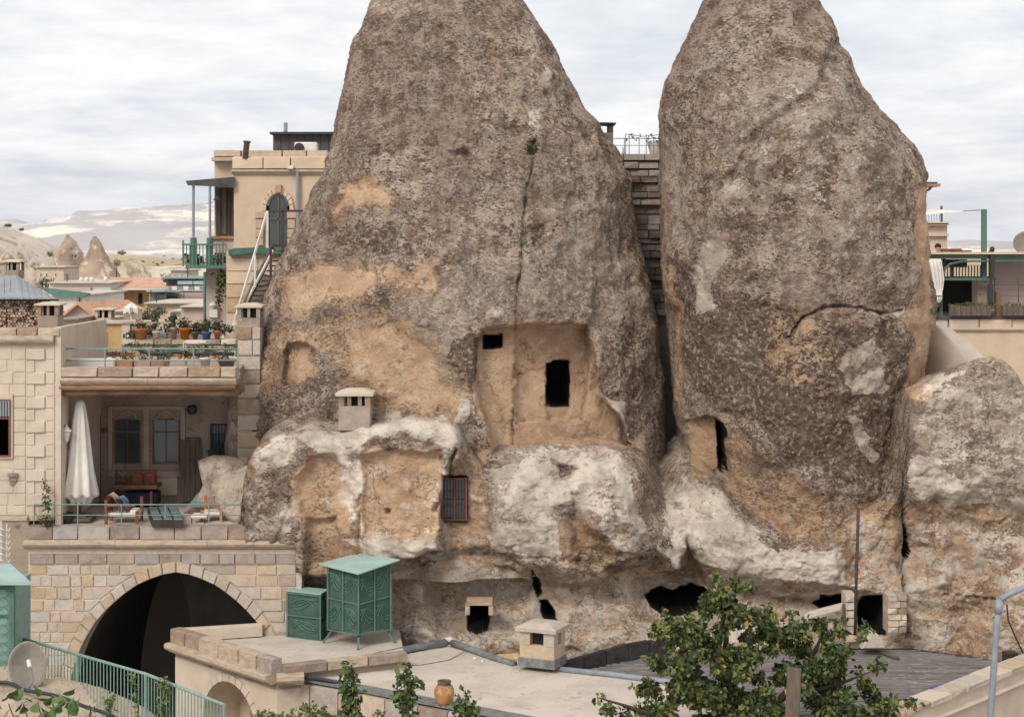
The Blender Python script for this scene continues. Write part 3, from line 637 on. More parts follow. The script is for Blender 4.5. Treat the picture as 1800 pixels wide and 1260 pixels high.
def cliff_holes(px, py):
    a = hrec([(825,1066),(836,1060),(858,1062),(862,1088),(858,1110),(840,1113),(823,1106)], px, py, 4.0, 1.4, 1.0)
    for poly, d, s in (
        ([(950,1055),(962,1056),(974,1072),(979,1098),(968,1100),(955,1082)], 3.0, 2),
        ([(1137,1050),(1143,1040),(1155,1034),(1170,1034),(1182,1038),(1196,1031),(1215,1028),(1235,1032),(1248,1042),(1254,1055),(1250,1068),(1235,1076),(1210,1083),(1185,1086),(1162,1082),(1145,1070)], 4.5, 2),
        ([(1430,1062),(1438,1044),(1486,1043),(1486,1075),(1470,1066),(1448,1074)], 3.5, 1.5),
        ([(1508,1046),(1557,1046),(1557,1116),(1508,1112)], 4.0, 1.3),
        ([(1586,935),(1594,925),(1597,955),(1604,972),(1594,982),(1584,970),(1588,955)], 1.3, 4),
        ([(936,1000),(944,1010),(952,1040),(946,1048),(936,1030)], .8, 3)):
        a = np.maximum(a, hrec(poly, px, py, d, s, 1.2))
    r = crack([(1590,890),(1592,960),(1594,1040),(1598,1060),(1594,1120)], px, py, 4, .25)
    r += crack([(1588,700),(1590,800),(1590,890)], px, py, 4, .15)
    r += crack([(622,900),(632,870),(628,950),(632,985)], px, py, 4, .12)
    r += crack([(800,790),(788,830),(780,920)], px, py, 5, .22)
    r += crack([(1130,1052),(1180,1018),(1250,1030)], px, py, 4, .10)
    r += rec([(835,1022),(858,1022),(866,1062),(824,1062)], px, py, .10, 2.5)
    r += rec([(980,822),(1012,822),(1010,832),(985,833)], px, py, .12, 3) + rec([(680,895),(688,895),(688,903),(680,903)], px, py, .2, 2) + rec([(762,885),(770,885),(770,900),(762,900)], px, py, .2, 2)
    for bx, by in ((1663,1047), (1685,1048), (1700,1050), (1715,1051), (1730,1053), (1745,1054), (1240,1075)):
        r += rec([(bx - 4, by - 3), (bx + 4, by - 3), (bx + 4, by + 3), (bx - 4, by + 3)], px, py, .12, 2.5)
    r += rec([(776,838),(819,838),(819,917),(774,917)], px, py, .9, 1.5, .5)
    return r, a
def cliff():
    D0 = 38.55; nc, nr, ncap = 620, 235, 34
    pxs = np.linspace(405, 1990, nc); T = interp(TOPL, pxs) + 3 * vnoise(pxs / 11, pxs * 0, pxs * 0, 3)
    T = np.convolve(np.pad(T, 2, 'edge'), np.ones(5) / 5, 'valid')
    v = np.linspace(0, 1, nr) ** .92
    PX = np.repeat(pxs[None], nr, 0); PY = T[None] + (1180 - T[None]) * v[:, None]
    Xw = (PX - CX) * D0 / F; Zw = (HY - PY) * D0 / F
    D = np.full(PX.shape, D0)
    for _ in range(2):
        qx = CX + F * Xw / D; qy = HY - F * Zw / D; D = D0 - cliff_h(qx, qy)
    cut = 4.5 * sstep(528, 505, PX) * sstep(945, 962, PY)
    n_ = .08 * fbm(Xw, D * 0, Zw, .7, 3, 301) + .035 * fbm(Xw, D * 0, Zw * 1.3, 2.6, 4, 311) + .016 * fbm(Xw, D * 0, Zw, 9, 2, 321) + .035 * fbm(Xw * .35, D * 0, Zw * 2.2 + .4 * Xw, 1.6, 4, 322) - .05 * np.clip(fbm(Xw, D * 0, Zw, 2.2, 5, 323) - .35, 0, 1) * 2
    rg = 1 - np.abs(fbm(Xw, D * 0, Zw * .6, 1.1, 3, 331)); n_ -= .06 * np.clip(.18 - np.abs(fbm(Xw, D * 0, Zw * .6, 1.1, 5, 331)), 0, 1) / .18
    HOLE_SHADE.clear(); r, hole = cliff_holes(qx, qy); stn = stains(qx, qy)
    flat = np.clip(np.maximum(stn[..., 0] - .85, 0) * 4, 0, 1)
    # round the top edge over
    sw = np.clip(np.minimum((pxs - 850) / 25, (1135 - pxs) / 25), 0, 1)[None]; t = np.clip((PY - T[None]) / (26.0 + 110 * sw), 0, 1); roundb = (.38 + .35 * sw) * (1 - np.sqrt(np.clip(1 - (1 - t) ** 2, 0, 1)))
    body = np.stack([Xw + .03 * fbm(Xw, D * 0, Zw, 2, 2, 340), D - n_ * (1 - .5 * flat) * np.clip(1 - hole, 0, 1) + r + hole + roundb + cut, Zw], -1)
    sl = interp(SLOPE, pxs)
    caps = np.zeros((ncap, nc, 3)); u = np.linspace(1, 0, ncap, endpoint=False)
    dd = 3.4 * u ** 1.6
    caps[..., 0] = Xw[0][None] * (1 + .0 * u[:, None]); caps[..., 1] = body[0, :, 1][None] + dd[:, None]
    cz = .08 * fbm(np.repeat(Xw[0][None], ncap, 0), caps[..., 1], caps[..., 1] * 0, 1.4, 3, 350)
    caps[..., 2] = Zw[0][None] + sl[None] * dd[:, None] + cz * np.clip(u[:, None] * 3, 0, 1)
    V = np.concatenate([caps, body], 0)
    cpx = CX + F * caps[..., 0] / caps[..., 1]; cpy = HY - F * caps[..., 2] / caps[..., 1]
    S = np.concatenate([stains(cpx, cpy), stn], 0)
    R = np.concatenate([np.ones((ncap, nc)) * .8, np.where(hole > .3, .2, .9 - .35 * flat - .38 * np.clip(stn[..., 1], 0, 1))], 0)
    return grid_mesh('cave_cliff', V, False, M['rock'], S, R, np.concatenate([np.zeros((ncap, nc)), np.maximum.reduce(HOLE_SHADE)], 0), label='low pale cliff of hollowed caves and ledges at the foot of both cones', cat='cliff')
CLIFF = cliff()
def ground():
    ys = [5, 25, 41.5, 45, 47.5, 50, 70, 120, 250, 420, 700, 1500, 4000, 9000]
    zs = [-13, -13, -13, -12.5, -7.5, -5.6, -5.2, -5.4, -6.5, -8, -12, -20, -25, -25]
    xs = [-9000, -3000, -900, -300, -120, -60, -30, -15, 0, 15, 30, 60, 120, 300, 900, 3000, 9500]
    mb = MB(); vs = [(x * (1 if y > 300 else 1), y, z) for y, z in zip(ys, zs) for x in xs]; n = len(xs)
    mb.add(vs, [(i * n + j, i * n + j + 1, (i + 1) * n + j + 1, (i + 1) * n + j) for i in range(len(ys) - 1) for j in range(n - 1)])
    obj('ground', mb, M['ground'], kind='structure', keep=True)
ground()
# ------------------------------------------------------------------ generic builders
def leaves(c_list, n, size, rng, zsq=1.0):
    """many small folded leaf faces spread through ellipsoid clumps: returns MB with material slots 0,1,2"""
    mb = MB(); tot = sum(r[0] * r[1] * r[2] for _, r in c_list)
    for c, r in c_list:
        k = max(6, int(n * r[0] * r[1] * r[2] / tot))
        for i in range(k):
            d = rng.normal(size=3); d /= np.linalg.norm(d) + 1e-9; q = rng.uniform(0.25, 1.0) ** .5 * (1 + .16 * math.sin(d[0] * 7 + c[0] * 3) + .14 * math.sin(d[2] * 9 + c[2]))
            p = Vector((c[0] + d[0] * r[0] * q, c[1] + d[1] * r[1] * q, c[2] + d[2] * r[2] * q))
            s = size * rng.uniform(.6, 1.25); a = Vector(rng.normal(size=3)).normalized(); b = a.cross(Vector(rng.normal(size=3))).normalized()
            a = (a + Vector((0, 0, -.35))).normalized(); w = s * .36; f = a.cross(b) * s * .12
            u = rng.uniform(); mi = 1 if u < .07 else (2 if u < .5 else 0)
            mb.add([p, p + a * s * .5 + b * w + f, p + a * s, p + a * s * .5 - b * w + f], [(0, 1, 2), (0, 2, 3)], mi)
    return mb
def stone_unit(k):
    rr = random.Random(k); mb = MB(); j = lambda a: rr.uniform(-a, a)
    back = [(-.5, .5, -.5), (.5, .5, -.5), (.5, .5, .5), (-.5, .5, .5)]
    mid = [(x * (1 + j(.02)), -.22, z * (1 + j(.03))) for x, _, z in back]
    fr = [(x * (.97 + j(.012)), -.5 + j(.06), z * (.90 + j(.04))) for x, _, z in back]
    mb.add(back + mid + fr, [(0, 1, 5, 4), (1, 2, 6, 5), (2, 3, 7, 6), (3, 0, 4, 7), (4, 5, 9, 8), (5, 6, 10, 9), (6, 7, 11, 10), (7, 4, 8, 11), (8, 9, 10, 11)])
    me = bpy.data.meshes.new('stone'); me.from_pydata(mb.v, [], mb.f); return me
UNITS = {}
def unit_stone(mkey, k):
    if (mkey, k) not in UNITS:
        me = stone_unit(k); me.materials.append(M[mkey]); UNITS[(mkey, k)] = me
    return UNITS[(mkey, k)]
def stone(parent, x0, x1, z0, z1, D, dep, mkey, name='stone', R=None, C=None):
    o = bpy.data.objects.new(name, unit_stone(mkey, random.randrange(6))); COL.objects.link(o); o.parent = parent
    L = Vector(parent['_loc']) if parent.get('_root') else Vector((0, 0, 0))
    if R is None:
        o.location = Vector(((x0 + x1) / 2, D, (z0 + z1) / 2)) - L; o.scale = (x1 - x0, dep, z1 - z0)
    else:
        o.location = Vector(C) - L; o.rotation_euler = (0, 0, R); o.scale = (x1 - x0, dep, z1 - z0)
    return o
def course(parent, px0, px1, py0, py1, D, w, mk, dep=.14, proud=.035, gap=.018, name='stone'):
    """one course of blocks laid on the face standing at D; skips nothing"""
    x, x1 = X(px0, D), X(px1, D); w = w * D / F
    while x < x1 - .03:
        ww = w * random.uniform(.7, 1.35)
        if x + ww > x1 - w * .4: ww = x1 - x
        k = mk if isinstance(mk, str) else random.choice(mk)
        pr = proud * random.uniform(.6, 1.3)
        stone(parent, x + gap / 2, x + ww - gap / 2, Z(py1, D) + gap / 2, Z(py0, D) - gap / 2, D - pr + dep / 2, dep, k, name)
        x += ww
def run_course(parent, a, b, h, w, mk, dep=.16, name='stone', gap=.015):
    """blocks along a slanted run from world point a to b (bottom line), height h"""
    a, b = Vector(a), Vector(b); d = b - a; L = math.hypot(d.x, d.y); ang = math.atan2(d.y, d.x); s = 0
    while s < L - .02:
        ww = w * random.uniform(.75, 1.3)
        if s + ww > L - w * .4: ww = L - s
        c = a + d * ((s + ww / 2) / L)
        k = mk if isinstance(mk, str) else random.choice(mk)
        stone(parent, 0, ww - gap, 0, h - gap, 0, dep * random.uniform(.93, 1.07), k, name, R=ang, C=(c.x, c.y, c.z + h / 2)); s += ww
def window(parent, px0, px1, py0, py1, D, frame='wood_red', mull=1, transom=None, bars=False, glass='glass', inset=.08, fw=3.0):
    w = MB(); w.pb(px0, px0 + fw, py0, py1, D, .07); w.pb(px1 - fw, px1, py0, py1, D, .07)
    w.pb(px0 + fw, px1 - fw, py0, py0 + fw, D + .003, .06); w.pb(px0 + fw, px1 - fw, py1 - fw, py1, D + .003, .06)
    for k in range(mull):
        c = px0 + (px1 - px0) * (k + 1) / (mull + 1); w.pb(c - fw * .4, c + fw * .4, py0 + fw, py1 - fw, D + .006, .05)
    if transom: w.pb(px0 + fw, px1 - fw, transom - fw * .5, transom + fw * .5, D + .001, .055)
    f = obj('window', w, M[frame], parent)
    g = MB().pb(px0 + .5, px1 - .5, py0 + .5, py1 - .5, D + inset, .02); p = obj('pane', g, M[glass], f)
    if bars:
        b = MB(); n = int((px1 - px0) / 5)
        for k in range(1, n): c = X(px0 + (px1 - px0) * k / n, D); b.tube([(c, D - .04, Z(py1, D)), (c, D - .04, Z(py0, D))], .009, 5)
        for q in (.33, .66): zz = Z(py0 + (py1 - py0) * q, D); b.tube([(X(px0, D), D - .05, zz), (X(px1, D), D - .05, zz)], .008, 5)
        obj('window_grille', b, M['dark_metal'], f)
    return f
def chimney(px0, px1, py0, py1, D, dep, label, mk='stone_brown', caph=8, openh=18, rot=0.0, group='stone chimneys with open smoke vents', over=4, base=None, mull=1, capk='plaster', pk=None, flue=True, pw=.17):
    x0, x1 = X(px0, D), X(px1, D); z0, z1 = Z(py1, D), Z(py0, D); s = D / F
    cx, cy, w = (x0 + x1) / 2, D + dep / 2, (x1 - x0); ch, oh, ov = caph * s, openh * s, over * s
    t = thing('stone_chimney', (cx, cy, z0), label, 'chimney', group)
    R = Matrix.Rotation(rot, 3, 'Z')
    def bx(mb, ax, bx_, ay, by, az, bz): mb.obox(Vector((cx, cy, 0)) + R @ Vector(((ax + bx_) / 2, (ay + by) / 2, 0)) + Vector((0, 0, (az + bz) / 2)), ((bx_ - ax) / 2, (by - ay) / 2, (bz - az) / 2), R)
    h = MB(); bx(h, -w / 2, w / 2, -dep / 2, dep / 2, z0, z1 - ch - oh); o = obj('shaft', h, M[mk], t)
    bevel(o, .015)
    q = w * pw; zt = z1 - ch
    for sx in (-1, 1):
        for sy in (-1, 1): p = MB(); bx(p, min(sx * w / 2, sx * (w / 2 - q)), max(sx * w / 2, sx * (w / 2 - q)), min(sy * dep / 2, sy * (dep / 2 - q)), max(sy * dep / 2, sy * (dep / 2 - q)), zt - oh, zt); obj('vent_pillar', p, M[pk or mk], t)
    for k in range(mull):
        c = -w / 2 + w * (k + 1) / (mull + 1)
        for sy in (-1, 1): p = MB(); obj('vent_pillar', p, M[pk or mk], t) if bx(p, c - q * .35, c + q * .35, min(sy * dep / 2 * .98, sy * (dep / 2 - q)), max(sy * dep / 2 * .98, sy * (dep / 2 - q)), zt - oh, zt) is None else None
    if flue: f = MB(); bx(f, -w * .27, w * .27, -dep * .27, dep * .27, zt - oh, zt - .01); obj('flue', f, M['void'], t)
    c = MB(); W2, D2 = w / 2 + ov, dep / 2 + ov
    vs = []
    for zz, k in ((zt, 1), (zt + ch * .45, 1), (z1, .45)):
        for ax, ay in ((-1, -1), (1, -1), (1, 1), (-1, 1)): vs.append(Vector((cx, cy, zz)) + R @ Vector((ax * W2 * k, ay * D2 * k, 0)))
    c.add(vs, [(3, 2, 1, 0), (8, 9, 10, 11)] + [(i * 4 + j, i * 4 + (j + 1) % 4, i * 4 + 4 + (j + 1) % 4, i * 4 + 4 + j) for i in (0, 1) for j in range(4)])
    obj('cap', c, M[capk], t)
    if base: b = MB(); bx(b, -w / 2 - .02, w / 2 + .02, -dep / 2 - .02, dep / 2 + .02, z0 - .02, z0 + base * s); obj('plinth', b, M['pipe_grey'], t)
    return t
def bevel(o, w, seg=1):
    m = o.modifiers.new('bevel', 'BEVEL'); m.width = w; m.segments = seg; m.limit_method = 'ANGLE'; return o
def railing(name, pts, h, mk, label, rails=(1.0, .5), post=1.4, r=.02, rr=.014, bal=None, botrail=False, group=None, cat='railing', rnm='rail'):
    """pts: foot points of the railing in world space"""
    t = thing(name, pts[0], label, cat, group); pts = [Vector(p) for p in pts]
    for f in rails: obj(rnm, MB().tube([p + Vector((0, 0, h * f)) for p in pts], rr if f < 1 else r, 8), M[mk], t, smooth=True)
    if botrail: obj('bottom_rail', MB().tube([p + Vector((0, 0, .05)) for p in pts], rr, 6), M[mk], t)
    pm = None; bmh = None
    for i in range(len(pts) - 1):
        a, b = pts[i], pts[i + 1]; L = (b - a).length; n = max(1, round(L / post))
        for k in range(n + (1 if i == len(pts) - 2 else 0)):
            p = a + (b - a) * (k / n)
            if pm is None: pm = obj('post', MB().tube([(0, 0, 0), (0, 0, h)], r, 7), M[mk], t); pm.location = p - pts[0]
            else: c = pm.copy(); COL.objects.link(c); c.location = p - pts[0]
        if bal:
            n = int(L / bal)
            for k in range(1, n):
                p = a + (b - a) * (k / n) + Vector((0, 0, .05))
                if bmh is None: bmh = obj('baluster', MB().tube([(0, 0, 0), (0, 0, h - .05)], r * .36, 6), M[mk], t); bmh.location = p - pts[0]
                else: c = bmh.copy(); COL.objects.link(c); c.location = p - pts[0]
    return t
def pot_plant(px, py, D, w, h, label, pm='terracotta', foliage=True, fh=.35, fm='shrub', group='potted plants on the roof terrace', shape='pot', n=130, flower=False):
    """px, py: middle of the foot; w, h in metres"""
    c = W(px, py, D); t = thing('potted_plant' if foliage else 'flower_pot', c, label, 'plant pot' if not foliage else 'potted plant', group)
    r = w / 2
    prof = {'pot': [(.001, 0), (r * .68, 0), (r * .92, h * .8), (r * 1.05, h * .8), (r * 1.05, h), (r * .9, h), (r * .85, h * .85), (.001, h * .82)],
            'jar': [(.001, 0), (r * .55, 0), (r, h * .45), (r * .9, h * .75), (r * .6, h * .92), (r * .7, h), (r * .5, h), (.001, h * .85)]}[shape]
    obj('pot', MB().lathe(c, prof, 14), M[pm], t, smooth=True)
    if foliage:
        rg = np.random.RandomState(int(px * 7 + py)); cl = [((c[0] + rg.uniform(-.3, .3) * w, c[1], c[2] + h + fh * rg.uniform(.25, .7)), (w * .5, w * .4, fh * .42)) for _ in range(3)]
        obj('foliage', leaves(cl, n, .075, rg), [M[fm], M['red_flower'] if flower else M['leaf2'], M['leaf_dark']], t, kind='stuff')
    return t
def bush(name, clumps, n, size, label, cat, mats, seed, group=None, trunk=None):
    """clumps: (px, py, D, radius px, vertical radius px)"""
    rg = np.random.RandomState(seed); c0 = clumps[0]; t = thing(name, W(c0[0], max(c[1] + c[4] for c in clumps), c0[2]), label, cat, group)
    cl = [(W(a, b, D), (r * D / F, r * D / F * .8, v * D / F)) for a, b, D, r, v in clumps]
    obj('crown' if trunk else 'foliage', leaves(cl, n, size, rg), [M[k] for k in mats], t, kind='stuff')
    if trunk:
        for pts, rad in trunk: obj('trunk' if rad[0] > .045 else 'branch', MB().tube(pts, rad, 6), M['bark'], t)
    return t

# ------------------------------------------------------------------ arched terrace wall (distance 38)
DA = 38.0
AT = thing('arched_terrace', W(290, 1250, DA), 'tan and grey stone terrace wall pierced by one large dark pointed arch', 'terrace wall')
ARCH = [(8, 1005), (35, 1012), (75, 1030), (112, 1060), (135, 1083), (150, 1105), (165, 1133), (176, 1160), (184, 1190), (190, 1225), (194, 1270), (197, 1420)]   # half width at row
AC = 310
def half(py): return float(np.interp(py, [a[1] for a in ARCH], [a[0] for a in ARCH])) if py >= 1005 else 0.0
def arch_pts(off=0.0):
    L = [(AC - a, b) for a, b in reversed(ARCH)]; R = [(AC + a, b) for a, b in ARCH]; P = L + R; out = []
    for i, p in enumerate(P):
        q0, q1 = P[max(i - 1, 0)], P[min(i + 1, len(P) - 1)]; dx, dy = q1[0] - q0[0], q1[1] - q0[1]; L_ = math.hypot(dx, dy)
        out.append((p[0] + dy / L_ * off, p[1] - dx / L_ * off))
    return out
def px2(poly, D): return [(X(a, D), Z(b, D)) for a, b in poly]
# backing wall (mortar) with the arch opening
outer = [(50, 965), (522, 965), (522, 1420), (AC + 197, 1420)]
bk = MB(); A = arch_pts(0)
top = 965
for i in range(len(A) - 1):       # strips between the arch line and the top of the wall
    a, b = A[i], A[i + 1]
    bk.add([(X(a[0], DA), DA, Z(a[1], DA)), (X(b[0], DA), DA, Z(b[1], DA)), (X(b[0], DA), DA, Z(top, DA)), (X(a[0], DA), DA, Z(top, DA))], [(0, 1, 2, 3)])
bk.pb(50, AC - 197, 965, 1420, DA, .5); bk.pb(AC + 197, 530, 965, 1420, DA, .5)
for i in range(len(A) - 1):       # soffit of the arch
    a, b = A[i], A[i + 1]
    bk.add([(X(a[0], DA), DA, Z(a[1], DA)), (X(b[0], DA), DA, Z(b[1], DA)), (X(b[0], DA), DA + .75, Z(b[1], DA)), (X(a[0], DA), DA + .75, Z(a[1], DA))], [(3, 2, 1, 0)])
obj('mortar_bed', bk, M['mortar'], AT)
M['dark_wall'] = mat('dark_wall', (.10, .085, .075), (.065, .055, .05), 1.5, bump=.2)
# vault behind the arch
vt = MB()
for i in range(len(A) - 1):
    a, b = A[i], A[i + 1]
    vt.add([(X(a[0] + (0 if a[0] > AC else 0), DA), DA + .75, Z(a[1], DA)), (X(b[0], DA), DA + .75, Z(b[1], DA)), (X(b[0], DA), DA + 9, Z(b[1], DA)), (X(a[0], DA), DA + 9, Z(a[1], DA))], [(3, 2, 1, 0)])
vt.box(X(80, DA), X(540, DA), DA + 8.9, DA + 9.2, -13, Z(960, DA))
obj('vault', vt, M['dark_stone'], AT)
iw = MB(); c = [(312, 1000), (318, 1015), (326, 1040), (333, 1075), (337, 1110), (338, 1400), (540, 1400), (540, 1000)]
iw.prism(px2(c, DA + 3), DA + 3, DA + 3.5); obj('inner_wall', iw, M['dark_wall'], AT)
# courses of blocks, cut where they meet the arch ring
VR = 19
def ring_x(py):      # outer half width of the voussoir ring at a row
    P = arch_pts(VR); xs = [p for p in P if p[0] >= AC]; ys = [p[1] for p in xs]
    if py < min(ys): return 0.0
    o = np.argsort(ys); return float(np.interp(py, np.array(ys)[o], np.array([p[0] for p in xs])[o])) - AC
py = 992.0; random.seed(21)
RCOL = ['stone'] * 9 + ['stone_tan'] * 2 + ['stone_grey']
while py < 1235:
    h = random.uniform(17, 25); y0, y1 = py, py + h; rx = max(ring_x(y1), ring_x(y0)) ; rx0 = ring_x(y0)
    for side in (-1, 1):
        if side == -1: a, b = 52, (AC - rx if rx > 0 else AC)
        else: a, b = (AC + rx if rx > 0 else AC), 521
        if b - a < 8: continue
        x = a
        while x < b - 2:
            w = random.uniform(17, 38)
            if b - (x + w) < 9: w = b - x
            k = random.choice(RCOL); g = .9
            xa, xb = x + g, x + w - g
            if rx > 0 and ((side == -1 and x + w >= b - .1) or (side == 1 and x <= a + .1)):
                tx0 = rx0 if rx0 > 0 else 0
                if side == -1: poly = [(xa, y0 + g), (AC - tx0 - g if AC - tx0 - xb < 60 else xb, y0 + g), (xb, y1 - g), (xa, y1 - g)]
                else: poly = [(AC + tx0 + g if xa - AC - tx0 < 60 else xa, y0 + g), (xb, y0 + g), (xb, y1 - g), (xa, y1 - g)]
                obj('stone', MB().prism(px2(poly, DA), DA - .03 * random.uniform(.5, 1.3), DA + .12, .015), M[k], AT)
            else:
                stone(AT, X(xa, DA), X(xb, DA), Z(y1 - g, DA), Z(y0 + g, DA), DA - .012 - .016 * random.uniform(.2, 1.4) + .07, .14, k)
            x += w
    py += h
# voussoirs
P0, P1 = arch_pts(0), arch_pts(VR)
def resample(P, n):
    d = [0];
    for i in range(1, len(P)): d.append(d[-1] + math.hypot(P[i][0] - P[i - 1][0], P[i][1] - P[i - 1][1]))
    t = np.linspace(0, d[-1], n); return list(zip(np.interp(t, d, [p[0] for p in P]), np.interp(t, d, [p[1] for p in P])))
P0 = [p for p in P0 if p[1] < 1290]; P1 = [p for p in P1 if p[1] < 1290]
nv = 31; Q0, Q1 = resample(P0, nv), resample(P1, nv)
for i in range(nv - 1):
    f = .035; l = lambda a, b, t: (a[0] + (b[0] - a[0]) * t, a[1] + (b[1] - a[1]) * t); k = random.uniform(.85, 1.12)
    o0, o1 = l(Q0[i], Q1[i], k), l(Q0[i + 1], Q1[i + 1], k)
    poly = [l(Q0[i], Q0[i + 1], f), l(Q0[i], Q0[i + 1], 1 - f), l(o0, o1, 1 - f), l(o0, o1, f)]
    obj('voussoir', MB().prism(px2(poly, DA), DA - .055, DA + .3, .018), M[random.choice(['stone_tan', 'stone_tan', 'stone'])], AT)
course(AT, 52, 521, 972, 991, DA, 38, ['stone_grey', 'stone_brown', 'stone_grey'], proud=.05)
# moulded string course, parapet blocks
def moulding(parent, a, b, prof, mk, name='cornice', seg=1.6):
    """profile (out, up) swept along a horizontal run a->b; 'out' is to the right-hand side of the run direction"""
    a, b = Vector(a), Vector(b); d = (b - a); L = d.length; d.normalize(); o = Vector((d.y, -d.x, 0)); n = max(1, int(L / seg)); made = []
    for k in range(n):
        p, q = a + (b - a) * (k / n) + d * .004, a + (b - a) * ((k + 1) / n) - d * .004; mb = MB(); m_ = len(prof)
        jz = random.uniform(-.006, .006)
        vs = [p + o * u + Vector((0, 0, v + jz)) for u, v in prof] + [q + o * u + Vector((0, 0, v + jz)) for u, v in prof]
        mb.add(vs, [(i, (i + 1) % m_, m_ + (i + 1) % m_, m_ + i) for i in range(m_)] + [tuple(range(m_ - 1, -1, -1)), tuple(range(m_, 2 * m_))])
        made.append(obj(name, mb, M[mk], parent))
    return made
PROF = [(-.15, 0), (.05, 0), (.09, .04), (.16, .07), (.19, .12), (.18, .19), (.12, .21), (-.15, .21)]
moulding(AT, (X(44, DA), DA, Z(964, DA)), (X(528, DA), DA, Z(964, DA)), PROF, 'cornice', seg=1.0)
course(AT, 48, 528, 925, 948, DA, 46, ['stone_brown', 'stone_brown', 'stone_grey'], dep=.4, proud=.05, gap=.006, name='parapet_stone')
fl = MB().slab([(X(46, DA), DA + .1), (X(535, DA), DA + .1), (X(470, 42.6), 42.8), (X(60, 42.6), 42.8)], Z(966, DA), Z(926, DA) - .02); obj('terrace_floor', fl, M['roof_screed'], AT)
# strip of rougher wall left of the arch wall, under the stucco house
sw = MB().pb(-60, 50, 905, 1420, 38.25, .6); 
M['plaster_mid'] = mat('plaster_mid', (.40, .325, .26), (.33, .265, .21), 2, bump=.1)
# ------------------------------------------------------------------ stucco house, its porch and roof terrace
DH = 38.3
H = thing('stone_house', W(50, 915, DH), 'cream stucco house with toothed quoin blocks and a deep shaded porch', 'house')
h = MB().pb(-120, 97, 605, 905, DH, 4.3); h.pb(97, 107, 575, 922, DH - .04, 4.3); obj('wall', h, M['plaster'], H)
obj('base_wall', sw, M['plaster_dark'], H)
course(H, -60, 97, 905, 915, DH, 90, 'cornice', proud=.10)
moulding(H, (X(-60, DH), DH, Z(606, DH)), (X(97, DH), DH, Z(606, DH)), PROF, 'cornice', seg=1.3)
course(H, -60, 107, 576, 591, DH, 44, ['stone_brown', 'cornice'], dep=.35, proud=.08, name='parapet_stone')
random.seed(5)
yy = 612.0; k = 0
while yy < 896:
    hh = 20.6 if k % 2 == 0 else 22.0
    if k % 2 == 0: stone(H, X(46, DH), X(79.5, DH), Z(yy + hh, DH), Z(yy, DH), DH - .045 + .07, .15, 'plaster', 'quoin')
    else: stone(H, X(46, DH), X(61, DH), Z(yy + hh, DH), Z(yy, DH), DH - .03 + .04, .08, 'plaster', 'quoin')
    stone(H, X(80.5, DH), X(96, DH), Z(yy + hh, DH) + .01, Z(yy, DH), DH - .02 + .04, .08, 'plaster', 'quoin')
    if yy < 690 or yy > 806: stone(H, X(-25, DH), X(18 + random.uniform(-6, 6), DH), Z(yy + hh, DH) + .01, Z(yy, DH), DH - .015 + .04, .08, 'plaster', 'quoin')
    stone(H, X(24.5, DH), X(45, DH), Z(yy + hh, DH) + .01, Z(yy, DH), DH - .02 + .04, .08, 'plaster', 'quoin')
    yy += hh; k += 1
wf = MB().pb(-30, 22, 693, 806, DH - .06, .1); obj('window_surround', wf, M['plaster'], H)
window(H, -26, 18, 702, 803, DH - .09, 'wood_red', 1, 735, glass='glass', inset=.03)
sh = MB()
for q in range(9): sh.pb(-24 + q * 4.7, -21 + q * 4.7, 704, 732, DH - .11, .02)
obj('curtain', sh, M['grey_sheet'], H)
obj('wall_lantern_niche', MB().pb(13, 30, 832, 838, DH - .1, .1).pb(15, 28, 838, 846, DH - .07, .07).pb(17, 26, 846, 852, DH - .05, .05), M['plaster_dark'], H)
# porch: back wall, side wall, ceiling slab, fascia
DB = 42.0
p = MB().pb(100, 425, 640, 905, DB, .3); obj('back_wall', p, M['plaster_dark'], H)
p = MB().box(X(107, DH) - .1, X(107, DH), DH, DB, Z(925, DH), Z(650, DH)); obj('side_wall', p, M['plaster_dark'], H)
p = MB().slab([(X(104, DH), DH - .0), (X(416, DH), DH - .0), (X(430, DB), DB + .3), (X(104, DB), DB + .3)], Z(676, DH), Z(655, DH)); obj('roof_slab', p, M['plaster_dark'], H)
for q in range(3): 
    zb = Z(691 - q * 2, DH) - .02 * q; b = MB(); b.tube([(X(104, DH), DH + .15 + q * .5, zb), (X(260, DH), DH + .16 + q * .5, zb + .03), (X(415, DH), DH + .15 + q * .5, zb - .01)], .085, 8); obj('beam', b, M['beam'], H, smooth=True)
b = MB().tube([(X(105, DH), DH + .02, Z(681, DH)), (X(414, DH), DH + .02, Z(680, DH))], .075, 8); obj('beam', b, M['beam'], H, smooth=True)
course(H, 107, 416, 645, 663, DH, 50, ['stone_brown', 'cornice'], dep=.4, proud=.09, name='parapet_stone')
moulding(H, (X(107, DH), DH, Z(676, DH)), (X(416, DH), DH, Z(676, DH)), [(-.1, 0), (.04, 0), (.10, .05), (.13, .10), (.12, .155), (-.1, .155)], 'cornice', seg=1.5)
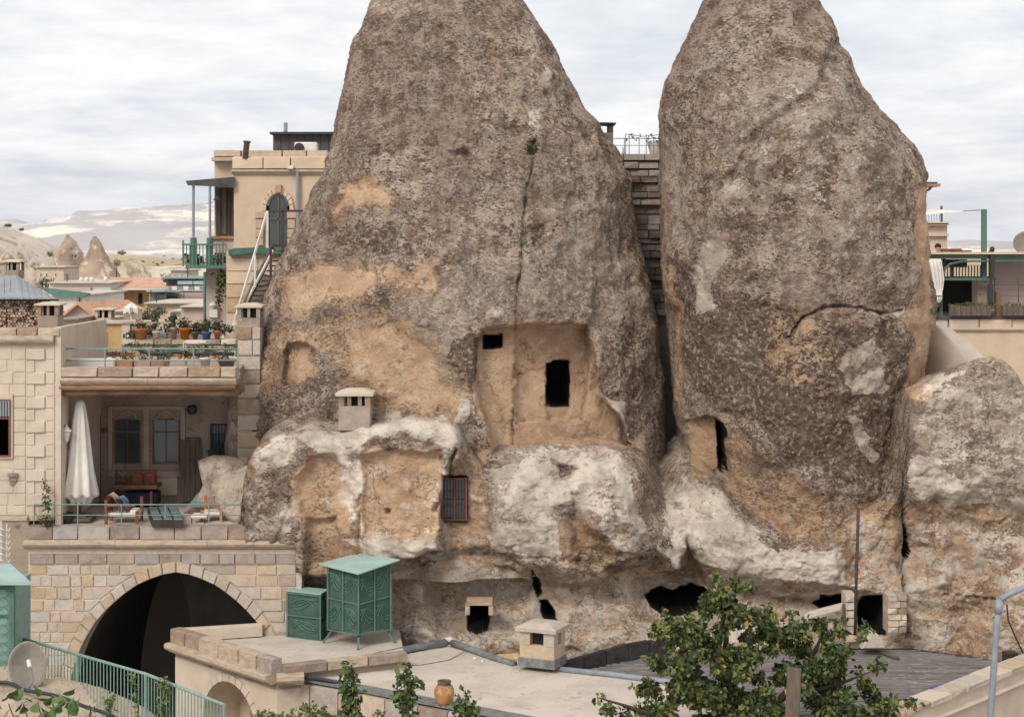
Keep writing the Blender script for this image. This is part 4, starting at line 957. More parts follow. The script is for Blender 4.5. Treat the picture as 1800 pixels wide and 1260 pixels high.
# carved surround of the twin windows, windows, door
s_ = MB(); s_.pb(190, 325, 714, 720, DB - .08, .08); s_.pb(190, 197, 720, 828, DB - .07, .07); s_.pb(318, 325, 720, 828, DB - .07, .07); s_.pb(190, 325, 828, 838, DB - .12, .12); s_.pb(252, 262, 720, 828, DB - .06, .06)
obj('window_surround', s_, M['plaster_mid'], H)
for cx in (224, 292):
    m_ = MB(); pts = [(cx - 24, 736), (cx - 16, 735), (cx - 12, 727), (cx, 722), (cx + 12, 727), (cx + 16, 735), (cx + 24, 736)]
    m_.tube([W(a, b, DB - .03) for a, b in pts], .03, 5); obj('hood_moulding', m_, M['plaster_mid'], H)
window(H, 201, 247, 736, 815, DB - .05, 'wood', 1, 759, fw=2.2, inset=.03)
window(H, 268, 315, 736, 815, DB - .05, 'wood', 1, 759, fw=2.2, inset=.03)
window(H, 369, 400, 745, 802, DB - .05, 'dark_metal', 1, None, bars=True, inset=.03)
d_ = MB().pb(112, 172, 735, 895, DB - .06, .06); D_ = obj('door', d_, M['wood_red'], H)
obj('door_frame', MB().pb(108, 112, 730, 896, DB - .1, .1).pb(172, 176, 730, 896, DB - .1, .1).pb(112, 172, 730, 735, DB - .1, .1), M['wood'], D_)
obj('handle', MB().pb(166, 169, 815, 823, DB - .11, .05), M['grey_metal'], D_)
obj('wall_stone_panel', MB().pb(275, 312, 832, 870, DB - .05, .05), M['plaster'], H)
setp(obj('wall_sign', MB().pb(176, 188, 752, 761, DB - .04, .03), M['wood_red']), 'small dark red plaque on the porch wall beside the brown door', 'sign')
pn = thing('wooden_door', W(334, 880, DB), 'weathered dark plank panel leaning on the porch wall right of the windows', 'wooden door')
for q in range(4): obj('plank', MB().add([W(316 + q * 9.4, 882, DB - .35), W(324.6 + q * 9.4, 882, DB - .35), W(324.6 + q * 9.4, 768 + (q % 2) * 2, DB - .06), W(316 + q * 9.4, 768 + (q % 2) * 2, DB - .06), W(316 + q * 9.4, 882, DB - .3), W(324.6 + q * 9.4, 882, DB - .3), W(324.6 + q * 9.4, 768, DB - .02), W(316 + q * 9.4, 768, DB - .02)], [(0, 1, 2, 3), (1, 5, 6, 2), (0, 3, 7, 4), (3, 2, 6, 7)]), M['wood_old'], pn)
ob = thing('wall_speaker', W(342, 725, DB), 'black round lamp mounted high on the porch wall', 'lamp')
obj('lamp_head', MB().lathe((X(341, DB), DB - .25, Z(727, DB)), [(.001, 0), (.09, .02), (.13, .12), (.10, .22), (.001, .24)], 12), M['dark_metal'], ob, smooth=True)
obj('bracket', MB().bar((X(345, DB), DB, Z(718, DB)), (X(341, DB), DB - .25, Z(720, DB)), .03), M['dark_metal'], ob)
# wooden bench with cushions
bn = thing('bench', W(238, 880, 41.4), 'dark wooden bench with red kilim cushions under the porch windows', 'bench'); DBn = 41.3
obj('seat', MB().pb(200, 276, 853, 859, DBn - .45, .6), M['wood'], bn)
obj('backrest', MB().pb(202, 275, 826, 829, DBn + .1, .05).pb(202, 205, 829, 853, DBn + .1, .05).pb(272, 275, 829, 853, DBn + .1, .05), M['wood'], bn)
cr = MB(); cr.bar(W(205, 830, DBn + .08), W(226, 851, DBn + .08), .03); cr.bar(W(226, 830, DBn + .09), W(205, 851, DBn + .09), .03); cr.pb(226, 229, 829, 853, DBn + .09, .04); obj('cross_brace', cr, M['wood'], bn)
for a in (230, 252): o = obj('cushion', MB().pb(a, a + 20, 831, 852, DBn - .05, .13), M['cushion'], bn); bevel(o, .04, 2)
for a in (202, 270):
    for yb in (-.42, .1): obj('leg', MB().box(X(a, DBn), X(a + 4, DBn), DBn + yb, DBn + yb + .06, Z(886, DBn), Z(859, DBn)), M['wood'], bn)
setp(bevel(obj('covered_table', MB().pb(215, 275, 866, 889, DBn - .35, .55), M['navy']), .03, 2), 'dark navy covered box low beneath the wooden bench', 'storage box')
# lantern on the corner
ln = thing('wall_lantern', W(117, 765, DH), 'white wrought lantern on the porch corner behind the folded parasol', 'lantern')
obj('lamp_shade', MB().lathe(W(117, 779, DH + .25), [(.001, 0), (.05, .05), (.10, .26), (.13, .28), (.05, .36), (.001, .42)], 8), M['white_metal'], ln)
obj('bracket', MB().tube([W(107, 750, DH + .2), W(114, 748, DH + .25), W(117, 752, DH + .25)], .012, 5).tube([W(107, 770, DH + .2), W(112, 772, DH + .25)], .01, 5), M['dark_metal'], ln)
# closed parasol on its stand
DP = 38.9
pr = thing('parasol', W(141, 915, DP), 'tall closed white parasol standing on the terrace before the brown door', 'parasol')
def parasol_mesh():
    mb = MB(); prof = [(703, 5), (708, 8), (740, 13), (790, 18), (830, 23), (866, 29), (870, 27), (872, 20), (880, 17), (884, 12)]; n = 48; vs = []; c = X(141, DP)
    for i, (y, r) in enumerate(prof):
        for k in range(n):
            a = 2 * math.pi * k / n; q = r * DP / F * (1 + (.13 * math.cos(a * 8) + .05 * math.cos(a * 13 + y * .05)) * min(1, i / 3))
            zz = Z(y + (2.5 * math.cos(a * 8) if i > 4 else 0), DP); vs.append((c + q * math.cos(a), DP + q * math.sin(a), zz))
    return mb.add(vs, [(i * n + k, i * n + (k + 1) % n, (i + 1) * n + (k + 1) % n, (i + 1) * n + k)[::-1] for i in range(len(prof) - 1) for k in range(n)] + [tuple(range(n))])
obj('canopy', parasol_mesh(), M['cloth'], pr, smooth=True)
obj('pole', MB().tube([W(141, 918, DP), W(141, 870, DP)], .03, 8), M['dark_metal'], pr)
obj('base', MB().pb(124, 158, 911, 917, DP - .3, .6).pb(130, 152, 906, 911, DP - .2, .4), M['wood_old'], pr)
# terrace railing
zf = Z(925, DA)
railing('terrace_railing', [(X(57, DA), DA + 2.2, zf), (X(57, DA), DA + .12, zf), (X(520, DA), DA + .12, zf)], Z(888, DA) - zf, 'green_light', 'thin pale green tube railing along the edge of the parasol terrace', rails=(1.0, .5), post=1.02, r=.014, rr=.010)
# pots, chairs, skylight on the terrace
def bigpot(px, py, D, w, h, label, mk='dark_metal'):
    o = obj('large_pot', MB().lathe(W(px, py, D), [(.001, 0), (w * .36, 0), (w * .5, h * .7), (w * .46, h * .93), (w * .52, h), (w * .42, h), (w * .38, h * .8), (.001, h * .8)], 16), M[mk], smooth=True)
    return setp(o, label, 'plant pot')
bigpot(116, 922, 38.6, .34, .28, 'dark grey pot standing lowest beside the parasol foot'); bigpot(114, 897, 39.6, .30, .36, 'black urn standing behind the dark grey pot')
bigpot(418, 921, 38.9, .17, .28, 'slim blue grey vase near the rock at the terrace end', 'navy')
bigpot(372, 803, 41.0, .2, .17, 'dark round pot on the rock ledge below the small barred window')
def chair(px, py, D, w, label, wood='wood_red', cloth='pink_cloth', hb=50, hs=26, face=1):
    """px,py middle of the feet; sizes in photo px at D"""
    s = D / F; c = W(px, py, D); t = thing('armchair', c, label, 'chair', 'chairs on the parasol terrace'); W2 = w * s / 2; dep = .5
    for sx in (-1, 1):
        for sy, hh in ((-1, hs * 1.15), (1, hb)): 
            if sx * face < 0: hh = hb
            obj('leg', MB().box(c[0] + sx * W2 - .03, c[0] + sx * W2 + .03, c[1] + sy * dep / 2 - .03, c[1] + sy * dep / 2 + .03, c[2], c[2] + hh * s), M[wood], t)
    obj('seat', MB().box(c[0] - W2, c[0] + W2, c[1] - dep / 2 + .035, c[1] + dep / 2 - .035, c[2] + hs * s * .8, c[2] + hs * s), M['cloth'], t)
    bx = c[0] - face * W2; o = obj('backrest', MB().box(bx - .02 , bx + .02, c[1] - dep / 2 + .04, c[1] + dep / 2 - .04, c[2] + hs * s * 1.1, c[2] + hb * s * .98), M[wood], t)
    obj('armrest', MB().box(c[0] - W2 + .035, c[0] + W2 - .035, c[1] - dep / 2 - .02, c[1] - dep / 2 + .02, c[2] + hs * s * 1.45, c[2] + hs * s * 1.6), M[wood], t)
    return t, c, W2, s
t, c, w2, s = chair(218, 925, 38.75, 54, 'red brown armchair draped with pink and blue cloths left of the skylight')
def drape(name, pts, wdt, mk, label, cat='cloth', th=.02):
    mb = MB(); n = len(pts); vs = []
    for off in (0, th):
        for x, y, z in pts: vs += [(x, y - wdt / 2, z + off), (x, y + wdt / 2, z + off * 1.2)]
    fs = []
    for o_ in (0, 2 * n):
        for i in range(n - 1): fs.append((o_ + 2 * i, o_ + 2 * i + 1, o_ + 2 * i + 3, o_ + 2 * i + 2))
    for i in range(n - 1): fs += [(2 * i, 2 * i + 2, 2 * n + 2 * i + 2, 2 * n + 2 * i), (2 * i + 1, 2 * n + 2 * i + 1, 2 * n + 2 * i + 3, 2 * i + 3)]
    mb.add(vs, fs); o = obj(name, mb, M[mk], smooth=True); m_ = o.modifiers.new('sub', 'SUBSURF'); m_.levels = 2; m_.render_levels = 2; return setp(o, label, cat)
D1 = 38.75
drape('throw', [W(190, 872, D1), W(196, 868, D1), W(204, 874, D1), W(212, 892, D1), W(214, 908, D1)], .34, 'pink_cloth', 'pink and white throw hung over the back of the armchair')
drape('blanket', [W(206, 876, D1), W(214, 874, D1), W(222, 882, D1), W(226, 905, D1)], .4, 'blue_cloth', 'blue blanket lying across the seat of the armchair')
setp(bevel(obj('cushion', MB().pb(228, 242, 895, 907, D1 - .2, .3), M['cloth']), .04, 2), 'small white cushion on the seat of the armchair beside the blue blanket', 'cushion')
t, c, w2, s = chair(375, 921, 39.1, 34, 'orange brown armchair with a white folded cover by the carved rock', wood='terracotta', hb=47, hs=24, face=-1)
drape('cover', [W(374, 872, 39.1), W(384, 868, 39.1), W(395, 876, 39.1), W(397, 898, 39.1), W(396, 912, 39.1)], .4, 'cloth', 'white cover hanging over the orange brown armchair', th=.03)
ct = thing('low_table', W(352, 921, 38.8), 'small white cushioned stool before the orange brown armchair', 'stool')
o = obj('seat', MB().pb(335, 364, 905, 911, 38.6, .4), M['cloth'], ct); bevel(o, .03, 2)
for a in (337, 360):
    for yb in (38.63, 38.95): obj('leg', MB().tube([W(a, 921, yb), W(a, 911, yb)], .014, 5), M['dark_metal'], ct)
sk = thing('skylight', W(292, 918, 39.3), 'low dark glazed skylight frame set on the terrace floor', 'skylight')
A_, B_, C_, D2_ = G(259, 899, zf + .06), G(312, 899, zf + .06), G(323, 922, zf + .06), G(268, 922, zf + .06)
obj('frame', MB().slab([A_[:2], B_[:2], C_[:2], D2_[:2]], zf + .0, zf + .16), M['dark_metal'], sk)
for r_ in range(2):
    for q in range(3):
        l2 = lambda P, Q, t: Vector(P) * (1 - t) + Vector(Q) * t
        u0, u1, v0, v1 = q / 3 + .03, (q + 1) / 3 - .03, r_ / 2 + .04, (r_ + 1) / 2 - .04
        pt = lambda u, v: l2(l2(A_, B_, u), l2(D2_, C_, u), v)
        obj('pane', MB().slab([pt(u0, v0)[:2], pt(u1, v0)[:2], pt(u1, v1)[:2], pt(u0, v1)[:2]], zf + .155, zf + .185), M['glass_grey'], sk)
setp(obj('wall_mirror', MB().add([W(330, 890, 39.6), W(368, 892, 39.6), W(366, 870, 40.0), W(346, 868, 40.0), W(330, 890, 39.65), W(368, 892, 39.65), W(366, 870, 40.05), W(346, 868, 40.05)], [(0, 1, 2, 3), (7, 6, 5, 4), (0, 4, 5, 1), (1, 5, 6, 2), (2, 6, 7, 3), (3, 7, 4, 0)]), M['glass_grey']), 'tilted grey glass panel behind the orange brown armchair', 'glass panel')
# climbing plant on the corner and greenery
bush('climbing_plant', [(83, 880, 38.05, 7, 26), (82, 915, 38.0, 14, 10), (78, 850, 38.1, 5, 14)], 260, .07, 'small dry climbing plant at the foot of the stucco corner', 'plant', ['olive', 'leaf2', 'leaf_dark'], 3)
bush('ground_plant', [(477, 913, 38.25, 9, 5)], 70, .06, 'small green tuft on the terrace edge near the rock end', 'plant', ['shrub', 'leaf2', 'leaf_dark'], 4)
M['green_mid'] = mat('green_mid_paint', (.085, .19, .15), (.07, .15, .12), 6, rough=.5, bump=0)
# ------------------------------------------------------------------ low house with the flat roof in front of the arch
zR, zP = -8.56, -8.22
K = G(487, 1157, zP); Lb = G(308, 1102, zP); Bk = G(462, 1091, zP); Rt = G(712, 1133, zP)
LH = thing('low_house', (K[0], K[1], -13), 'low flat-roofed stone house with an arched niche, green cages on its roof', 'house')
def wallrun(parent, a, b, z0, z1, th, mk, name='wall'):
    a, b = Vector((a[0], a[1], 0)), Vector((b[0], b[1], 0)); d = (b - a).normalized(); o = Vector((-d.y, d.x, 0)) * th
    return obj(name, MB().slab([a[:2], b[:2], (b + o)[:2], (a + o)[:2]], z0, z1), M[mk], parent)
dL = (Vector(K[:2]) - Vector(Lb[:2])).normalized(); dR = (Vector(Rt[:2]) - Vector(K[:2])).normalized()
obj('roof', MB().slab([Lb[:2], K[:2], Rt[:2], (X(700, 38.2), 38.6), (X(452, 38.2), 37.98), (Bk[0], Bk[1])], zR - .3, zR), M['roof_screed'], LH)
# niche wall on the left-front face
def face_pt(u, z): p = Vector(Lb[:2]) + dL * u; return (p.x, p.y, z)
Lw = (Vector(K[:2]) - Vector(Lb[:2])).length
nrm = Vector((dL.y, -dL.x))
fw = MB(); cu, rw, zs = Lw * .56, 1.0, -9.95; ns = 14
pts = [(cu - rw, -13.2)] + [(cu - rw * math.cos(math.pi * k / ns), zs + rw * .95 * math.sin(math.pi * k / ns)) for k in range(ns + 1)] + [(cu + rw, -13.2)]
zt = zR - .02
for i in range(len(pts) - 1):
    (u0, z0), (u1, z1) = pts[i], pts[i + 1]
    if abs(u1 - u0) > 1e-5: fw.add([face_pt(u0, z0), face_pt(u1, z1), face_pt(u1, zt), face_pt(u0, zt)], [(0, 1, 2, 3)])
    i0, i1 = face_pt(u0, z0), face_pt(u1, z1); off = -nrm * .9
    fw.add([i0, i1, (i1[0] + off.x, i1[1] + off.y, i1[2]), (i0[0] + off.x, i0[1] + off.y, i0[2])], [(3, 2, 1, 0)])
fw.add([face_pt(0, -13.2), face_pt(cu - rw, -13.2), face_pt(cu - rw, zt), face_pt(0, zt)], [(0, 1, 2, 3)])
fw.add([face_pt(cu + rw, -13.2), face_pt(Lw, -13.2), face_pt(Lw, zt), face_pt(cu + rw, zt)], [(0, 1, 2, 3)])
obj('wall', fw, M['plaster'], LH)
bw = MB(); a, b = face_pt(cu - 1.3, 0), face_pt(cu + 1.3, 0); off = -nrm * .9
bw.slab([(a[0] + off.x, a[1] + off.y), (b[0] + off.x, b[1] + off.y), (b[0] + off.x * 1.3, b[1] + off.y * 1.3), (a[0] + off.x * 1.3, a[1] + off.y * 1.3)], -13.2, zt - .1); obj('niche_wall', bw, M['plaster_tan'], LH)
# arch ring of the niche
for i in range(ns):
    a0, a1 = math.pi * (i + .04) / ns, math.pi * (i + .96) / ns; q = []
    for rr_, aa in ((rw, a0), (rw, a1), (rw + .17, a1), (rw + .17, a0)): q.append((cu - rr_ * math.cos(aa), zs + rr_ * .95 * math.sin(aa)))
    vs = []
    for o_ in (.0, .035):
        for u, z in q: f_ = face_pt(u, z); vs.append((f_[0] + nrm.x * o_, f_[1] + nrm.y * o_, z))
    obj('voussoir', MB().add(vs, [(4, 5, 6, 7), (0, 1, 5, 4), (1, 2, 6, 5), (2, 3, 7, 6), (3, 0, 4, 7)]), M['plaster'], LH)
dd = face_pt(cu + .5, 0); o_ = -nrm * .86
obj('door', MB().slab([(face_pt(cu + .15, 0)[0] + o_.x, face_pt(cu + .15, 0)[1] + o_.y), (face_pt(cu + .8, 0)[0] + o_.x, face_pt(cu + .8, 0)[1] + o_.y), (face_pt(cu + .8, 0)[0] + o_.x * 1.08, face_pt(cu + .8, 0)[1] + o_.y * 1.08), (face_pt(cu + .15, 0)[0] + o_.x * 1.08, face_pt(cu + .15, 0)[1] + o_.y * 1.08)], -13, -11.35), M['wood_red'], LH)
q = face_pt(cu + 1.05, 0); obj('door', MB().obox((q[0] + nrm.x * .01, q[1] + nrm.y * .01, -11.4), (.14, .05, 1.0), Matrix.Rotation(math.atan2(dL.y, dL.x), 3, 'Z')), M['wood'], LH)
lt = thing('hanging_lamp', face_pt(cu + .25, -10.1), 'small grey cone lamp hanging in the arched niche', 'lamp'); q = face_pt(cu + .25, 0)
q = (q[0] - nrm.x * .35, q[1] - nrm.y * .35)
obj('lamp_shade', MB().lathe((q[0], q[1], -10.35), [(.17, 0), (.15, .03), (.03, .14), (.03, .2), (.001, .2)], 14), M['grey_metal'], lt, smooth=True)
obj('cord', MB().tube([(q[0], q[1], -10.15), (q[0], q[1], -9.1)], .008, 5), M['dark_metal'], lt)
# right-hand wall below the roof
wallrun(LH, K, Rt, -13.2, zR - .01, .3, 'plaster', 'side_wall')
# parapet blocks and cornices
run_course(LH, (Lb[0], Lb[1], zR), (K[0], K[1], zR), zP - zR, .62, ['stone_brown', 'cornice'], dep=.26, name='parapet_stone')
run_course(LH, (K[0] + .1, K[1] + .06, zR), (Rt[0], Rt[1] + .06, zR), .2, .85, ['stone_brown', 'cornice', 'stone_grey'], dep=.26, name='parapet_stone')
run_course(LH, (Lb[0] + .12, Lb[1] + .12, zR), (Bk[0], Bk[1], zR), zP - zR - .05, 1.3, 'plaster', dep=.2, name='parapet_stone')
moulding(LH, Vector((Lb[0], Lb[1], zR - .17)) + Vector((nrm.x, nrm.y, 0)) * .1, Vector((K[0], K[1], zR - .17)) + Vector((nrm.x, nrm.y, 0)) * .1, PROF, 'cornice', seg=1.2)
moulding(LH, (K[0], K[1] - .1, zR - .17), (K[0] + .55, K[1] - .02, zR - .17), PROF, 'cornice', seg=1.2)

# ------------------------------------------------------------------ main flat roof in the foreground
zM = -8.70
A1, B1 = G(790, 1135, zM), G(515, 1186, zM)
C1 = G(1100, 1296, zM); D1_ = G(1290, 1215, zM); E1 = G(990, 1176, zM); Fm = G(1400, 1330, zM)
RB = thing('flat_roof_house', (C1[0], C1[1], -13), 'house whose broad pale screed roof fills the bottom foreground', 'house')
BR = G(1560, 1400, zM)
obj('roof', MB().slab([A1[:2], B1[:2], C1[:2], Fm[:2], BR[:2], D1_[:2], E1[:2]], zM - .12, zM), M['roof_screed'], RB)
dW = (Vector(C1[:2]) - Vector(B1[:2])).normalized(); nW = Vector((dW.y, -dW.x))
def wpt(u, out, z): p = Vector(B1[:2]) + dW * u + nW * out; return (p.x, p.y, z)
LW = (Vector(C1[:2]) - Vector(B1[:2])).length
wallrun(RB, wpt(0, -.02, 0), wpt(LW, -.02, 0), -13.2, zM - .14, .35, 'plaster', 'wall')
run_course(RB, wpt(.05, .06, zM - .62), wpt(LW, .06, zM - .62), .56, .75, ['stone_brown', 'stone_grey', 'stone'], dep=.3, name='parapet_stone')
moulding(RB, wpt(-.2, .12, zM - .95), wpt(LW, .12, zM - .95), [(-.2, 0), (.04, 0), (.12, .07), (.2, .12), (.22, .2), (.18, .28), (-.2, .33)], 'cornice', seg=.9)
run_course(RB, wpt(.0, .03, zM - 1.5), wpt(LW, .03, zM - 1.5), .5, .9, ['stone', 'stone_brown'], dep=.2)
obj('metal_edge', MB().bar(wpt(0, .02, zM + .0), wpt(LW, .02, zM + .0), .34, .05), M['pipe_grey'], RB)
wallrun(RB, G(515, 1186, zM), A1, -13.2, zM - .14, .3, 'plaster', 'side_wall')
def up(p, dz): return (p[0], p[1], p[2] + dz)
gp = thing('gutter_pipe', up(B1, 0), 'thick grey felt-wrapped pipe rimming the back of the pale roof', 'pipe')
obj('pipe_run', MB().tube([up(B1, .05), up(G(640, 1163, zM), .06), up(G(720, 1146, zM), .07), up(A1, .09)], .085, 9), M['pipe_grey'], gp, smooth=True)
obj('pipe_run', MB().tube([up(A1, .09), up(G(830, 1147, zM), .07), up(G(868, 1160, zM), .05), up(G(905, 1170, zM), .03)], .075, 9), M['pipe_grey'], gp, smooth=True)
obj('pipe_run', MB().tube([up(G(985, 1180, zM), .05), up(G(1080, 1190, zM), .05), up(G(1180, 1203, zM), .05), up(G(1290, 1216, zM), .05)], .06, 9), M['grey_metal'], gp, smooth=True)
obj('joint', MB().lathe(up(A1, .02), [(.001, 0), (.1, 0), (.11, .15), (.001, .19)], 10), M['white_metal'], gp)
hs = obj('hose', MB().tube([up(G(600, 1205, zM), .06), wpt(.55, .2, zM + .08), wpt(.30, .28, zM + .03), wpt(.12, .33, zM - .1), wpt(.1, .36, zM - .5), wpt(.0, .4, zM - .75), wpt(.05, .42, zM - .95), wpt(.2, .4, zM - 1.1), wpt(.22, .36, zM - 1.7)], .045, 8), M['hose'], smooth=True)
m_ = hs.modifiers.new('sub', 'SUBSURF'); m_.levels = m_.render_levels = 2
setp(hs, 'black hose looping over the corner of the pale roof and down its wall', 'hose')
setp(obj('cable', MB().tube([up(G(828, 1142, zM), .05), up(G(790, 1160, zM), .012), up(G(740, 1169, zM), .012), up(G(680, 1170, zM), .012), up(G(640, 1178, zM), .012)], .009, 5), M['pipe_grey']), 'thin grey cable lying across the pale roof', 'cable')
CH = chimney(921, 987, 1096, 1172, 35.2, .62, 'square tan chimney with a grey base standing on the pale roof', mk='stone_tan', caph=15, openh=24, rot=-.42, over=6, base=14, mull=0, capk='stone_tan', pw=.3)
setp(bevel(obj('stone_slab', MB().obox(up(G(896, 1160, zM), .05), (.22, .16, .045), Matrix.Rotation(.3, 3, 'Z') @ Matrix.Rotation(.12, 3, 'X')), M['ochre']), .01), 'loose yellow stone slab lying left of the tan chimney', 'stone slab')
jr = thing('clay_jar', G(781, 1238, zM), 'tall orange brown clay jar with a dark mouth on the roof edge', 'jar'); c = G(781, 1238, zM)
jp = [(.001, 0), (.13, .0), (.165, .08), (.195, .2), (.19, .3), (.14, .385), (.115, .41), (.135, .44), (.135, .46), (.10, .46), (.095, .42), (.12, .36), (.15, .25), (.001, .15)]
obj('body', MB().lathe(c, jp[:6], 24), M['pottery'], jr, smooth=True); obj('neck', MB().lathe(c, jp[5:], 24), M['wood_old'], jr, smooth=True)
# small clay lumps by the pipe
for a, b, s_, l_ in ((835, 1158, .05, 'pale pebble beside the pipe near the back of the roof'), (848, 1163, .035, 'tiny white pebble next to the larger pale one')):
    setp(obj('pebble', MB().lathe(G(a, b, zM), [(.001, 0), (s_, .0), (s_ * .9, s_ * .7), (.001, s_)], 7, wob=.2), M['white'], smooth=True), l_, 'stone')
# black membrane parapet and planked roof to the right
zD = -8.80
DR = thing('plank_roof', G(1500, 1200, zD), 'dark flat roof of weathered streaky boards behind the tree', 'roof')
def gq(a, b): return G(a, b, zD)
bl, br2 = gq(1000, 1190), gq(1830, 1150)
Y0, Y1 = gq(0, 1272)[1], gq(0, 1150)[1]
obj('roof_deck', MB().slab([gq(985, 1180)[:2], gq(1165, 1143)[:2], gq(1600, 1138)[:2], gq(1770, 1162)[:2], gq(1585, 1262)[:2], gq(1450, 1330)[:2], gq(1280, 1300)[:2]], zD - .2, zD - .01), M['black_sheet'], DR)
random.seed(9); yv = gq(0, 1258)[1] - .6; k = 0
def edge(y, poly):      # x range of a polygon at depth y
    xs = []
    for i in range(len(poly)):
        a, b = poly[i], poly[(i + 1) % len(poly)]
        if (a[1] > y) != (b[1] > y): xs.append(a[0] + (b[0] - a[0]) * (y - a[1]) / (b[1] - a[1]))
    return (min(xs), max(xs)) if len(xs) > 1 else None
PO = [gq(1010, 1182)[:2], gq(1165, 1146)[:2], gq(1600, 1141)[:2], gq(1765, 1163)[:2], gq(1582, 1260)[:2], gq(1450, 1328)[:2], gq(1285, 1298)[:2]]
while yv < gq(0, 1143)[1]:
    w = random.uniform(.13, .17); e1 = edge(yv, PO); e2 = edge(yv + w, PO)
    if e1 and e2:
        x0, x1 = max(e1[0], e2[0]), min(e1[1], e2[1]); cut = x0 + (x1 - x0) * random.uniform(.3, .7)
        for a, b in ((x0, cut - .01), (cut + .01, x1)):
            if b - a > .2: obj('plank', MB().box(a, b, yv, yv + w - .014, zD - .008, zD + random.uniform(.012, .028)), M['plank'], DR)
    yv += w; k += 1
pw = thing('membrane_parapet', G(1080, 1175, zD), 'low parapet wrapped in torn black membrane behind the tan chimney', 'parapet')
a, b = Vector(G(988, 1172, zM)), Vector(G(1180, 1143, zM)); n = 5
for k in range(n):
    p, q = a + (b - a) * (k / n), a + (b - a) * ((k + 1) / n) - (b - a).normalized() * .02; hh = .08 + .2 * min(1, (k + 1) / 3)
    d = (q - p).normalized(); o_ = Vector((-d.y, d.x, 0)) * .14
    h0 = .06 + .2 * min(1, k / 3); h1 = hh; ps = [p, q, q + o_, p + o_]
    vs = [(v.x, v.y, zM - .15) for v in ps] + [(v.x, v.y, zM + (h0 if i in (0, 3) else h1)) for i, v in enumerate(ps)]
    obj('membrane_sheet', MB().add(vs, [(3, 2, 1, 0), (4, 5, 6, 7), (0, 1, 5, 4), (1, 2, 6, 5), (2, 3, 7, 6), (3, 0, 4, 7)]), M['black_sheet'], pw)
setp(obj('wooden_pole', MB().tube([up(gq(1515, 1141), .08), up(gq(1580, 1162), .06)], .035, 7), M['wood_old']), 'thin weathered pole lying on the planked roof by the dark doorway', 'pole')
# right-hand boundary wall
zB = -8.42; a, b = Vector(G(1590, 1256, zB)), Vector(G(1830, 1160, zB)); ex = (b - a).normalized(); a2 = a - ex * 4; b2 = b + ex * 3
BW = thing('boundary_wall', (a.x, a.y, -13), 'pale plastered wall with worn coping stones at the lower right corner', 'wall')
nn = Vector((ex.y, -ex.x, 0))
obj('wall', MB().slab([(a2 - nn * .12)[:2], (b2 - nn * .12)[:2], (b2 - nn * .5)[:2], (a2 - nn * .5)[:2]], -13.2, zB - .1), M['plaster'], BW)
run_course(BW, a2 + Vector((0, 0, -.09)) - nn * .28, b2 + Vector((0, 0, -.09)) - nn * .28, .12, .8, ['stone', 'plaster', 'cornice'], dep=.46, name='coping_stone')
moulding(BW, a2 + Vector((0, 0, -.42)) - nn * .1, b2 + Vector((0, 0, -.42)) - nn * .1, [(-.1, 0), (.02, 0), (.05, .03), (.07, .07), (.05, .11), (-.1, .12)], 'plaster', seg=1.4)
setp(bevel(obj('blue_tub', MB().obox(up(gq(1648, 1218), .1), (.16, .07, .05), Matrix.Rotation(.5, 3, 'Z')), M['blue']), .02), 'small blue plastic tub at the edge of the planked roof', 'tub')
setp(bevel(obj('dark_crate', MB().obox(up(gq(1776, 1172), .16), (.14, .12, .17), Matrix.Rotation(.2, 3, 'Z')), M['dark_metal']), .02), 'black box standing behind the right boundary wall', 'crate')
# street lamp, wooden post, thin pole
DL = 29.0
sl = thing('street_lamp', (X(1743, DL), DL, -13), 'grey steel street lamp pole bent over at the right edge', 'street lamp')
obj('pole', MB().tube([(X(1739, DL), DL, -13), W(1741, 1260, DL), W(1752, 1100, DL), W(1757, 1052, DL)], [.07, .06, .055, .05], 12), M['grey_metal'], sl, smooth=True)
obj('arm', MB().tube([W(1757, 1053, DL), W(1780, 1041, DL), W(1850, 1012, DL)], .05, 10), M['grey_metal'], sl, smooth=True)
obj('collar', MB().tube([W(1754.3, 1078, DL), W(1756.7, 1056, DL)], .066, 12), M['grey_metal'], sl, smooth=True)
setp(obj('cable', MB().tube([W(1770, 1062, 37.2), W(1772, 1090, 37.2), W(1790, 1130, 37.2), W(1800, 1150, 37.2)], .018, 6), M['dark_metal']), 'black cable hanging down the cliff behind the street lamp', 'cable')
DQ = 28.0
setp(bevel(obj('wooden_post', MB().add([W(1374, 1400, DQ), W(1398, 1400, DQ), W(1409, 1176, DQ), W(1384, 1172, DQ), W(1374, 1400, DQ + .2), W(1398, 1400, DQ + .2), W(1409, 1174, DQ + .2), W(1384, 1171, DQ + .2)], [(0, 1, 2, 3), (7, 6, 5, 4), (0, 4, 5, 1), (1, 5, 6, 2), (2, 6, 7, 3), (3, 7, 4, 0)]), M['wood_old']), .012), 'thick weathered wooden post rising in front of the leafy tree', 'post')
tp = thing('metal_pole', W(1504, 1112, 37.1), 'thin rusty pole standing before the dark cliff doorway', 'pole')
obj('pole', MB().tube([W(1503, 1116, 37.1), W(1505, 1020, 37.1), W(1509, 893, 37.1)], .035, 8), M['rust'], tp, smooth=True)
obj('cross_pin', MB().bar(W(1500, 914, 37.1), W(1514, 916, 37.1), .02), M['grey_metal'], tp)
obj('cross_pin', MB().bar(W(1498, 1028, 37.1), W(1512, 1028, 37.1), .03), M['white_metal'], tp)
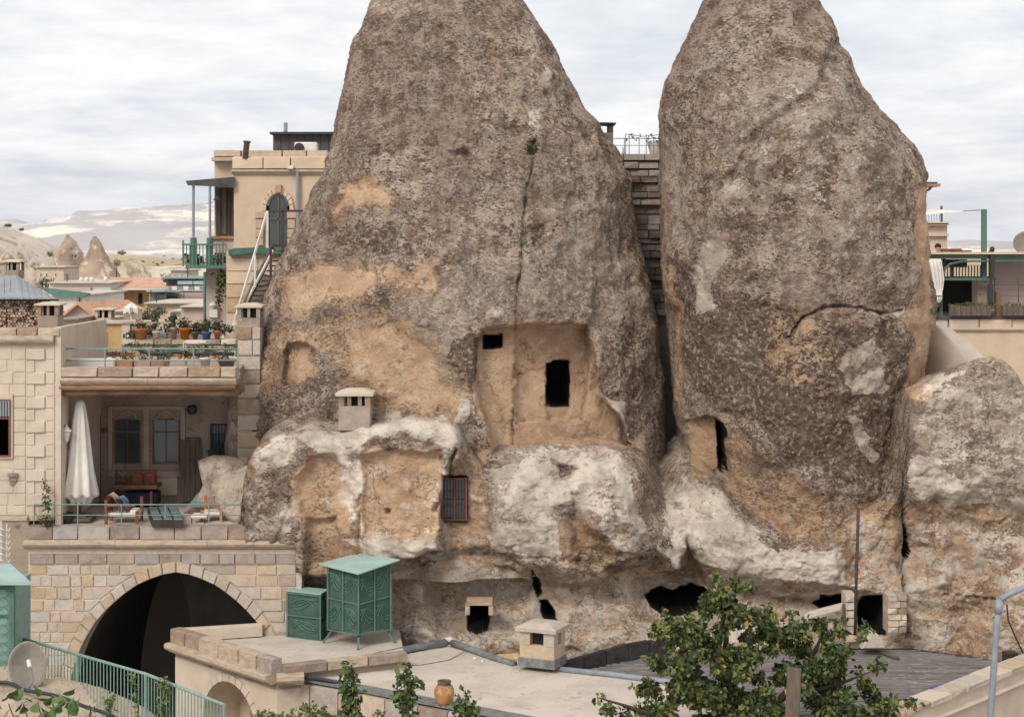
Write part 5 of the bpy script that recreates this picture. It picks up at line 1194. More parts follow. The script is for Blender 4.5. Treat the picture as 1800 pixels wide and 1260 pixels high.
# doorway surrounds in the cliff
dr = thing('cave_doorway', W(1530, 1116, 37.3), 'rough block jambs around the dark doorway right of the rusty pole', 'doorway', 'cave doorways')
random.seed(4)
for yy in range(1044, 1116, 14):
    w = random.uniform(17, 24); stone(dr, X(1486, 37.5), X(1486 + random.uniform(17, 20), 37.5), Z(yy + 13, 37.5), Z(yy, 37.5), 37.7, .5, random.choice(['plaster', 'stone']), 'jamb_stone')
for yy in range(1046, 1112, 11):
    w = random.uniform(14, 24); stone(dr, X(1560, 37.5), X(1560 + w, 37.5), Z(yy + 10.5, 37.5), Z(yy, 37.5), 37.72, .5, random.choice(['plaster', 'stone', 'stone']), 'jamb_stone')
    stone(dr, X(1561 + w, 37.5), X(1594, 37.5), Z(yy + 10.5, 37.5), Z(yy, 37.5), 37.76, .5, random.choice(['plaster', 'stone_brown']), 'jamb_stone')
setp(bevel(obj('concrete_slab', MB().add([W(1415, 1089, 37.0), W(1478, 1072, 37.0), W(1480, 1062, 37.0), W(1416, 1078, 37.0), W(1420, 1086, 37.7), W(1480, 1068, 37.7), W(1482, 1058, 37.7), W(1420, 1074, 37.7)], [(0, 1, 2, 3), (7, 6, 5, 4), (0, 4, 5, 1), (1, 5, 6, 2), (2, 6, 7, 3), (3, 7, 4, 0)]), M['mortar']), .01), 'tilted pale concrete slab below the jagged cliff opening', 'slab')
setp(obj('leaning_stone', MB().prism(px2([(1515, 1141), (1558, 1141), (1556, 1128), (1540, 1112), (1532, 1104), (1524, 1120)], 36.9), 36.9, 37.2, .05), M['stone']), 'pale pointed boulder leaning at the foot of the dark doorway', 'boulder')
rb = thing('rubble_wall', W(1440, 1110, 37.2), 'short heap of stacked rubble stones under the tilted slab', 'rubble')
for k in range(8):
    a = 1424 + (k % 4) * 14; yb = 1092 + (k // 4) * 15; stone(rb, X(a, 37.3), X(a + 13, 37.3), Z(yb + 14, 37.3), Z(yb, 37.3), 37.4, .4, random.choice(['stone', 'stone_brown', 'plaster']))
cd = thing('cave_doorway', W(841, 1112, 38.0), 'small dark cave doorway framed by a tan stone lintel', 'doorway', 'cave doorways')
for a, b, c_, d_, nm in ((820, 866, 1053, 1061, 'lintel'), (818, 826, 1061, 1078, 'jamb'), (859, 867, 1061, 1078, 'jamb')):
    stone(cd, X(a, 38.55), X(b, 38.55), Z(d_, 38.55), Z(c_, 38.55), 38.6, .5, 'stone_tan', nm)
# window with red-brown frame beside the outcrop
cw = thing('cave_window', W(797, 917, 38.6), 'barred red framed window set in the rock beside the outcrop', 'window')
window(cw, 776, 821, 840, 915, 38.55, 'wood_red', 1, 880, bars=True, inset=.1, fw=4)
# chimney on top of the outcrop
chimney(595, 651, 684, 757, 38.2, .62, 'grey stone chimney with a flat hipped cap standing on the white outcrop', mk='stone_grey', caph=12, openh=18, over=5, mull=2, capk='plaster', pk='stone_brown')
# ------------------------------------------------------------------ green metal cages
_b = [q_ for q_ in M['green_dark'].node_tree.nodes if q_.type == 'BSDF_PRINCIPLED'][0]; _b.inputs['Alpha'].default_value = .72      # wire mesh panels
def cage(name, pts_px, zb, ztl, label, roof=None, legs=0.0, nx=(2, 2), floral=True):
    """pts_px: three foot corners left, front, right (photo px on the roof level)"""
    a, b, c = [Vector(G(p[0], p[1], zR)) for p in pts_px]; d = a + c - b; base = zR + legs
    t = thing(name, ((a.x + c.x) / 2, (a.y + c.y) / 2, zR), label, 'metal cabinet', 'green metal cages on the low roof')
    cs = [a, b, c, d]; top = [base + v for v in ztl]
    fr = MB(); pn = MB(); w = .035
    for i in range(4):
        p, q = cs[i], cs[(i + 1) % 4]; t0, t1 = top[i], top[(i + 1) % 4]
        P = lambda u, v: Vector((p.x + (q.x - p.x) * u, p.y + (q.y - p.y) * u, base + (t0 + (t1 - t0) * u - base) * v))
        fr.bar(P(0, 0), P(0, 1), w); fr.bar(P(0, 0), P(1, 0), w); fr.bar(P(0, 1), P(1, 1), w)
        if i in (0, 1):
            for k in range(1, nx[i]): fr.bar(P(k / nx[i], 0), P(k / nx[i], 1), w * .8)
            fr.bar(P(0, .5), P(1, .5), w * .8)
            if floral:
                fl = MB(); rg = random.Random(i + int(p.x * 10))
                for r_ in range(2):
                    for k in range(nx[i]):
                        cu, cv = (k + .5) / nx[i], (r_ + .5) / 2; s0 = rg.choice((-1, 1))
                        for m_ in range(5):
                            ang = -1.1 + m_ * .55; pts = []
                            for s in range(6): 
                                u = cu + s0 * (-.42 + .84 * s / 5) / nx[i] * math.cos(ang * .6); v = cv + (.22 * math.sin(ang + s * .5) * s / 5 + (m_ - 2) * .035) 
                                pts.append(P(min(max(u, k / nx[i] + .02), (k + 1) / nx[i] - .02), min(max(v, r_ / 2 + .02), (r_ + 1) / 2 - .02)))
                            fl.tube(pts, .008, 4, cap=False)
                obj('scrollwork', fl, M['green_mid'], t)
        q0, q1 = P(.02, .02), P(.98, .02); q2, q3 = P(.98, .98), P(.02, .98); dn = Vector((-(q1 - q0).y, (q1 - q0).x, 0)).normalized() * .02
        obj('side_panel', MB().add([q0 + dn, q1 + dn, q2 + dn, q3 + dn, q0 + dn * 1.5, q1 + dn * 1.5, q2 + dn * 1.5, q3 + dn * 1.5], [(0, 1, 2, 3), (7, 6, 5, 4), (0, 4, 5, 1), (1, 5, 6, 2), (2, 6, 7, 3), (3, 7, 4, 0)]), M['green_dark'], t)
    obj('frame', fr, M['green'], t)
    ov = roof or .03; ctr = (a + c) / 2; vs = []
    for dz in (.03, .055):
        for i, p in enumerate(cs): e_ = Vector((p.x - ctr.x, p.y - ctr.y, 0)); e_ = e_ * (1 + ov / e_.length); vs.append((ctr.x + e_.x, ctr.y + e_.y, top[i] + dz))
    obj('roof_sheet', MB().add(vs, [(3, 2, 1, 0), (4, 5, 6, 7), (0, 1, 5, 4), (1, 2, 6, 5), (2, 3, 7, 6), (3, 0, 4, 7)]), M['teal_sheet'], t)
    if legs:
        for i, p in enumerate(cs): e_ = Vector((p.x - ctr.x, p.y - ctr.y, 0)).normalized() * .1; obj('leg', MB().bar((p.x - e_.x, p.y - e_.y, base), (p.x + e_.x, p.y + e_.y, zR + .01), .045), M['green'], t)
    return t
cage('green_cage', [(505, 1119), (563, 1126), (575, 1117)], 0, [.98, .98, .98, .98], 'small low green metal cage standing directly on the low roof', nx=(1, 1), roof=.03)
cage('green_cage', [(576, 1130), (630, 1140), (687, 1130)], 0, [1.38, 1.30, 1.47, 1.5], 'tall green metal cage on splayed legs with a light sloping roof', roof=.2, legs=.3, nx=(2, 2))
# ------------------------------------------------------------------ lower left: kiosk, dish, railing, rock, hose, ivy
DKk = 30.0
kk = thing('kiosk', W(10, 1195, DKk), 'green metal kiosk with a pale sheet roof cut by the left edge', 'kiosk')
obj('side_panel', MB().pb(-90, 20, 1030, 1186, DKk + .03, 1.2), M['green_light'], kk)
fr = MB(); fr.pb(16, 24, 1025, 1190, DKk, .1); fr.pb(-90, 16, 1028, 1036, DKk + .005, .06); fr.pb(-90, 16, 1080, 1085, DKk + .005, .05); fr.pb(-90, 16, 1180, 1188, DKk + .005, .05); obj('frame', fr, M['green'], kk)
sw_ = MB(); rg = random.Random(2)
for k in range(9):
    y0 = 1040 + k * 16; sw_.tube([W(-6, y0, DKk), W(4, y0 - 7, DKk - .01), W(12, y0 - 2, DKk - .01), W(15, y0 + 6, DKk), W(8, y0 + 10, DKk)], .006, 5, cap=False)
obj('scrollwork', sw_, M['green'], kk)
obj('roof_sheet', MB().add([W(-90, 990, DKk + .9), W(18, 990, DKk + .9), W(54, 1022, DKk - .25), W(-90, 1022, DKk - .25), W(-90, 996, DKk + .9), W(18, 996, DKk + .9), W(54, 1028, DKk - .25), W(-90, 1028, DKk - .25)], [(0, 3, 2, 1), (4, 5, 6, 7), (3, 7, 6, 2), (1, 2, 6, 5), (0, 1, 5, 4)]), M['teal_sheet'], kk)
for l_, pts in (('pale scrolled green wire rack standing above the kiosk roof', None),):
    t = thing('wire_rack', W(6, 985, 33), l_, 'rack'); mb = MB()
    for k in range(6): mb.tube([W(-8, 925 + k * 11, 33), W(4, 930 + k * 11, 32.9), W(14, 934 + k * 11, 33), W(18, 928 + k * 11, 33)], .012, 5)
    mb.tube([W(2, 915, 33), W(2, 985, 33)], .015, 5); mb.tube([W(12, 920, 33), W(12, 985, 33)], .012, 5); obj('wire', mb, M['white_metal'], t)
M['grey_dish2'] = mat('dish_rim', (.36, .33, .29), (.3, .27, .24), 3, bump=0)
DD = 29.3
sd_ = thing('satellite_dish', W(48, 1215, DD), 'round translucent grey satellite dish leaning behind the green railing', 'satellite dish')
mb = MB(); n = 36; vs = [W(47, 1170, DD + .16)]; R0 = .375; tl = Vector((.35, -1, .25)).normalized(); q = tl.to_track_quat('Z', 'Y').to_matrix(); ctr = Vector(W(48, 1170, DD))
vs = []; rings = 7
for i in range(rings + 1):
    rr_ = i / rings
    for k in range(n): a = 2 * math.pi * k / n; vs.append(ctr + q @ Vector((math.cos(a) * rr_ * R0 * .84, math.sin(a) * rr_ * R0 * 1.08, -.12 * (1 - rr_ ** 2))))
fs = [(i * n + k, i * n + (k + 1) % n, (i + 1) * n + (k + 1) % n, (i + 1) * n + k) for i in range(rings) for k in range(n)]
M['mesh_dish'] = mat('perforated_dish', (.30, .27, .23), (.24, .21, .18), 3, rough=.7, bump=0); _t = M['mesh_dish'].node_tree; _b = [q_ for q_ in _t.nodes if q_.type == 'BSDF_PRINCIPLED'][0]; _b.inputs['Alpha'].default_value = .62
o = obj('dish', mb.add(vs, fs), M['mesh_dish'], sd_, smooth=True); m_ = o.modifiers.new('thick', 'SOLIDIFY'); m_.thickness = .012
rim = [ctr + q @ Vector((math.cos(2 * math.pi * k / n) * R0 * .84, math.sin(2 * math.pi * k / n) * R0 * 1.08, 0)) for k in range(n + 1)]
obj('rim', MB().tube(rim, .012, 5, cap=False), M['grey_dish2'], sd_, smooth=True)
obj('arm', MB().tube([W(48, 1212, DD - .05), W(60, 1195, DD - .45), W(52, 1168, DD - .55)], .012, 6), M['grey_metal'], sd_)
obj('receiver', MB().tube([W(52, 1172, DD - .58), W(50, 1160, DD - .5)], .035, 8), M['white_metal'], sd_)
obj('bracket', MB().bar(W(50, 1185, DD + .1), W(52, 1225, DD + .25), .04), M['dark_metal'], sd_)
zr = -7.0; a, b = Vector(G(26, 1118, zr)), Vector(G(250, 1183, zr)); b = Vector(G(256, 1184, zr)); c_ = Vector(G(394, 1238, zr)); hR = .95
dn = Vector((0, 0, -hR))
railing('green_railing', [a + dn, b + dn, c_ + dn], hR, 'green_light', 'long pale green baluster railing sloping across the lower left corner', rails=(1.0,), post=2.2, r=.028, rr=.016, bal=.10, botrail=True)
# rock bank the dish stands on
def bank():
    nx, ny = 90, 40; top = [(-60, 1196), (30, 1205), (60, 1216), (120, 1225), (165, 1236), (210, 1262), (260, 1290), (300, 1330)]
    V = np.zeros((ny, nx, 3)); u = np.linspace(-60, 300, nx)
    for j in range(ny):
        v = j / (ny - 1); D = 29.6 - 2.6 * v; yb = interp(top, u); py = yb + 190 * v ** 1.15
        D = D + (u * 0)
        V[j, :, 0] = (u - CX) * 29.0 / F; V[j, :, 1] = D; V[j, :, 2] = (HY - py) * 28.5 / F
    V[..., 2] += .06 * fbm(V[..., 0], V[..., 1], V[..., 2], 2.2, 4, 900)
    V = np.concatenate([V[:1] * 1.0 + np.array([0, 3.5, -1.5]), V[:1] + np.array([0, .35, -.12]), V], 0)
    mb = MB(); vs = [tuple(p) for p in V.reshape(-1, 3)]; r, c = V.shape[:2]
    mb.add(vs, [(i * c + j, i * c + j + 1, (i + 1) * c + j + 1, (i + 1) * c + j) for i in range(r - 1) for j in range(c - 1)])
    o = obj('rock_bank', mb, M['sand_rock'], smooth=True, kind='structure'); return V
BV = bank()
hz = obj('hose', MB().tube([W(-20, 1200, 29.2), W(20, 1197, 29.2), W(36, 1212, 29.0), W(60, 1215, 28.9), W(85, 1219, 28.8), W(115, 1226, 28.6), W(150, 1243, 28.3), W(190, 1252, 28.1), W(215, 1270, 27.9)], .035, 8), M['hose'], smooth=True)
m_ = hz.modifiers.new('sub', 'SUBSURF'); m_.levels = m_.render_levels = 2; setp(hz, 'dark blue hose snaking over the rock below the satellite dish', 'hose')
iv = thing('ivy_plant', W(60, 1260, 26.8), 'broad green leaves of a vine in the bottom left corner', 'vine'); rg = random.Random(12)
iv_me = None
for k in range(44):
    px_, py_ = (rg.uniform(2, 128), rg.uniform(1222, 1285)) if k > 14 else ([18, 30, 42, 72, 80, 85, 102, 110, 118, 125, 30, 58, 95, 112, 120][k], [1228, 1232, 1235, 1222, 1240, 1232, 1235, 1250, 1246, 1256, 1250, 1252, 1247, 1240, 1252][k])
    if iv_me is None:
        mb = MB(); prof = [(0, 0), (.35, .12), (.3, .45), (.12, .7), (0, 1.05), (-.12, .7), (-.3, .45), (-.35, .12)]; mb.add([(a_, b_, .10 * abs(a_)) for a_, b_ in prof], [(0, 1, 2, 3, 4), (0, 4, 5, 6, 7)])
        o = obj('leaf', mb, M['shrub'], iv); iv_me = o.data
    else: o = bpy.data.objects.new('leaf', iv_me); COL.objects.link(o); o.parent = iv
    o.location = Vector(W(px_, py_, 26.6 + rg.uniform(-.2, .2))) - iv.location; s_ = rg.uniform(.17, .29); o.scale = (s_, s_, s_); o.rotation_euler = (rg.uniform(.3, 1.2), rg.uniform(-.5, .5), rg.uniform(-2.5, 2.5))
for k in range(5): obj('stem', MB().tube([W(20 + k * 24, 1290, 26.7), W(25 + k * 24, 1262, 26.6), W(15 + k * 26, 1236, 26.7)], .01, 5), M['bark'], iv)
# vines and shrubs in front of the arch and roof edge
def stalk(pts, D, n, sz, label, seed, w=12, mats=('shrub', 'leaf2', 'leaf'), cat='plant', name='climbing_vine', group=None):
    rg = np.random.RandomState(seed); t = thing(name, W(*pts[0], D), label, cat, group)
    obj('stem', MB().tube([W(a, b, D) for a, b in pts], .012, 5), M['bark'], t)
    cl = []
    for i in range(len(pts) - 1):
        for q in (0, .33, .66):
            a, b = pts[i], pts[i + 1]; x, y = a[0] + (b[0] - a[0]) * q, a[1] + (b[1] - a[1]) * q
            cl.append((W(x + rg.uniform(-4, 4), y, D), (w * D / F * rg.uniform(.5, 1), .12, w * D / F * .8)))
    obj('foliage', leaves(cl, n, sz, rg), [M[k] for k in mats], t, kind='stuff')
stalk([(240, 1290), (243, 1240), (236, 1200), (232, 1186)], 27.5, 75, .085, 'thin yellow green vine climbing the middle of the green railing', 1, 11)
stalk([(290, 1290), (287, 1245), (292, 1210), (288, 1192)], 27.5, 110, .085, 'taller leafy vine right of the thin one on the green railing', 2, 13)
stalk([(195, 1265), (192, 1235), (200, 1220)], 27.9, 80, .085, 'low leafy sprig at the foot of the green railing', 3, 14)
stalk([(160, 1260), (158, 1238)], 28.1, 26, .07, 'tiny green sprout on the rock beside the dark hose', 7, 9)
def shrub(px, top, bot, w, seed, label, D=31.0):
    rg = np.random.RandomState(seed); cl = []; y = top + 6; pts = [W(px, bot + 40, D)]
    while y < bot:
        f = min(1, .3 + (y - top) / 55.0); cl.append(((px + rg.uniform(-6, 6) * f), y, D + rg.uniform(-.15, .15), w * f * rg.uniform(.5, .9), 8)); y += 9
    bush('young_tree', [(a, b, c, r, v) for a, b, c, r, v in cl], int(3.0 * (bot - top)), .135, label, 'young tree', ['leaf', 'shrub', 'leaf_dark'], seed, 'young trees rising before the pale roof', trunk=[([W(px, 1420, D), W(px + 3, (top + bot) / 2, D), W(px, top + 5, D)], [.05, .03, .01])])
shrub(617, 1162, 1290, 27, 41, 'leftmost slim young tree standing before the roof parapet', 30.5)
shrub(714, 1163, 1290, 25, 42, 'slim young tree with a forked tip left of the clay jar', 30.5)
shrub(818, 1208, 1290, 34, 43, 'short broad young tree just right of the clay jar', 30.5)
bush('low_shrub', [(545, 1248, 30.8, 26, 14), (575, 1262, 30.8, 22, 10), (500, 1262, 30.8, 30, 12)], 330, .09, 'low yellow green shrub under the black hose', 'shrub', ['shrub', 'leaf2', 'leaf'], 44)
bush('low_shrub', [(668, 1256, 30.6, 16, 10), (460, 1262, 30.6, 22, 16)], 170, .08, 'sparse low sprigs between the two left young trees', 'shrub', ['shrub', 'leaf2', 'olive'], 45)
# ------------------------------------------------------------------ the leafy tree
TD = 30.5
CR = [(1290, 1048, 0, 40, 34), (1262, 1085, .2, 42, 34), (1320, 1090, -.2, 48, 30), (1215, 1110, 0, 40, 28), (1178, 1118, .1, 28, 24), (1270, 1135, -.4, 70, 38), (1345, 1130, 0, 48, 30), (1190, 1165, -.2, 48, 28), (1240, 1190, -.5, 70, 36), (1310, 1200, -.3, 70, 40), (1170, 1215, .2, 50, 26), (1090, 1238, .1, 36, 16), (1062, 1222, .1, 20, 10), (1120, 1255, 0, 45, 16), (1230, 1250, -.5, 90, 30), (1400, 1090, .1, 24, 22), (1395, 1125, 0, 40, 26), (1440, 1110, .1, 30, 22), (1480, 1105, .2, 34, 16), (1515, 1112, .2, 22, 16), (1440, 1150, -.1, 52, 30), (1420, 1195, -.3, 50, 36), (1480, 1200, 0, 46, 34), (1530, 1185, .1, 24, 22), (1510, 1235, 0, 60, 30), (1430, 1248, -.3, 70, 26), (1575, 1240, .2, 40, 16), (1340, 1250, -.4, 60, 28), (1300, 1290, -.3, 190, 30), (1160, 1085, .1, 12, 8), (1270, 1020, .1, 22, 14)]
_tr = np.random.RandomState(77); cl2 = []
for a, b, dz, r, v in CR:
    for _ in range(max(2, int(r * v / 150))):
        th, q = _tr.uniform(0, 2 * math.pi), _tr.uniform(.1, 1.05) ** .5
        cl2.append((a + math.cos(th) * r * q * .95, b + math.sin(th) * v * q * .95, TD + dz + _tr.uniform(-.6, .6), _tr.uniform(.22, .55) * min(r, 40), _tr.uniform(.22, .5) * min(v + 6, 34)))
bushes = [W(1300, 1420, TD)]
tk = [([W(1300, 1500, TD), W(1302, 1330, TD), W(1290, 1240, TD), W(1275, 1140, TD), W(1285, 1050, TD)], [.17, .13, .09, .06, .015]), ([W(1300, 1300, TD), W(1380, 1220, TD), W(1430, 1150, TD), W(1450, 1105, TD)], [.1, .07, .046, .015]), ([W(1292, 1250, TD), W(1215, 1190, TD), W(1190, 1120, TD)], [.08, .05, .015]), ([W(1295, 1310, TD), W(1180, 1265, TD), W(1100, 1240, TD), W(1050, 1225, TD)], [.06, .04, .03, .01]), ([W(1380, 1225, TD), W(1480, 1200, TD), W(1530, 1180, TD)], [.044, .03, .01])]
bush('leafy_tree', cl2, 20000, .12, 'bushy green tree with some yellow leaves in the foreground', 'tree', ['leaf', 'leaf2', 'leaf_dark'], 5, trunk=tk)
# ------------------------------------------------------------------ roof terrace above the porch
zT = Z(655, DH)
fl = MB().slab([(X(107, DH), DH + .2), (X(418, DH), DH + .2), (X(430, 47), 47), (X(90, 47), 47)], zT - .15, zT - .05); obj('roof_terrace', fl, M['roof_screed'], H)
rt = MB().box(X(-60, DH), X(107, DH) , DH + 4.3, DH + 4.5, Z(640, DH), Z(600, DH)); obj('parapet', rt, M['plaster'], H)
obj('stucco_roof', MB().slab([(X(-120, DH), DH + .02), (X(107, DH), DH + .02), (X(107, DH), DH + 4.3), (X(-120, DH), DH + 4.3)], Z(606, DH), Z(600, DH)), M['roof_screed'], H)
railing('roof_railing', [(X(107, 38.7), 38.7, zT), (X(418, 38.7), 38.7, zT)], Z(613, 38.7) - zT, 'green_light', 'thin green railing along the roof above the porch', rails=(1.0, .48), post=1.05, r=.018, rr=.013)
bx = MB().pb(108, 201, 631, 646, 39.0, .35); setp(bevel(obj('white_box', bx, M['white']), .02), 'long low white board trough behind the green roof railing', 'trough')
for i, (a, b) in enumerate(((203, 232), (236, 262), (265, 288))):
    t = thing('planter_box', W((a + b) / 2, 645, 39.1), ['terracotta planter box nearest the long white trough', 'middle terracotta planter box with small red flowers', 'terracotta planter box next to the small cream pot'][i], 'planter', 'terracotta planter boxes behind the roof railing')
    obj('box', MB().pb(a, b, 633, 645, 39.1, .3), M['terracotta'], t)
    obj('foliage', leaves([(W((a + b) / 2, 630, 39.2), (.18, .12, .09))], 60, .06, np.random.RandomState(a)), [M['olive'], M['red_flower'], M['shrub']], t, kind='stuff')
zrt = zT
for px_, w, h, pm, lb, fm in ((291, 18, 13, 'plaster', 'small cream pot with a tuft of green by the railing', 'shrub'), (361, 20, 17, 'white_metal', 'grey white bucket pot in the right part of the roof terrace', 'olive'), (398, 34, 14, 'grey_dish', 'wide pale tub at the right end of the roof terrace', 'olive'), (327, 5, 14, 'cloth', 'narrow white vase between the cream pot and the bucket', 'olive')):
    pot_plant(px_, 645, 39.2, w * 39.2 / F, h * 39.2 / F, lb, pm, True, .2, fm, n=60, flower=True)
# red flower row on a low back wall
t = thing('garden_wall', W(260, 626, 43), 'low pinkish stone garden wall with small red clay pots', 'wall')
course(t, 100, 415, 618, 628, 43, 40, ['stone_brown', 'plaster'], dep=.3, name='stone')
for i in range(18):
    a = 122 + i * 16 + random.uniform(-3, 3); t2 = thing('potted_plant', W(a, 630, 42.6), 'small clay pot with red flowers in the row before the garden wall', 'potted plant', 'row of small red flower pots')
    c = W(a, 631, 42.6); obj('pot', MB().lathe(c, [(.001, 0), (.045, 0), (.06, .1), (.001, .1)], 8), M['terracotta'], t2)
    obj('foliage', leaves([((c[0], c[1], c[2] + .16), (.1, .08, .08))], 26, .06, np.random.RandomState(i + 60)), [M['olive'], M['red_flower'], M['red_flower'] if i % 2 else M['olive']], t2, kind='stuff')
# upper pot wall
t = thing('garden_wall', W(330, 618, 46), 'upper stone garden wall carrying the big terracotta pots', 'wall')
zz = Z(598, 46)
course(t, 215, 415, 596, 606, 46, 30, ['stone', 'stone_brown', 'plaster'], dep=.5); course(t, 215, 415, 606, 625, 46, 34, ['stone_brown', 'stone'], dep=.5)
course(t, 215, 300, 566, 569, 45.4, 28, 'stone_brown', dep=.3, name='coping_stone')
POTS = [(248, 26, 20, 'terracotta', 'wide terracotta trough pot at the left of the pot row', 'olive', .2), (274, 13, 15, 'white', 'white flower pot standing in the row of large pots', 'olive', .45), (306, 12, 22, 'terracotta', 'small stacked terracotta pot beside the broad clay pot', 'shrub', .45), (325, 20, 21, 'terracotta', 'broadest terracotta pot in the middle of the row', 'olive', .3), (343, 12, 14, 'wood_old', 'dark pot tucked beside the broadest terracotta one', 'olive', .3), (363, 18, 14, 'blue', 'bright blue plastic flower pot in the row', 'shrub', .35), (382, 13, 16, 'terracotta', 'small orange pot right of the blue pot', 'olive', .3)]
for px_, w, h, pm, lb, fm, fh in POTS: pot_plant(px_, 597, 46.1, w * 46 / F, h * 46 / F, lb, pm, True, fh, fm, n=170, flower=False, group='large pots on the upper garden wall')
bush('shrubs', [(300, 575, 46.6, 16, 14), (345, 578, 46.6, 26, 10), (390, 578, 46.6, 20, 9), (262, 580, 46.6, 20, 10), (232, 588, 46.2, 16, 9)], 900, .09, 'tangled dry greenery growing behind the large pots', 'shrubs', ['olive', 'leaf2', 'leaf_dark'], 51)
bush('shrubs', [(240, 608, 44.2, 22, 7), (290, 610, 44.2, 30, 7), (350, 612, 44.2, 30, 6), (400, 610, 44.2, 16, 6)], 700, .07, 'low dry plants at the foot of the upper garden wall', 'shrubs', ['olive', 'leaf2', 'shrub'], 52)
bush('shrubs', [(140, 618, 43.5, 18, 6), (172, 606, 43.5, 16, 9), (120, 594, 44.5, 10, 5), (155, 612, 43.5, 30, 5)], 420, .07, 'green bedding plants below the ochre painted wall', 'shrubs', ['shrub', 'red_flower', 'olive'], 53)
t = thing('garden_table', W(341, 622, 44.0), 'small white garden table on the roof terrace', 'table')
obj('tabletop', MB().pb(321, 361, 600, 603, 43.8, .5), M['white_metal'], t)
for a in (323, 327, 352, 357): obj('leg', MB().tube([W(a, 603, 44), W(a + (1 if a > 340 else -.5), 620, 44)], .02, 5), M['white_metal'], t)
setp(obj('hose', MB().tube([W(245, 615, 40.5), W(262, 621, 40.5), W(285, 622, 40.5), W(310, 618, 40.5), W(335, 622, 40.5), W(370, 621, 40.5), W(412, 622, 40.5)], .05, 7), M['hose'], smooth=True), 'thick black hose sagging along the roof terrace behind the railing', 'hose')
ow = thing('ochre_wall', W(200, 615, 47), 'mottled ochre and pink painted wall stub behind the roof terrace', 'wall')
obj('wall', MB().pb(182, 214, 568, 617, 47, .4), M['ochre'], ow); obj('coping', MB().pb(179, 330, 564, 569, 46.9, .6), M['plaster'], ow)
setp(obj('white_slab', MB().pb(214, 228, 568, 615, 46.95, .3), M['plaster']), 'narrow pale pier beside the ochre painted wall', 'pier')
# cut stones wall panel, bench etc.
# ------------------------------------------------------------------ pillar with chimney left of the cone
zb_ = 905
P_ = thing('stone_pillar', W(437, 905, 41), 'tall square block pillar rising between the porch and the great cone', 'pillar'); random.seed(31)
obj('core', MB().pb(418, 457, 575, 905, 41.03, .75), M['mortar'], P_)
yy = 575.0
while yy < 900:
    hh = random.uniform(22, 30); course(P_, 417, 458, yy, min(yy + hh, 903), 41, 34, ['stone_tan', 'stone_brown', 'stone'], dep=.2, proud=.03); yy += hh
chimney(417, 457, 533, 577, 41.0, .6, 'stone chimney topping the tall pillar below the white staircase', mk='stone_brown', caph=8, openh=18, over=4, mull=1)
# rock ledge between porch and cone
def lump(name, pts, D, dep, mt_, label, cat, n=44, seed=1, top=.3, amp=.06):
    """boulder from its front outline (px) with rounded depth"""
    P = np.array(pts, float); cx, cy = P.mean(0); m_ = len(P); t = np.linspace(0, m_, n, endpoint=False); i0 = t.astype(int) % m_; f = (t - np.floor(t))[:, None]
    O = P[i0] * (1 - f) + P[(i0 + 1) % m_] * f; O = (np.roll(O, 1, 0) + O * 2 + np.roll(O, -1, 0)) / 4; ph = np.linspace(0, math.pi, 19); V = np.zeros((19, n, 3))
    for j, a in enumerate(ph):
        k = math.sin(a) ** .6; V[j, :, 0] = (cx + (O[:, 0] - cx) * k - CX) * D / F; V[j, :, 1] = D - dep * math.cos(a) * (abs(math.cos(a)) ** .2); V[j, :, 2] = (HY - (cy + (O[:, 1] - cy) * k)) * D / F
    d = fbm(V[..., 0], V[..., 1], V[..., 2], 1.6, 4, seed) * amp; V[..., 1] -= d; V[..., 2] += d * .6; V[..., 0] += d * .5
    mb = MB(); mb.add([tuple(p) for p in V.reshape(-1, 3)], [(j * n + k, j * n + (k + 1) % n, (j + 1) * n + (k + 1) % n, (j + 1) * n + k) for j in range(18) for k in range(n)])
    o = obj(name, mb, mt_, smooth=True); return setp(o, label, cat)
M['ledge_rock'] = mat('ledge_rock', (.50, .41, .33), (.38, .30, .235), 2.0, c3=(.24, .18, .14), p3=.60, bump=.5, bsc=7)
lump('boulder', [(350, 806), (372, 800), (400, 804), (440, 800), (446, 850), (446, 930), (395, 926), (352, 906), (322, 898), (338, 880), (356, 858), (362, 836), (352, 822)], 40.4, .7, M['ledge_rock'], 'pale carved rock ledge between the porch and the cone', 'boulder', seed=4, amp=.13, n=90)
lump('boulder', [(372, 850), (395, 832), (430, 820), (480, 800), (520, 860), (500, 940), (420, 935), (392, 905), (380, 880)], 39.5, .9, M['ledge_rock'], 'pale rock shoulder joining the porch ledge to the big outcrop', 'boulder', seed=14, amp=.13, n=90)
lump('boulder', [(404, 700), (430, 640), (452, 640), (456, 760), (440, 860), (412, 850), (398, 780)], 42.2, 1.0, M['ledge_rock'], 'smooth pale rock shoulder at the left foot of the cone', 'boulder', seed=6, amp=.16, n=80)
# ------------------------------------------------------------------ stone house with the arched doorway, upper left
DU = 58.0
U = thing('stone_house', W(500, 600, DU), 'tan stone house with an arched doorway and a pillared green balcony', 'house')
wl = MB(); wl.pb(411, 640, 275, 437, DU, 6); wl.pb(377, 411, 264, 600, DU + 1.2, 5); obj('wall', wl, M['plaster_tan'], U)
obj('low_wall', MB().pb(398, 640, 440, 640, DU - .9, 6), M['plaster_tan'], U)
random.seed(17); yy = 452.0
while yy < 600:
    hh = random.uniform(20, 30); course(U, 398, 520, yy, yy + hh, DU - .9, 46, ['stone_tan', 'plaster_tan', 'plaster_tan'], dep=.3, proud=.05); yy += hh
course(U, 375, 575, 264, 276, DU + 1.0, 60, ['cornice', 'stone_tan'], dep=.5, name='parapet_stone')
course(U, 372, 411, 276, 284, DU + .9, 50, 'cornice', dep=.4, proud=.1)
course(U, 408, 600, 276, 298, DU - .05, 50, 'plaster_tan', dep=.4, proud=.1, name='parapet_stone')
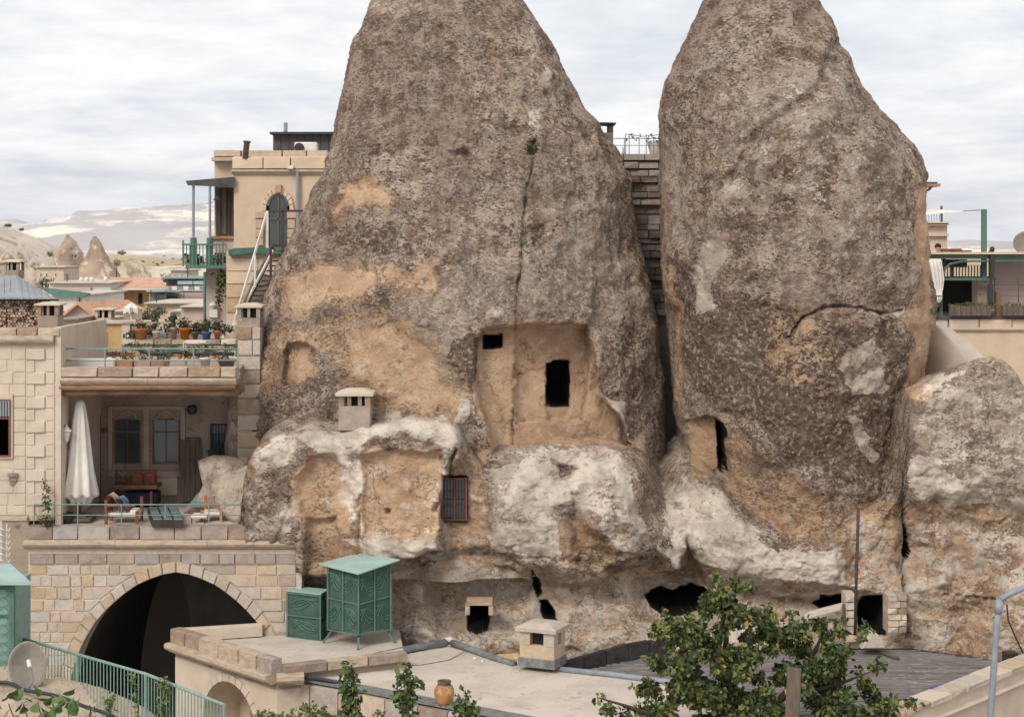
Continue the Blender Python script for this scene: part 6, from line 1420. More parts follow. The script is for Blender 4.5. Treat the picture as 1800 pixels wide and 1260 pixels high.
moulding(U, (X(408, DU), DU, Z(307, DU)), (X(600, DU), DU, Z(307, DU)), [(-.1, 0), (.06, 0), (.1, .05), (.17, .1), (.17, .17), (-.1, .17)], 'stone_tan', seg=2)
# arched doorway
dr_ = []; 
for k in range(13): a = math.pi * k / 12; dr_.append((489 - 18.5 * math.cos(a), 372 - 31 * math.sin(a) ** .85))
dpoly = [(470.5, 432)] + dr_ + [(507.5, 432)]
dv = obj('door', MB().prism(px2(dpoly, DU), DU - .03, DU + .1), M['glass'], U)
fr = MB()
for i in range(1, len(dpoly) - 2): fr.bar(W(*dpoly[i], DU - .05), W(*dpoly[i + 1], DU - .05), .07)
fr.bar(W(489, 342, DU - .05), W(489, 432, DU - .05), .06); fr.bar(W(471, 385, DU - .05), W(507, 385, DU - .05), .06); fr.bar(W(471, 362, DU - .05), W(471, 432, DU - .05), .07); fr.bar(W(507, 362, DU - .05), W(507, 432, DU - .05), .07); obj('door_frame', fr, M['wood_old'], dv)
for k in range(11):
    a0, a1 = math.pi * (k + .03) / 11, math.pi * (k + .97) / 11; q = [(489 - r_ * math.cos(a) * .95, 372 - (r_ * 1.33 + 2) * math.sin(a) ** .9) for r_, a in ((22, a0), (22, a1), (30, a1), (30, a0))]
    obj('voussoir', MB().prism(px2(q, DU), DU - .1, DU, .02), M['plaster_tan'], U)
obj('keystone', MB().pb(484, 494, 325, 338, DU - .2, .2), M['terracotta'], U)
for a in (450, 506):
    for j, (b, c) in enumerate(((372, 384), (386, 402), (403, 418), (419, 432))):
        w = 18 if j == 0 else 14; obj('jamb_stone', MB().prism(px2([(a + (0 if j else -1), b), (a + w, b), (a + w, c), (a + (0 if j else -1), c)], DU), DU - .14, DU, .02), M['terracotta_pale'] if 'terracotta_pale' in M else M['stone_tan'], U)
setp(obj('downpipe', MB().tube([W(523, 300, DU - .15), W(523, 430, DU - .15)], .06, 7), M['grey_sheet']), 'grey downpipe right of the arched doorway on the tan house', 'pipe')
setp(obj('flood_lamp', MB().pb(505, 515, 291, 297, DU - .35, .3), M['white_metal']), 'small white floodlight under the cornice of the tan house', 'lamp')
# side windows of the wing and balcony
for a, b in ((379, 399), (400, 411)): 
    w = MB().pb(a, b, 330, 415, DU + 1.1 - .1, .12); f = obj('shutter', w, M['wood_old'], U)
    for q in range(2): obj('panel', MB().pb(a + 2 + q * (b - a) / 2, a - 1.5 + (q + 1) * (b - a) / 2, 334, 412, DU + 1.1 - .14, .05), M['wood_old'] if q else M['slate'], f)
obj('low_parapet', MB().pb(369, 411, 420, 438, DU + .2, .3), M['pink_wall'], U); obj('coping_stone', MB().pb(367, 411, 415, 420, DU + .1, .5), M['terracotta'], U)
bl = thing('balcony_canopy', W(370, 330, DU), 'flat dark canopy on two slender posts beside the tan house', 'canopy')
obj('canopy_sheet', MB().add([W(326, 318, DU - .6), W(330, 326, DU - .6), W(412, 330, DU - .2), W(412, 311, DU - .2), W(326, 318, DU + 1.6), W(330, 322, DU + 1.6), W(412, 322, DU + 1.6), W(412, 311, DU + 1.6)], [(0, 1, 2, 3), (7, 6, 5, 4), (0, 4, 5, 1), (1, 5, 6, 2), (2, 6, 7, 3), (3, 7, 4, 0)]), M['slate'], bl)
for a, y0 in ((340, 326), (369, 328)):
    obj('post', MB().tube([W(a, 468, DU - .4), W(a, 418, DU - .4)], .11, 8), M['green'], bl); obj('post', MB().tube([W(a, 419, DU - .4), W(a, y0, DU - .4)], .045, 8), M['grey_metal'], bl)
bf = thing('balcony', W(365, 470, DU), 'green metal balcony platform with a barred rail beside the tan house', 'balcony')
obj('platform', MB().pb(326, 400, 466, 472, DU - .6, 2.2), M['green'], bf)
obj('rail', MB().bar(W(320, 430, DU - .5), W(398, 430, DU - .5), .06), M['green'], bf)
for k in range(14): obj('baluster', MB().bar(W(322 + k * 5.8, 468, DU - .5), W(322 + k * 5.8, 430 - (8 if k % 4 == 0 else 0), DU - .5), .05 if k % 4 == 0 else .03), M['green'], bf)
bush('balcony_plants', [(385, 455, DU - .3, 14, 10), (345, 458, DU, 16, 8), (388, 490, DU - .3, 11, 16), (386, 520, DU - .2, 7, 18), (330, 452, DU + .2, 8, 9)], 700, .13, 'dark creeper hanging from the green balcony beside the tan house', 'creeper', ['leaf_dark', 'leaf', 'shrub'], 61)
setp(obj('green_awning', MB().prism(px2([(400, 440), (412, 436), (470, 434), (515, 430), (515, 444), (480, 448), (440, 446), (402, 450)], DU - 1.2), DU - 1.2, DU - .2, .05), M['green_cloth']), 'dark green cloth awning under the arched doorway', 'awning')
lp = thing('hanging_lamp', W(382, 350, DU - .2), 'black bell lamp hanging below the dark canopy', 'lamp')
obj('lamp_shade', MB().lathe(W(382, 352, DU - .3), [(.16, 0), (.13, .02), (.04, .12), (.001, .14)], 12), M['dark_metal'], lp); obj('cord', MB().tube([W(382, 346, DU - .3), W(382, 326, DU - .3)], .012, 5), M['dark_metal'], lp)
pw_ = thing('wall_end', W(375, 580, DU + 1), 'narrow pink stone pier with a white meter box below the green balcony', 'pier')
obj('pier', MB().pb(362, 398, 472, 600, DU + .5, 1), M['pink_wall'], pw_); obj('meter_box', MB().pb(368, 382, 544, 558, DU + .3, .2), M['white'], pw_); obj('dish', MB().lathe(W(375, 538, DU + .3), [(.001, 0), (.14, .02), (.13, .1), (.001, .16)], 10), M['white_metal'], pw_)
setp(obj('green_pole', MB().tube([W(360, 478, DU - .8), W(360, 572, DU - .8)], .05, 6), M['green']), 'slim green pole standing left of the pink stone pier', 'pole')
# roof shed, chimney pipes, air conditioner
sh_ = thing('roof_shed', W(540, 268, DU + 3), 'dark flat-roofed shed on top of the tan house', 'shed'); DS = DU + 2.5
for k in range(9): obj('wall_panel', MB().pb(480 + k * 14, 493.3 + k * 14, 236, 272, DS, .15), M['slate'], sh_)
obj('wall', MB().pb(481, 604, 237, 276, DS + .16, 2), M['slate'], sh_); obj('roof', MB().pb(474, 606, 232, 236, DS - .3, 2.8), M['dark_metal'], sh_)
obj('vent', MB().tube([W(502, 232, DS), W(502, 216, DS)], .07, 8), M['grey_metal'], sh_)
ac = thing('air_conditioner', W(537, 270, DU + 1.6), 'white air conditioner unit before the dark roof shed', 'air conditioner')
o = obj('casing', MB().pb(517, 557, 250, 270, DU + 1.6, .5), M['white_metal'], ac); bevel(o, .04); obj('fan_grille', MB().lathe((0, 0, 0), [(.001, 0), (.17, 0), (.17, .03), (.001, .03)], 18), M['dark_metal'], ac)
ac.children[-1].rotation_euler = (math.radians(90), 0, 0); ac.children[-1].location = Vector(W(526, 260, DU + 1.58)) - ac.location
cp = thing('stove_pipe', W(433, 278, DU), 'rusty dark stove pipe on the parapet of the tan house', 'pipe'); obj('pipe', MB().tube([W(431, 279, DU - .1), W(434, 250, DU - .1)], .1, 8), M['rust'], cp); obj('pipe_cap', MB().tube([W(434, 251, DU - .1), W(434.3, 248, DU - .1)], .13, 8), M['rust'], cp)
# staircase
st = thing('outdoor_staircase', W(470, 600, 50), 'open staircase with a white handrail climbing to the arched doorway', 'staircase'); DSt = 53.0
s0, s1 = (430, 545), (488, 440)
for k in range(13):
    t = k / 12; px_, py_ = s0[0] + (s1[0] - s0[0]) * t, s0[1] + (s1[1] - s0[1]) * t
    o = obj('step', MB().pb(px_, px_ + 66, py_, py_ + 2.6, DSt + t * 1.5, .35), M['rust'], st)
obj('landing', MB().pb(478, 560, 430, 434, DSt + 1.5, 1.4), M['rust'], st)
obj('stringer', MB().bar(W(424, 550, DSt), W(480, 436, DSt + 1.5), .08, .22), M['wood_old'], st)
for i, (p, q) in enumerate((((402, 600), (470, 371)), ((418, 560), (480, 440)))): obj('handrail', MB().bar(W(p[0], p[1], DSt - .05), W(q[0], q[1], DSt + 1), .06), M['white_metal'], st)
obj('handrail', MB().bar(W(391, 618, DSt - .1), W(402, 600, DSt - .05), .06), M['white_metal'], st)
for a, b, c in ((392, 590, 616), (448, 448, 505), (470, 371, 436), (413, 553, 585)): obj('rail_post', MB().bar(W(a, b, DSt), W(a, c, DSt), .06), M['white_metal'], st)
for p, q in (((497, 371), (540, 371)), ((497, 371), (497, 472)), ((476, 433), (476, 524)), ((470, 372), (497, 371)), ((455, 505), (487, 496))): obj('brace', MB().bar(W(*p, DSt + .3), W(*q, DSt + .3), .07), M['rust'], st)
lump('boulder', [(398, 575), (415, 570), (424, 580), (424, 640), (398, 640)], 50, .4, M['ledge_rock'], 'pale rough stone mass at the foot of the white staircase', 'boulder', seed=9)
lump('boulder', [(430, 530), (452, 470), (480, 480), (490, 560), (470, 640), (430, 640)], 57.4, 1.0, M['rock_brown'] if 'rock_brown' in M else M['ledge_rock'], 'dark earthen rock mass beneath the staircase', 'boulder', seed=8)
# ------------------------------------------------------------------ roofs just behind the stucco house
lp_ = thing('woodpile', W(35, 578, 46), 'big stack of cut firewood under the grey sheet roof', 'woodpile'); mb = MB(); rg = random.Random(3); mb2 = MB()
for r_ in range(11):
    for k in range(17):
        a = -14 + k * 5.6 + (r_ % 2) * 2.6 + rg.uniform(-.8, .8); b = 574 - r_ * 4.7 + rg.uniform(-.7, .7)
        if b < 526 + rg.uniform(0, 5): continue
        c = W(a, b, 46 + rg.uniform(-.12, .06)); r2 = rg.uniform(.036, .05)
        pts = [(c[0] + r2 * math.cos(t) * rg.uniform(.8, 1.1), c[2] + r2 * math.sin(t) * rg.uniform(.8, 1.1)) for t in np.linspace(0, 6.28, 7)[:-1]]
        (mb if rg.random() < .8 else mb2).prism(pts, c[1], c[1] + .5, 0)
obj('log', mb, M['wood_cut'], lp_, kind='stuff'); obj('log', mb2, M['wood_old'], lp_, kind='stuff'); obj('backing', MB().pb(-30, 68, 524, 577, 46.3, .3), M['dark_metal'], lp_)
rf = thing('sheet_roof', W(40, 525, 46), 'sloping grey corrugated sheet roof above the firewood stack', 'roof')
for k in range(14):
    x0, x1 = -60 + k * 11.2, -60 + (k + 1) * 11.2 - .8; tp_ = lambda v: 484 + max(0, v - 30) * .62; top = tp_(x0); topb = tp_(x1)
    obj('roof_sheet', MB().add([W(x0, top, 51), W(x1, topb, 51), W(x1 + 1.5, 524, 45.6), W(x0 + 1.5, 524, 45.6), W(x0, top + 2.5, 51), W(x1, topb + 2.5, 51), W(x1 + 1.5, 526, 45.6), W(x0 + 1.5, 526, 45.6)], [(0, 3, 2, 1), (4, 5, 6, 7), (3, 7, 6, 2), (1, 2, 6, 5), (0, 4, 7, 3)]), M['grey_sheet'], rf)
obj('beam', MB().pb(-30, 100, 526, 529, 45.8, .2), M['dark_metal'], rf)
chimney(66, 102, 531, 578, 45.0, .55, 'square stone chimney right of the firewood stack', mk='plaster_dark', caph=6, openh=18, over=5, mull=1)
obj('support_wall', MB().pb(-60, 108, 577, 640, 45.2, 3), M['plaster_dark'], rf)
chimney(7, 33, 456, 490, 60.0, .7, 'small stone chimney above the grey sheet roof at the left edge', mk='plaster_dark', caph=5, openh=14, over=4, mull=1)
setp(obj('green_awning', MB().add([W(70, 505, 66), W(90, 507, 66), W(158, 515, 64), W(160, 518, 64), W(144, 523, 63), W(96, 521, 64), W(84, 515, 65), W(74, 507, 67), W(150, 514, 68)], [(0, 1, 6), (1, 2, 5, 6), (2, 3, 4, 5), (7, 8, 2, 1)]), M['green_cloth']), 'long boat-shaped dark green awning among the far roofs', 'awning')
# ------------------------------------------------------------------ far village
def hwin(t, a, b, c, d, D, fk='white_metal'):
    f = obj('window', MB().pb(a, b, c, d, D - .06, .08), M[fk], t); n = max(1, round((b - a) / 5.0))
    for k in range(n): obj('pane', MB().pb(a + .8 + (b - a - .8) * k / n, a + (b - a - .8) * (k + 1) / n, c + .8, d - .8, D - .09, .03), M['glass'], f)
def flat_house(px0, px1, py0, py1, D, dep, wm, label, wins=(), roofk='roof_screed', eave=2, doors=()):
    t = thing('village_house', W((px0 + px1) / 2, py1, D), label, 'house', 'houses of the village behind'); obj('wall', MB().pb(px0, px1, py0, py1, D, dep), M[wm], t)
    obj('roof', MB().pb(px0 - eave, px1 + eave, py0 - 2.2, py0, D - .3, dep + .6), M[roofk], t)
    for w in wins: hwin(t, *w, D)
    for w in doors: obj('door', MB().pb(*w, D - .06, .08), M['slate'], t)
    return t
t = flat_house(86, 195, 498, 560, 100, 8, 'white', 'long white flat-roofed house behind the green awning', [(171, 183, 512, 520)]); obj('wall_band', MB().pb(95, 160, 505, 512, 99.8, .15), M['pink_wall'], t); obj('wall_recess', MB().pb(142, 159, 505, 515, 99.7, .1), M['pink_wall'], t)
flat_house(90, 150, 520, 580, 80, 8, 'white', 'plain white house wall below the green awning', [(107, 112, 546, 554)])
t = thing('village_house', W(245, 530, 102), 'ochre walled house under a broad orange tile roof', 'house', 'houses of the village behind'); obj('wall', MB().pb(196, 268, 507, 545, 102, 8), M['ochre'], t)
obj('roof', MB().add([W(192, 507, 101), W(297, 507, 101), W(280, 488, 107), W(194, 487, 107), W(192, 508.5, 101), W(297, 508.5, 101), W(280, 490, 107), W(194, 490, 107)], [(0, 1, 2, 3), (7, 6, 5, 4), (0, 4, 5, 1), (1, 5, 6, 2), (2, 6, 7, 3), (3, 7, 4, 0)]), M['tile'], t)
obj('eave', MB().pb(191, 296, 507, 510, 100.9, .5), M['white'], t); obj('door', MB().pb(243, 249, 516, 534, 101.9, .1), M['navy'], t); obj('window', MB().pb(205, 216, 514, 524, 101.9, .1), M['glass'], t)
t = thing('greenhouse', W(310, 540, 98), 'glazed green-framed pergola house right of the orange tile roof', 'greenhouse'); obj('wall', MB().pb(262, 362, 515, 545, 98.3, 6), M['pink_wall'], t)
obj('roof', MB().add([W(255, 513, 97), W(300, 513, 97), W(322, 516, 97), W(300, 507, 101), W(262, 508, 101)], [(0, 1, 2, 3, 4)]), M['green_light'], t)
for k in range(6): obj('glass_pane', MB().pb(302 + k * 10, 311 + k * 10, 503, 510, 97.5 + k * .02, .15), M['glass_grey'] if k % 2 else M['white'], t)
obj('upper_roof', MB().pb(288, 362, 487, 490, 99, 4), M['green_light'], t); obj('upper_wall', MB().pb(292, 350, 490, 503, 99.5, 3), M['slate'], t); obj('blind', MB().pb(267, 290, 518, 534, 98, .2), M['grey_sheet'], t); obj('window', MB().pb(291, 312, 519, 533, 98.1, .15), M['glass'], t)
for a in (264, 290, 322, 361): obj('post', MB().pb(a, a + 1.6, 510, 545, 97.2, .1), M['green'], t)
for k, (a, b) in enumerate(((340, 362), (312, 338))): obj('roof_panel', MB().pb(a, b, 494, 500, 98.6, .3), M['teal_sheet'], t)
def gable(px0, px1, pym, py0, py1, D, wm, label, rx=60, ang=0):
    t = thing('village_house', W((px0 + px1) / 2, py1, D), label, 'house', 'houses of the village behind'); c = (px0 + px1) / 2
    obj('wall', MB().prism(px2([(px0, py1), (px1, py1), (px1, py0), (c, pym), (px0, py0)], D), D, D + 3), M[wm], t)
    for s in (-1, 1):
        e_ = c + s * ((px1 - px0) / 2 + 4); y_ = py0 + 3; y0 = pym - 1.5
        vs = [W(c, y0, D - .3), W(e_, y_, D - .3)]; bk_ = [(vs[0][0] + X(rx, D) - X(0, D), D + 3, vs[0][2] - .1), (vs[1][0] + X(rx, D) - X(0, D), D + 3, vs[1][2] - .1)]
        A = [vs[0], vs[1], bk_[1], bk_[0]]; A2 = [(p[0], p[1], p[2] + .12) for p in A]; obj('roof', MB().add(A + A2, [(0, 1, 2, 3), (7, 6, 5, 4), (0, 4, 5, 1), (1, 5, 6, 2), (2, 6, 7, 3), (3, 7, 4, 0)]), M['tile'], t)
    return t
gable(110, 162, 537, 557, 600, 72, 'pink_wall', 'house with a pale pointed gable and orange tiles', rx=30)
gable(150, 222, 533, 552, 590, 76, 'plaster', 'second orange tiled roof just behind the pale gable', rx=10)
chimney(167, 195, 541, 568, 60, .6, 'pale capped chimney before the orange tiled roofs', mk='pink_wall', caph=4, openh=14, over=5, mull=1, pk='plaster')
obj_ = flat_house(168, 182, 563, 620, 62, 3, 'pink_wall', 'narrow pink pier house under the pale capped chimney')
t = flat_house(120, 168, 566, 600, 66, 4, 'plaster', 'small white shuttered outhouse left of the ochre wall', doors=[(124, 136, 570, 585)]); obj('white_panel', MB().pb(138, 167, 569, 588, 65.9, .1), M['white'], t)
flat_house(104, 136, 562, 600, 58, 3, 'plaster_tan', 'low tan hut with one dark window at the left end', doors=[(110, 118, 573, 582)], roofk='stone_brown')
t = flat_house(255, 362, 534, 575, 88, 6, 'plaster_tan', 'wide tan terrace house with three tiny windows', [(298, 301, 551, 556), (306, 309, 551, 556), (264, 267, 551, 556)])
flat_house(318, 362, 540, 580, 80, 5, 'pink_wall', 'plain pinkish wall house beside the green pole')
um = thing('folded_umbrella', W(231, 570, 56), 'half-open white umbrella among the village roofs', 'umbrella'); mb = MB(); n = 12; c = W(231, 552, 56)
vs = [(c[0], c[1], c[2] + .38)] + [(c[0] + (.26 if k % 2 else .19) * math.cos(2 * math.pi * k / n), c[1] + (.26 if k % 2 else .19) * math.sin(2 * math.pi * k / n), c[2] + (.22 if k % 2 else .20)) for k in range(n)] + [(c[0] + (.28 if k % 2 else .16) * math.cos(2 * math.pi * k / n), c[1] + (.28 if k % 2 else .16) * math.sin(2 * math.pi * k / n), c[2] + (0 if k % 2 else .08)) for k in range(n)]
obj('canopy', mb.add(vs, [(0, 1 + k, 1 + (k + 1) % n) for k in range(n)] + [(1 + k, 1 + n + k, 1 + n + (k + 1) % n, 1 + (k + 1) % n) for k in range(n)]), M['cloth'], um); obj('pole', MB().tube([W(231, 590, 56), W(231, 545, 56)], .03, 6), M['white_metal'], um)
for i, (a, b, D, r, v, lb) in enumerate(((206, 533, 92, 20, 16, 'round olive green tree before the ochre walled house'), (262, 554, 74, 18, 14, 'dark green bushy tree right of the white umbrella'), (280, 546, 80, 12, 8, 'small green tree top above the tan terrace house'), (80, 497, 150, 14, 10, 'low green tree beside the far white rock'), (247, 500, 180, 9, 14, 'tall dull green tree behind the orange tile roof'), (88, 446, 260, 6, 6, 'small dark tree on the pale slope by the far rock cones'), (14, 396, 300, 7, 3, 'flat topped tree on the crest of the pale hill'), (38, 403, 300, 5, 3, 'small round tree on the crest of the pale hill'), (214, 444, 420, 7, 4, 'dark bushes on the dry ridge left of the far house'), (205, 462, 240, 7, 8, 'olive tree at the right foot of the far rock cones'), (107, 472, 240, 9, 6, 'bush growing between the pale boulders under the far cones'), (268, 498, 200, 9, 6, 'light green bush beside the tall dull green tree'), (300, 492, 210, 14, 5, 'long pale green hedge behind the glazed house'))):
    s = D / F; bush('distant_tree', [(a, b, D, r, v), (a - r * .5, b + v * .3, D, r * .6, v * .6), (a + r * .5, b + v * .2, D, r * .6, v * .7)], 420, r * s * .22, lb, 'tree', ['olive', 'shrub' if i % 3 == 0 else 'olive', 'leaf_dark'], 70 + i)
    obj('trunk', MB().tube([W(a, b + v + 1, D), W(a, b, D)], r * s * .07, 5), M['bark'], bpy.data.objects[ROOTS[-1].name])
rg_ = random.Random(55)
for i, (a, b, D, lb) in enumerate(((118, 497, 101, 'thin antenna on the left half of the long white house'), (205, 487, 103, 'antenna mast on the ridge of the orange tile roof'), (330, 487, 99, 'antenna mast above the glazed pergola house'), (275, 534, 88, 'thin antenna on the wide tan terrace house'), (140, 537, 73, 'antenna beside the pale gable roof'))):
    t = thing('antenna', W(a, b, D), lb, 'antenna', 'antennas on the village roofs'); obj('mast', MB().tube([W(a, b, D), W(a, b - 15, D)], .03, 5), M['dark_metal'], t)
    for q in range(3): obj('crossbar', MB().bar(W(a - 4, b - 14 + q * 3, D), W(a + 4, b - 14 + q * 3, D), .03), M['dark_metal'], t)
flat_house(300, 345, 548, 575, 84, 3, 'white', 'low white house front between the terrace house and the green pole', [(306, 311, 556, 562), (322, 327, 556, 562)])
flat_house(196, 222, 548, 575, 70, 3, 'plaster', 'small cream house front left of the white umbrella', [(201, 206, 556, 562)])
flat_house(64, 112, 470, 500, 170, 6, 'plaster', 'small cream house at the foot of the pale hill', [(70, 73, 480, 486), (80, 83, 480, 486), (96, 99, 480, 486)])
flat_house(300, 330, 476, 492, 175, 6, 'pink_wall', 'tiny pinkish house on the slope behind the glazed pergola', [(306, 309, 481, 486), (318, 321, 481, 486)])
# water tanks and extra rocks, bushes on the dry ridge
for i, (a, b, lb) in enumerate(((143, 497, 'left white water tank on the long flat roof'), (152, 497, 'middle white water tank on the long flat roof'), (161, 497, 'right white water tank on the long flat roof'), (186, 496, 'round white tank beside the orange tile roof'))):
    setp(obj('water_tank', MB().lathe(W(a, b, 102), [(.001, 0), (.13, 0), (.13, .27), (.08, .33), (.001, .34)], 10), M['white'], smooth=True), lb, 'water tank', 'water tanks on the village roofs')
for i in range(26):
    rg_ = random.Random(900 + i); a = rg_.uniform(190, 330); b = rg_.uniform(448, 486); D = 240 + (486 - b) * 5; r_ = rg_.uniform(2, 5)
    bush('distant_bush', [(a, b, D, r_, r_ * .6)], 60, r_ * D / F * .4, 'small dull bush dotted over the dry ridge beyond the village', 'bush', ['olive', 'olive', 'leaf_dark'], 950 + i, 'bushes over the dry ridge')
for i, (a, b, w_, h_, D) in enumerate(((12, 452, 16, 14, 230), (33, 448, 12, 16, 236), (60, 462, 12, 14, 232), (76, 470, 10, 10, 228), (92, 462, 8, 10, 240), (222, 488, 12, 8, 214), (300, 484, 18, 7, 216), (335, 486, 16, 7, 218))):
    lump('distant_rock', [(a - w_, b + h_), (a - w_ * .7, b), (a - w_ * .1, b - h_ * .7), (a + w_ * .6, b - h_ * .1), (a + w_, b + h_)], D, w_ * D / F * .8, M['tuff'], 'small pale weathered rock poking up on the slope beyond the village', 'rock', n=26, seed=700 + i, amp=w_ * D / F * .18)
    bpy.context.scene.collection.objects[-1]['group'] = 'pale rocks on the far slope'
M['tuff_brown'] = mat('brown_tuff_far', (.40, .30, .225), (.24, .175, .13), .22, bump=.5, bsc=1.2, c3=(.58, .49, .39), p3=.57, stretch=(1, 1, .8))
# far rock cones, pale hill, steppe ridge, mountain
def far_cone(outl, D, label, seed, mk='tuff_brown', holes=()):
    ys = [p[0] for p in outl]; n = 40; V = []; fr_ = np.linspace(ys[0], ys[-1], 44); xl = np.interp(fr_, ys, [p[1] for p in outl]); xr = np.interp(fr_, ys, [p[2] for p in outl])
    th = np.linspace(0, 2 * math.pi, n, endpoint=False); s = D / F; xc = (xl + xr) / 2; rx = (xr - xl) / 2
    Xc = ((xc - CX)[:, None] - rx[:, None] * np.cos(th)) * s; Yc = D - rx[:, None] * s * np.sin(th); Zc = np.repeat(((HY - fr_) * s)[:, None], n, 1)
    d = s * (3.4 * fbm(Xc / s / 11, Yc / s / 11, Zc / s / 18, 1, 5, seed)); Xc -= d * np.cos(th); Yc -= d * np.sin(th)
    PX = CX + F * Xc / Yc; PY = HY - F * Zc / Yc
    for hx, hy, r_ in holes: Yc += np.where((np.abs(PX - hx) < r_) & (np.abs(PY - hy) < r_ * 1.6) & (np.sin(th) > 0)[None], s * 9, 0)
    V = np.stack([Xc, Yc, Zc], -1); mb = MB(); mb.add([tuple(p) for p in V.reshape(-1, 3)], [(j * n + k, j * n + (k + 1) % n, (j + 1) * n + (k + 1) % n, (j + 1) * n + k) for j in range(43) for k in range(n)] + [tuple(range(n))])
    o = obj('rock_cone', mb, M[mk], smooth=True); return setp(o, label, 'rock cone', 'far rock cones beyond the village')
far_cone([(413, 117, 121), (425, 110, 132), (440, 102, 140), (455, 95, 146), (475, 85, 152), (500, 75, 165), (520, 70, 170)], 250, 'far pointed rock cone with small window holes, left of its neighbour', 401, holes=((124, 438, 1.6), (131, 452, 1.8), (109, 451, 1.4)))
far_cone([(416, 164, 168), (424, 161, 177), (440, 157, 184), (460, 146, 196), (480, 138, 206), (500, 128, 216), (525, 120, 225)], 235, 'far rock cone with a jagged dark tip behind the white house', 402)
far_cone([(455, 226, 240), (464, 214, 252), (480, 206, 262), (500, 200, 270), (520, 195, 275)], 245, 'low rounded pale rock hump right of the far cones', 403, mk='tuff')
far_cone([(474, 104, 112), (484, 94, 122), (500, 84, 132), (515, 80, 140)], 225, 'small pale boulder below the far pointed cone', 404, mk='tuff')
far_cone([(462, 38, 46), (475, 30, 60), (490, 25, 72), (510, 20, 78)], 200, 'white rounded rock above the grey sheet roof', 405, mk='tuff')
def ridge(name, pts, D0, D1, z1, mk, amp, seed, ridged=0.0, n=160, m_=50, kind='structure'):
    """terrain sheet rising from its foot at D1 (near, height z1) to a crest line seen at the given pixels at D0, then down behind"""
    u = np.linspace(pts[0][0], pts[-1][0], n); cy = np.interp(u, [p[0] for p in pts], [p[1] for p in pts]); Vs = np.zeros((m_ + 6, n, 3)); top = (HY - cy) * D0 / F
    for j in range(m_):
        t = j / (m_ - 1); D = D1 + (D0 - D1) * t; Vs[j, :, 0] = (u - CX) * D0 / F; Vs[j, :, 1] = D; Vs[j, :, 2] = z1 + (top - z1) * (t ** .8)
    for j in range(6): t = (j + 1) / 6; Vs[m_ + j, :, 0] = (u - CX) * D0 / F; Vs[m_ + j, :, 1] = D0 + (D0 - D1) * t * .8; Vs[m_ + j, :, 2] = top + (z1 - top) * t
    env = np.concatenate([np.sin(np.linspace(0, math.pi, m_)) ** .7 * .95 + .05, np.zeros(6)])[:, None]
    a = fbm(Vs[..., 0], Vs[..., 1], Vs[..., 0] * 0, 5.0 / (D0 - D1), 5, seed)
    if ridged: a = (1 - np.abs(a) * 2) * ridged + a * (1 - ridged)
    Vs[..., 2] += a * amp * env; mb = MB(); mb.add([tuple(p) for p in Vs.reshape(-1, 3)], [(i * n + j, i * n + j + 1, (i + 1) * n + j + 1, (i + 1) * n + j) for i in range(m_ + 5) for j in range(n - 1)])
    return obj(name, mb, M[mk], smooth=True, kind=kind, keep=True)
M['mountain'] = mat('mountain', (.47, .44, .42), (.33, .32, .335), .0016, rough=1, bump=0, c3=(.82, .74, .62), p3=.53, stretch=(1, .5, 4))  # cream patches are sunlight on the slopes, painted into the colour
ridge('mountain', [(-2500, 470), (-900, 440), (-200, 425), (40, 417), (90, 411), (150, 406), (210, 398), (260, 394), (310, 384), (350, 378), (420, 372), (520, 362), (640, 362), (760, 380), (1000, 410), (1300, 440), (1500, 450), (1600, 456), (1900, 458), (3200, 452), (5000, 460)], 6500, 3200, -25, 'mountain', 75, 500, ridged=.7, n=320, m_=70)
ridge('hill', [(-700, 420), (-300, 385), (-60, 388), (0, 401), (20, 403), (40, 410), (60, 422), (85, 436), (100, 450), (118, 470), (140, 495)], 310, 190, -6, 'tuff', 4.5, 510, ridged=.7)
ridge('dry_ridge', [(60, 500), (120, 470), (190, 446), (240, 448), (300, 455), (360, 452), (420, 458), (600, 460), (1000, 452), (1500, 455), (1900, 450), (2400, 452)], 440, 230, -8.5, 'steppe', 3.5, 520, n=260)
ridge('pale_slope', [(180, 498), (230, 470), (290, 468), (340, 466), (400, 470), (480, 480)], 300, 215, -9, 'tuff', 3.0, 530, ridged=.6)
# ------------------------------------------------------------------ masonry closing the gap between the cones
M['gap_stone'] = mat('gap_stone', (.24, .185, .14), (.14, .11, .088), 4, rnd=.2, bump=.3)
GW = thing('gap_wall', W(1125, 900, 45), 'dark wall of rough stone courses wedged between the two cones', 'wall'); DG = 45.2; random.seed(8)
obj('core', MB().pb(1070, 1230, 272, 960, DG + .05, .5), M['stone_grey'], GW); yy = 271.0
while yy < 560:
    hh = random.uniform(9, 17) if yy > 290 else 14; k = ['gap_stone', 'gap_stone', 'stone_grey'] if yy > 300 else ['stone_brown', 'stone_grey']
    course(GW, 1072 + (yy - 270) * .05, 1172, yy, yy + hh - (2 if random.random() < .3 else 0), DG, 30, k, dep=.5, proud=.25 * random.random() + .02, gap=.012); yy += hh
chimney(1030, 1078, 214, 290, 48.5, .9, 'tall plain chimney peeping over the right shoulder of the left cone', mk='plaster_dark', caph=4, openh=15, over=5, mull=0, capk='slate', pk='slate', flue=False)
railing('gap_railing', [W(1072, 271, 46), W(1175, 271, 46)], .42, 'grey_metal', 'thin grey railing crossing the gap between the cones', rails=(1.0, .55), post=.42, r=.012, rr=.009)
gl = thing('sign_letters', W(1128, 262, 46.3), 'ragged dark red tufts on wire standing for unreadable rooftop letters above the gap', 'sign_letters'); rg = random.Random(6); obj('wire', MB().tube([W(1099, 236, 46.3), W(1130, 240, 46.3), W(1162, 237, 46.3)], .008, 4), M['dark_metal'], gl)  # unreadable rooftop letters, built as ragged tufts on a wire
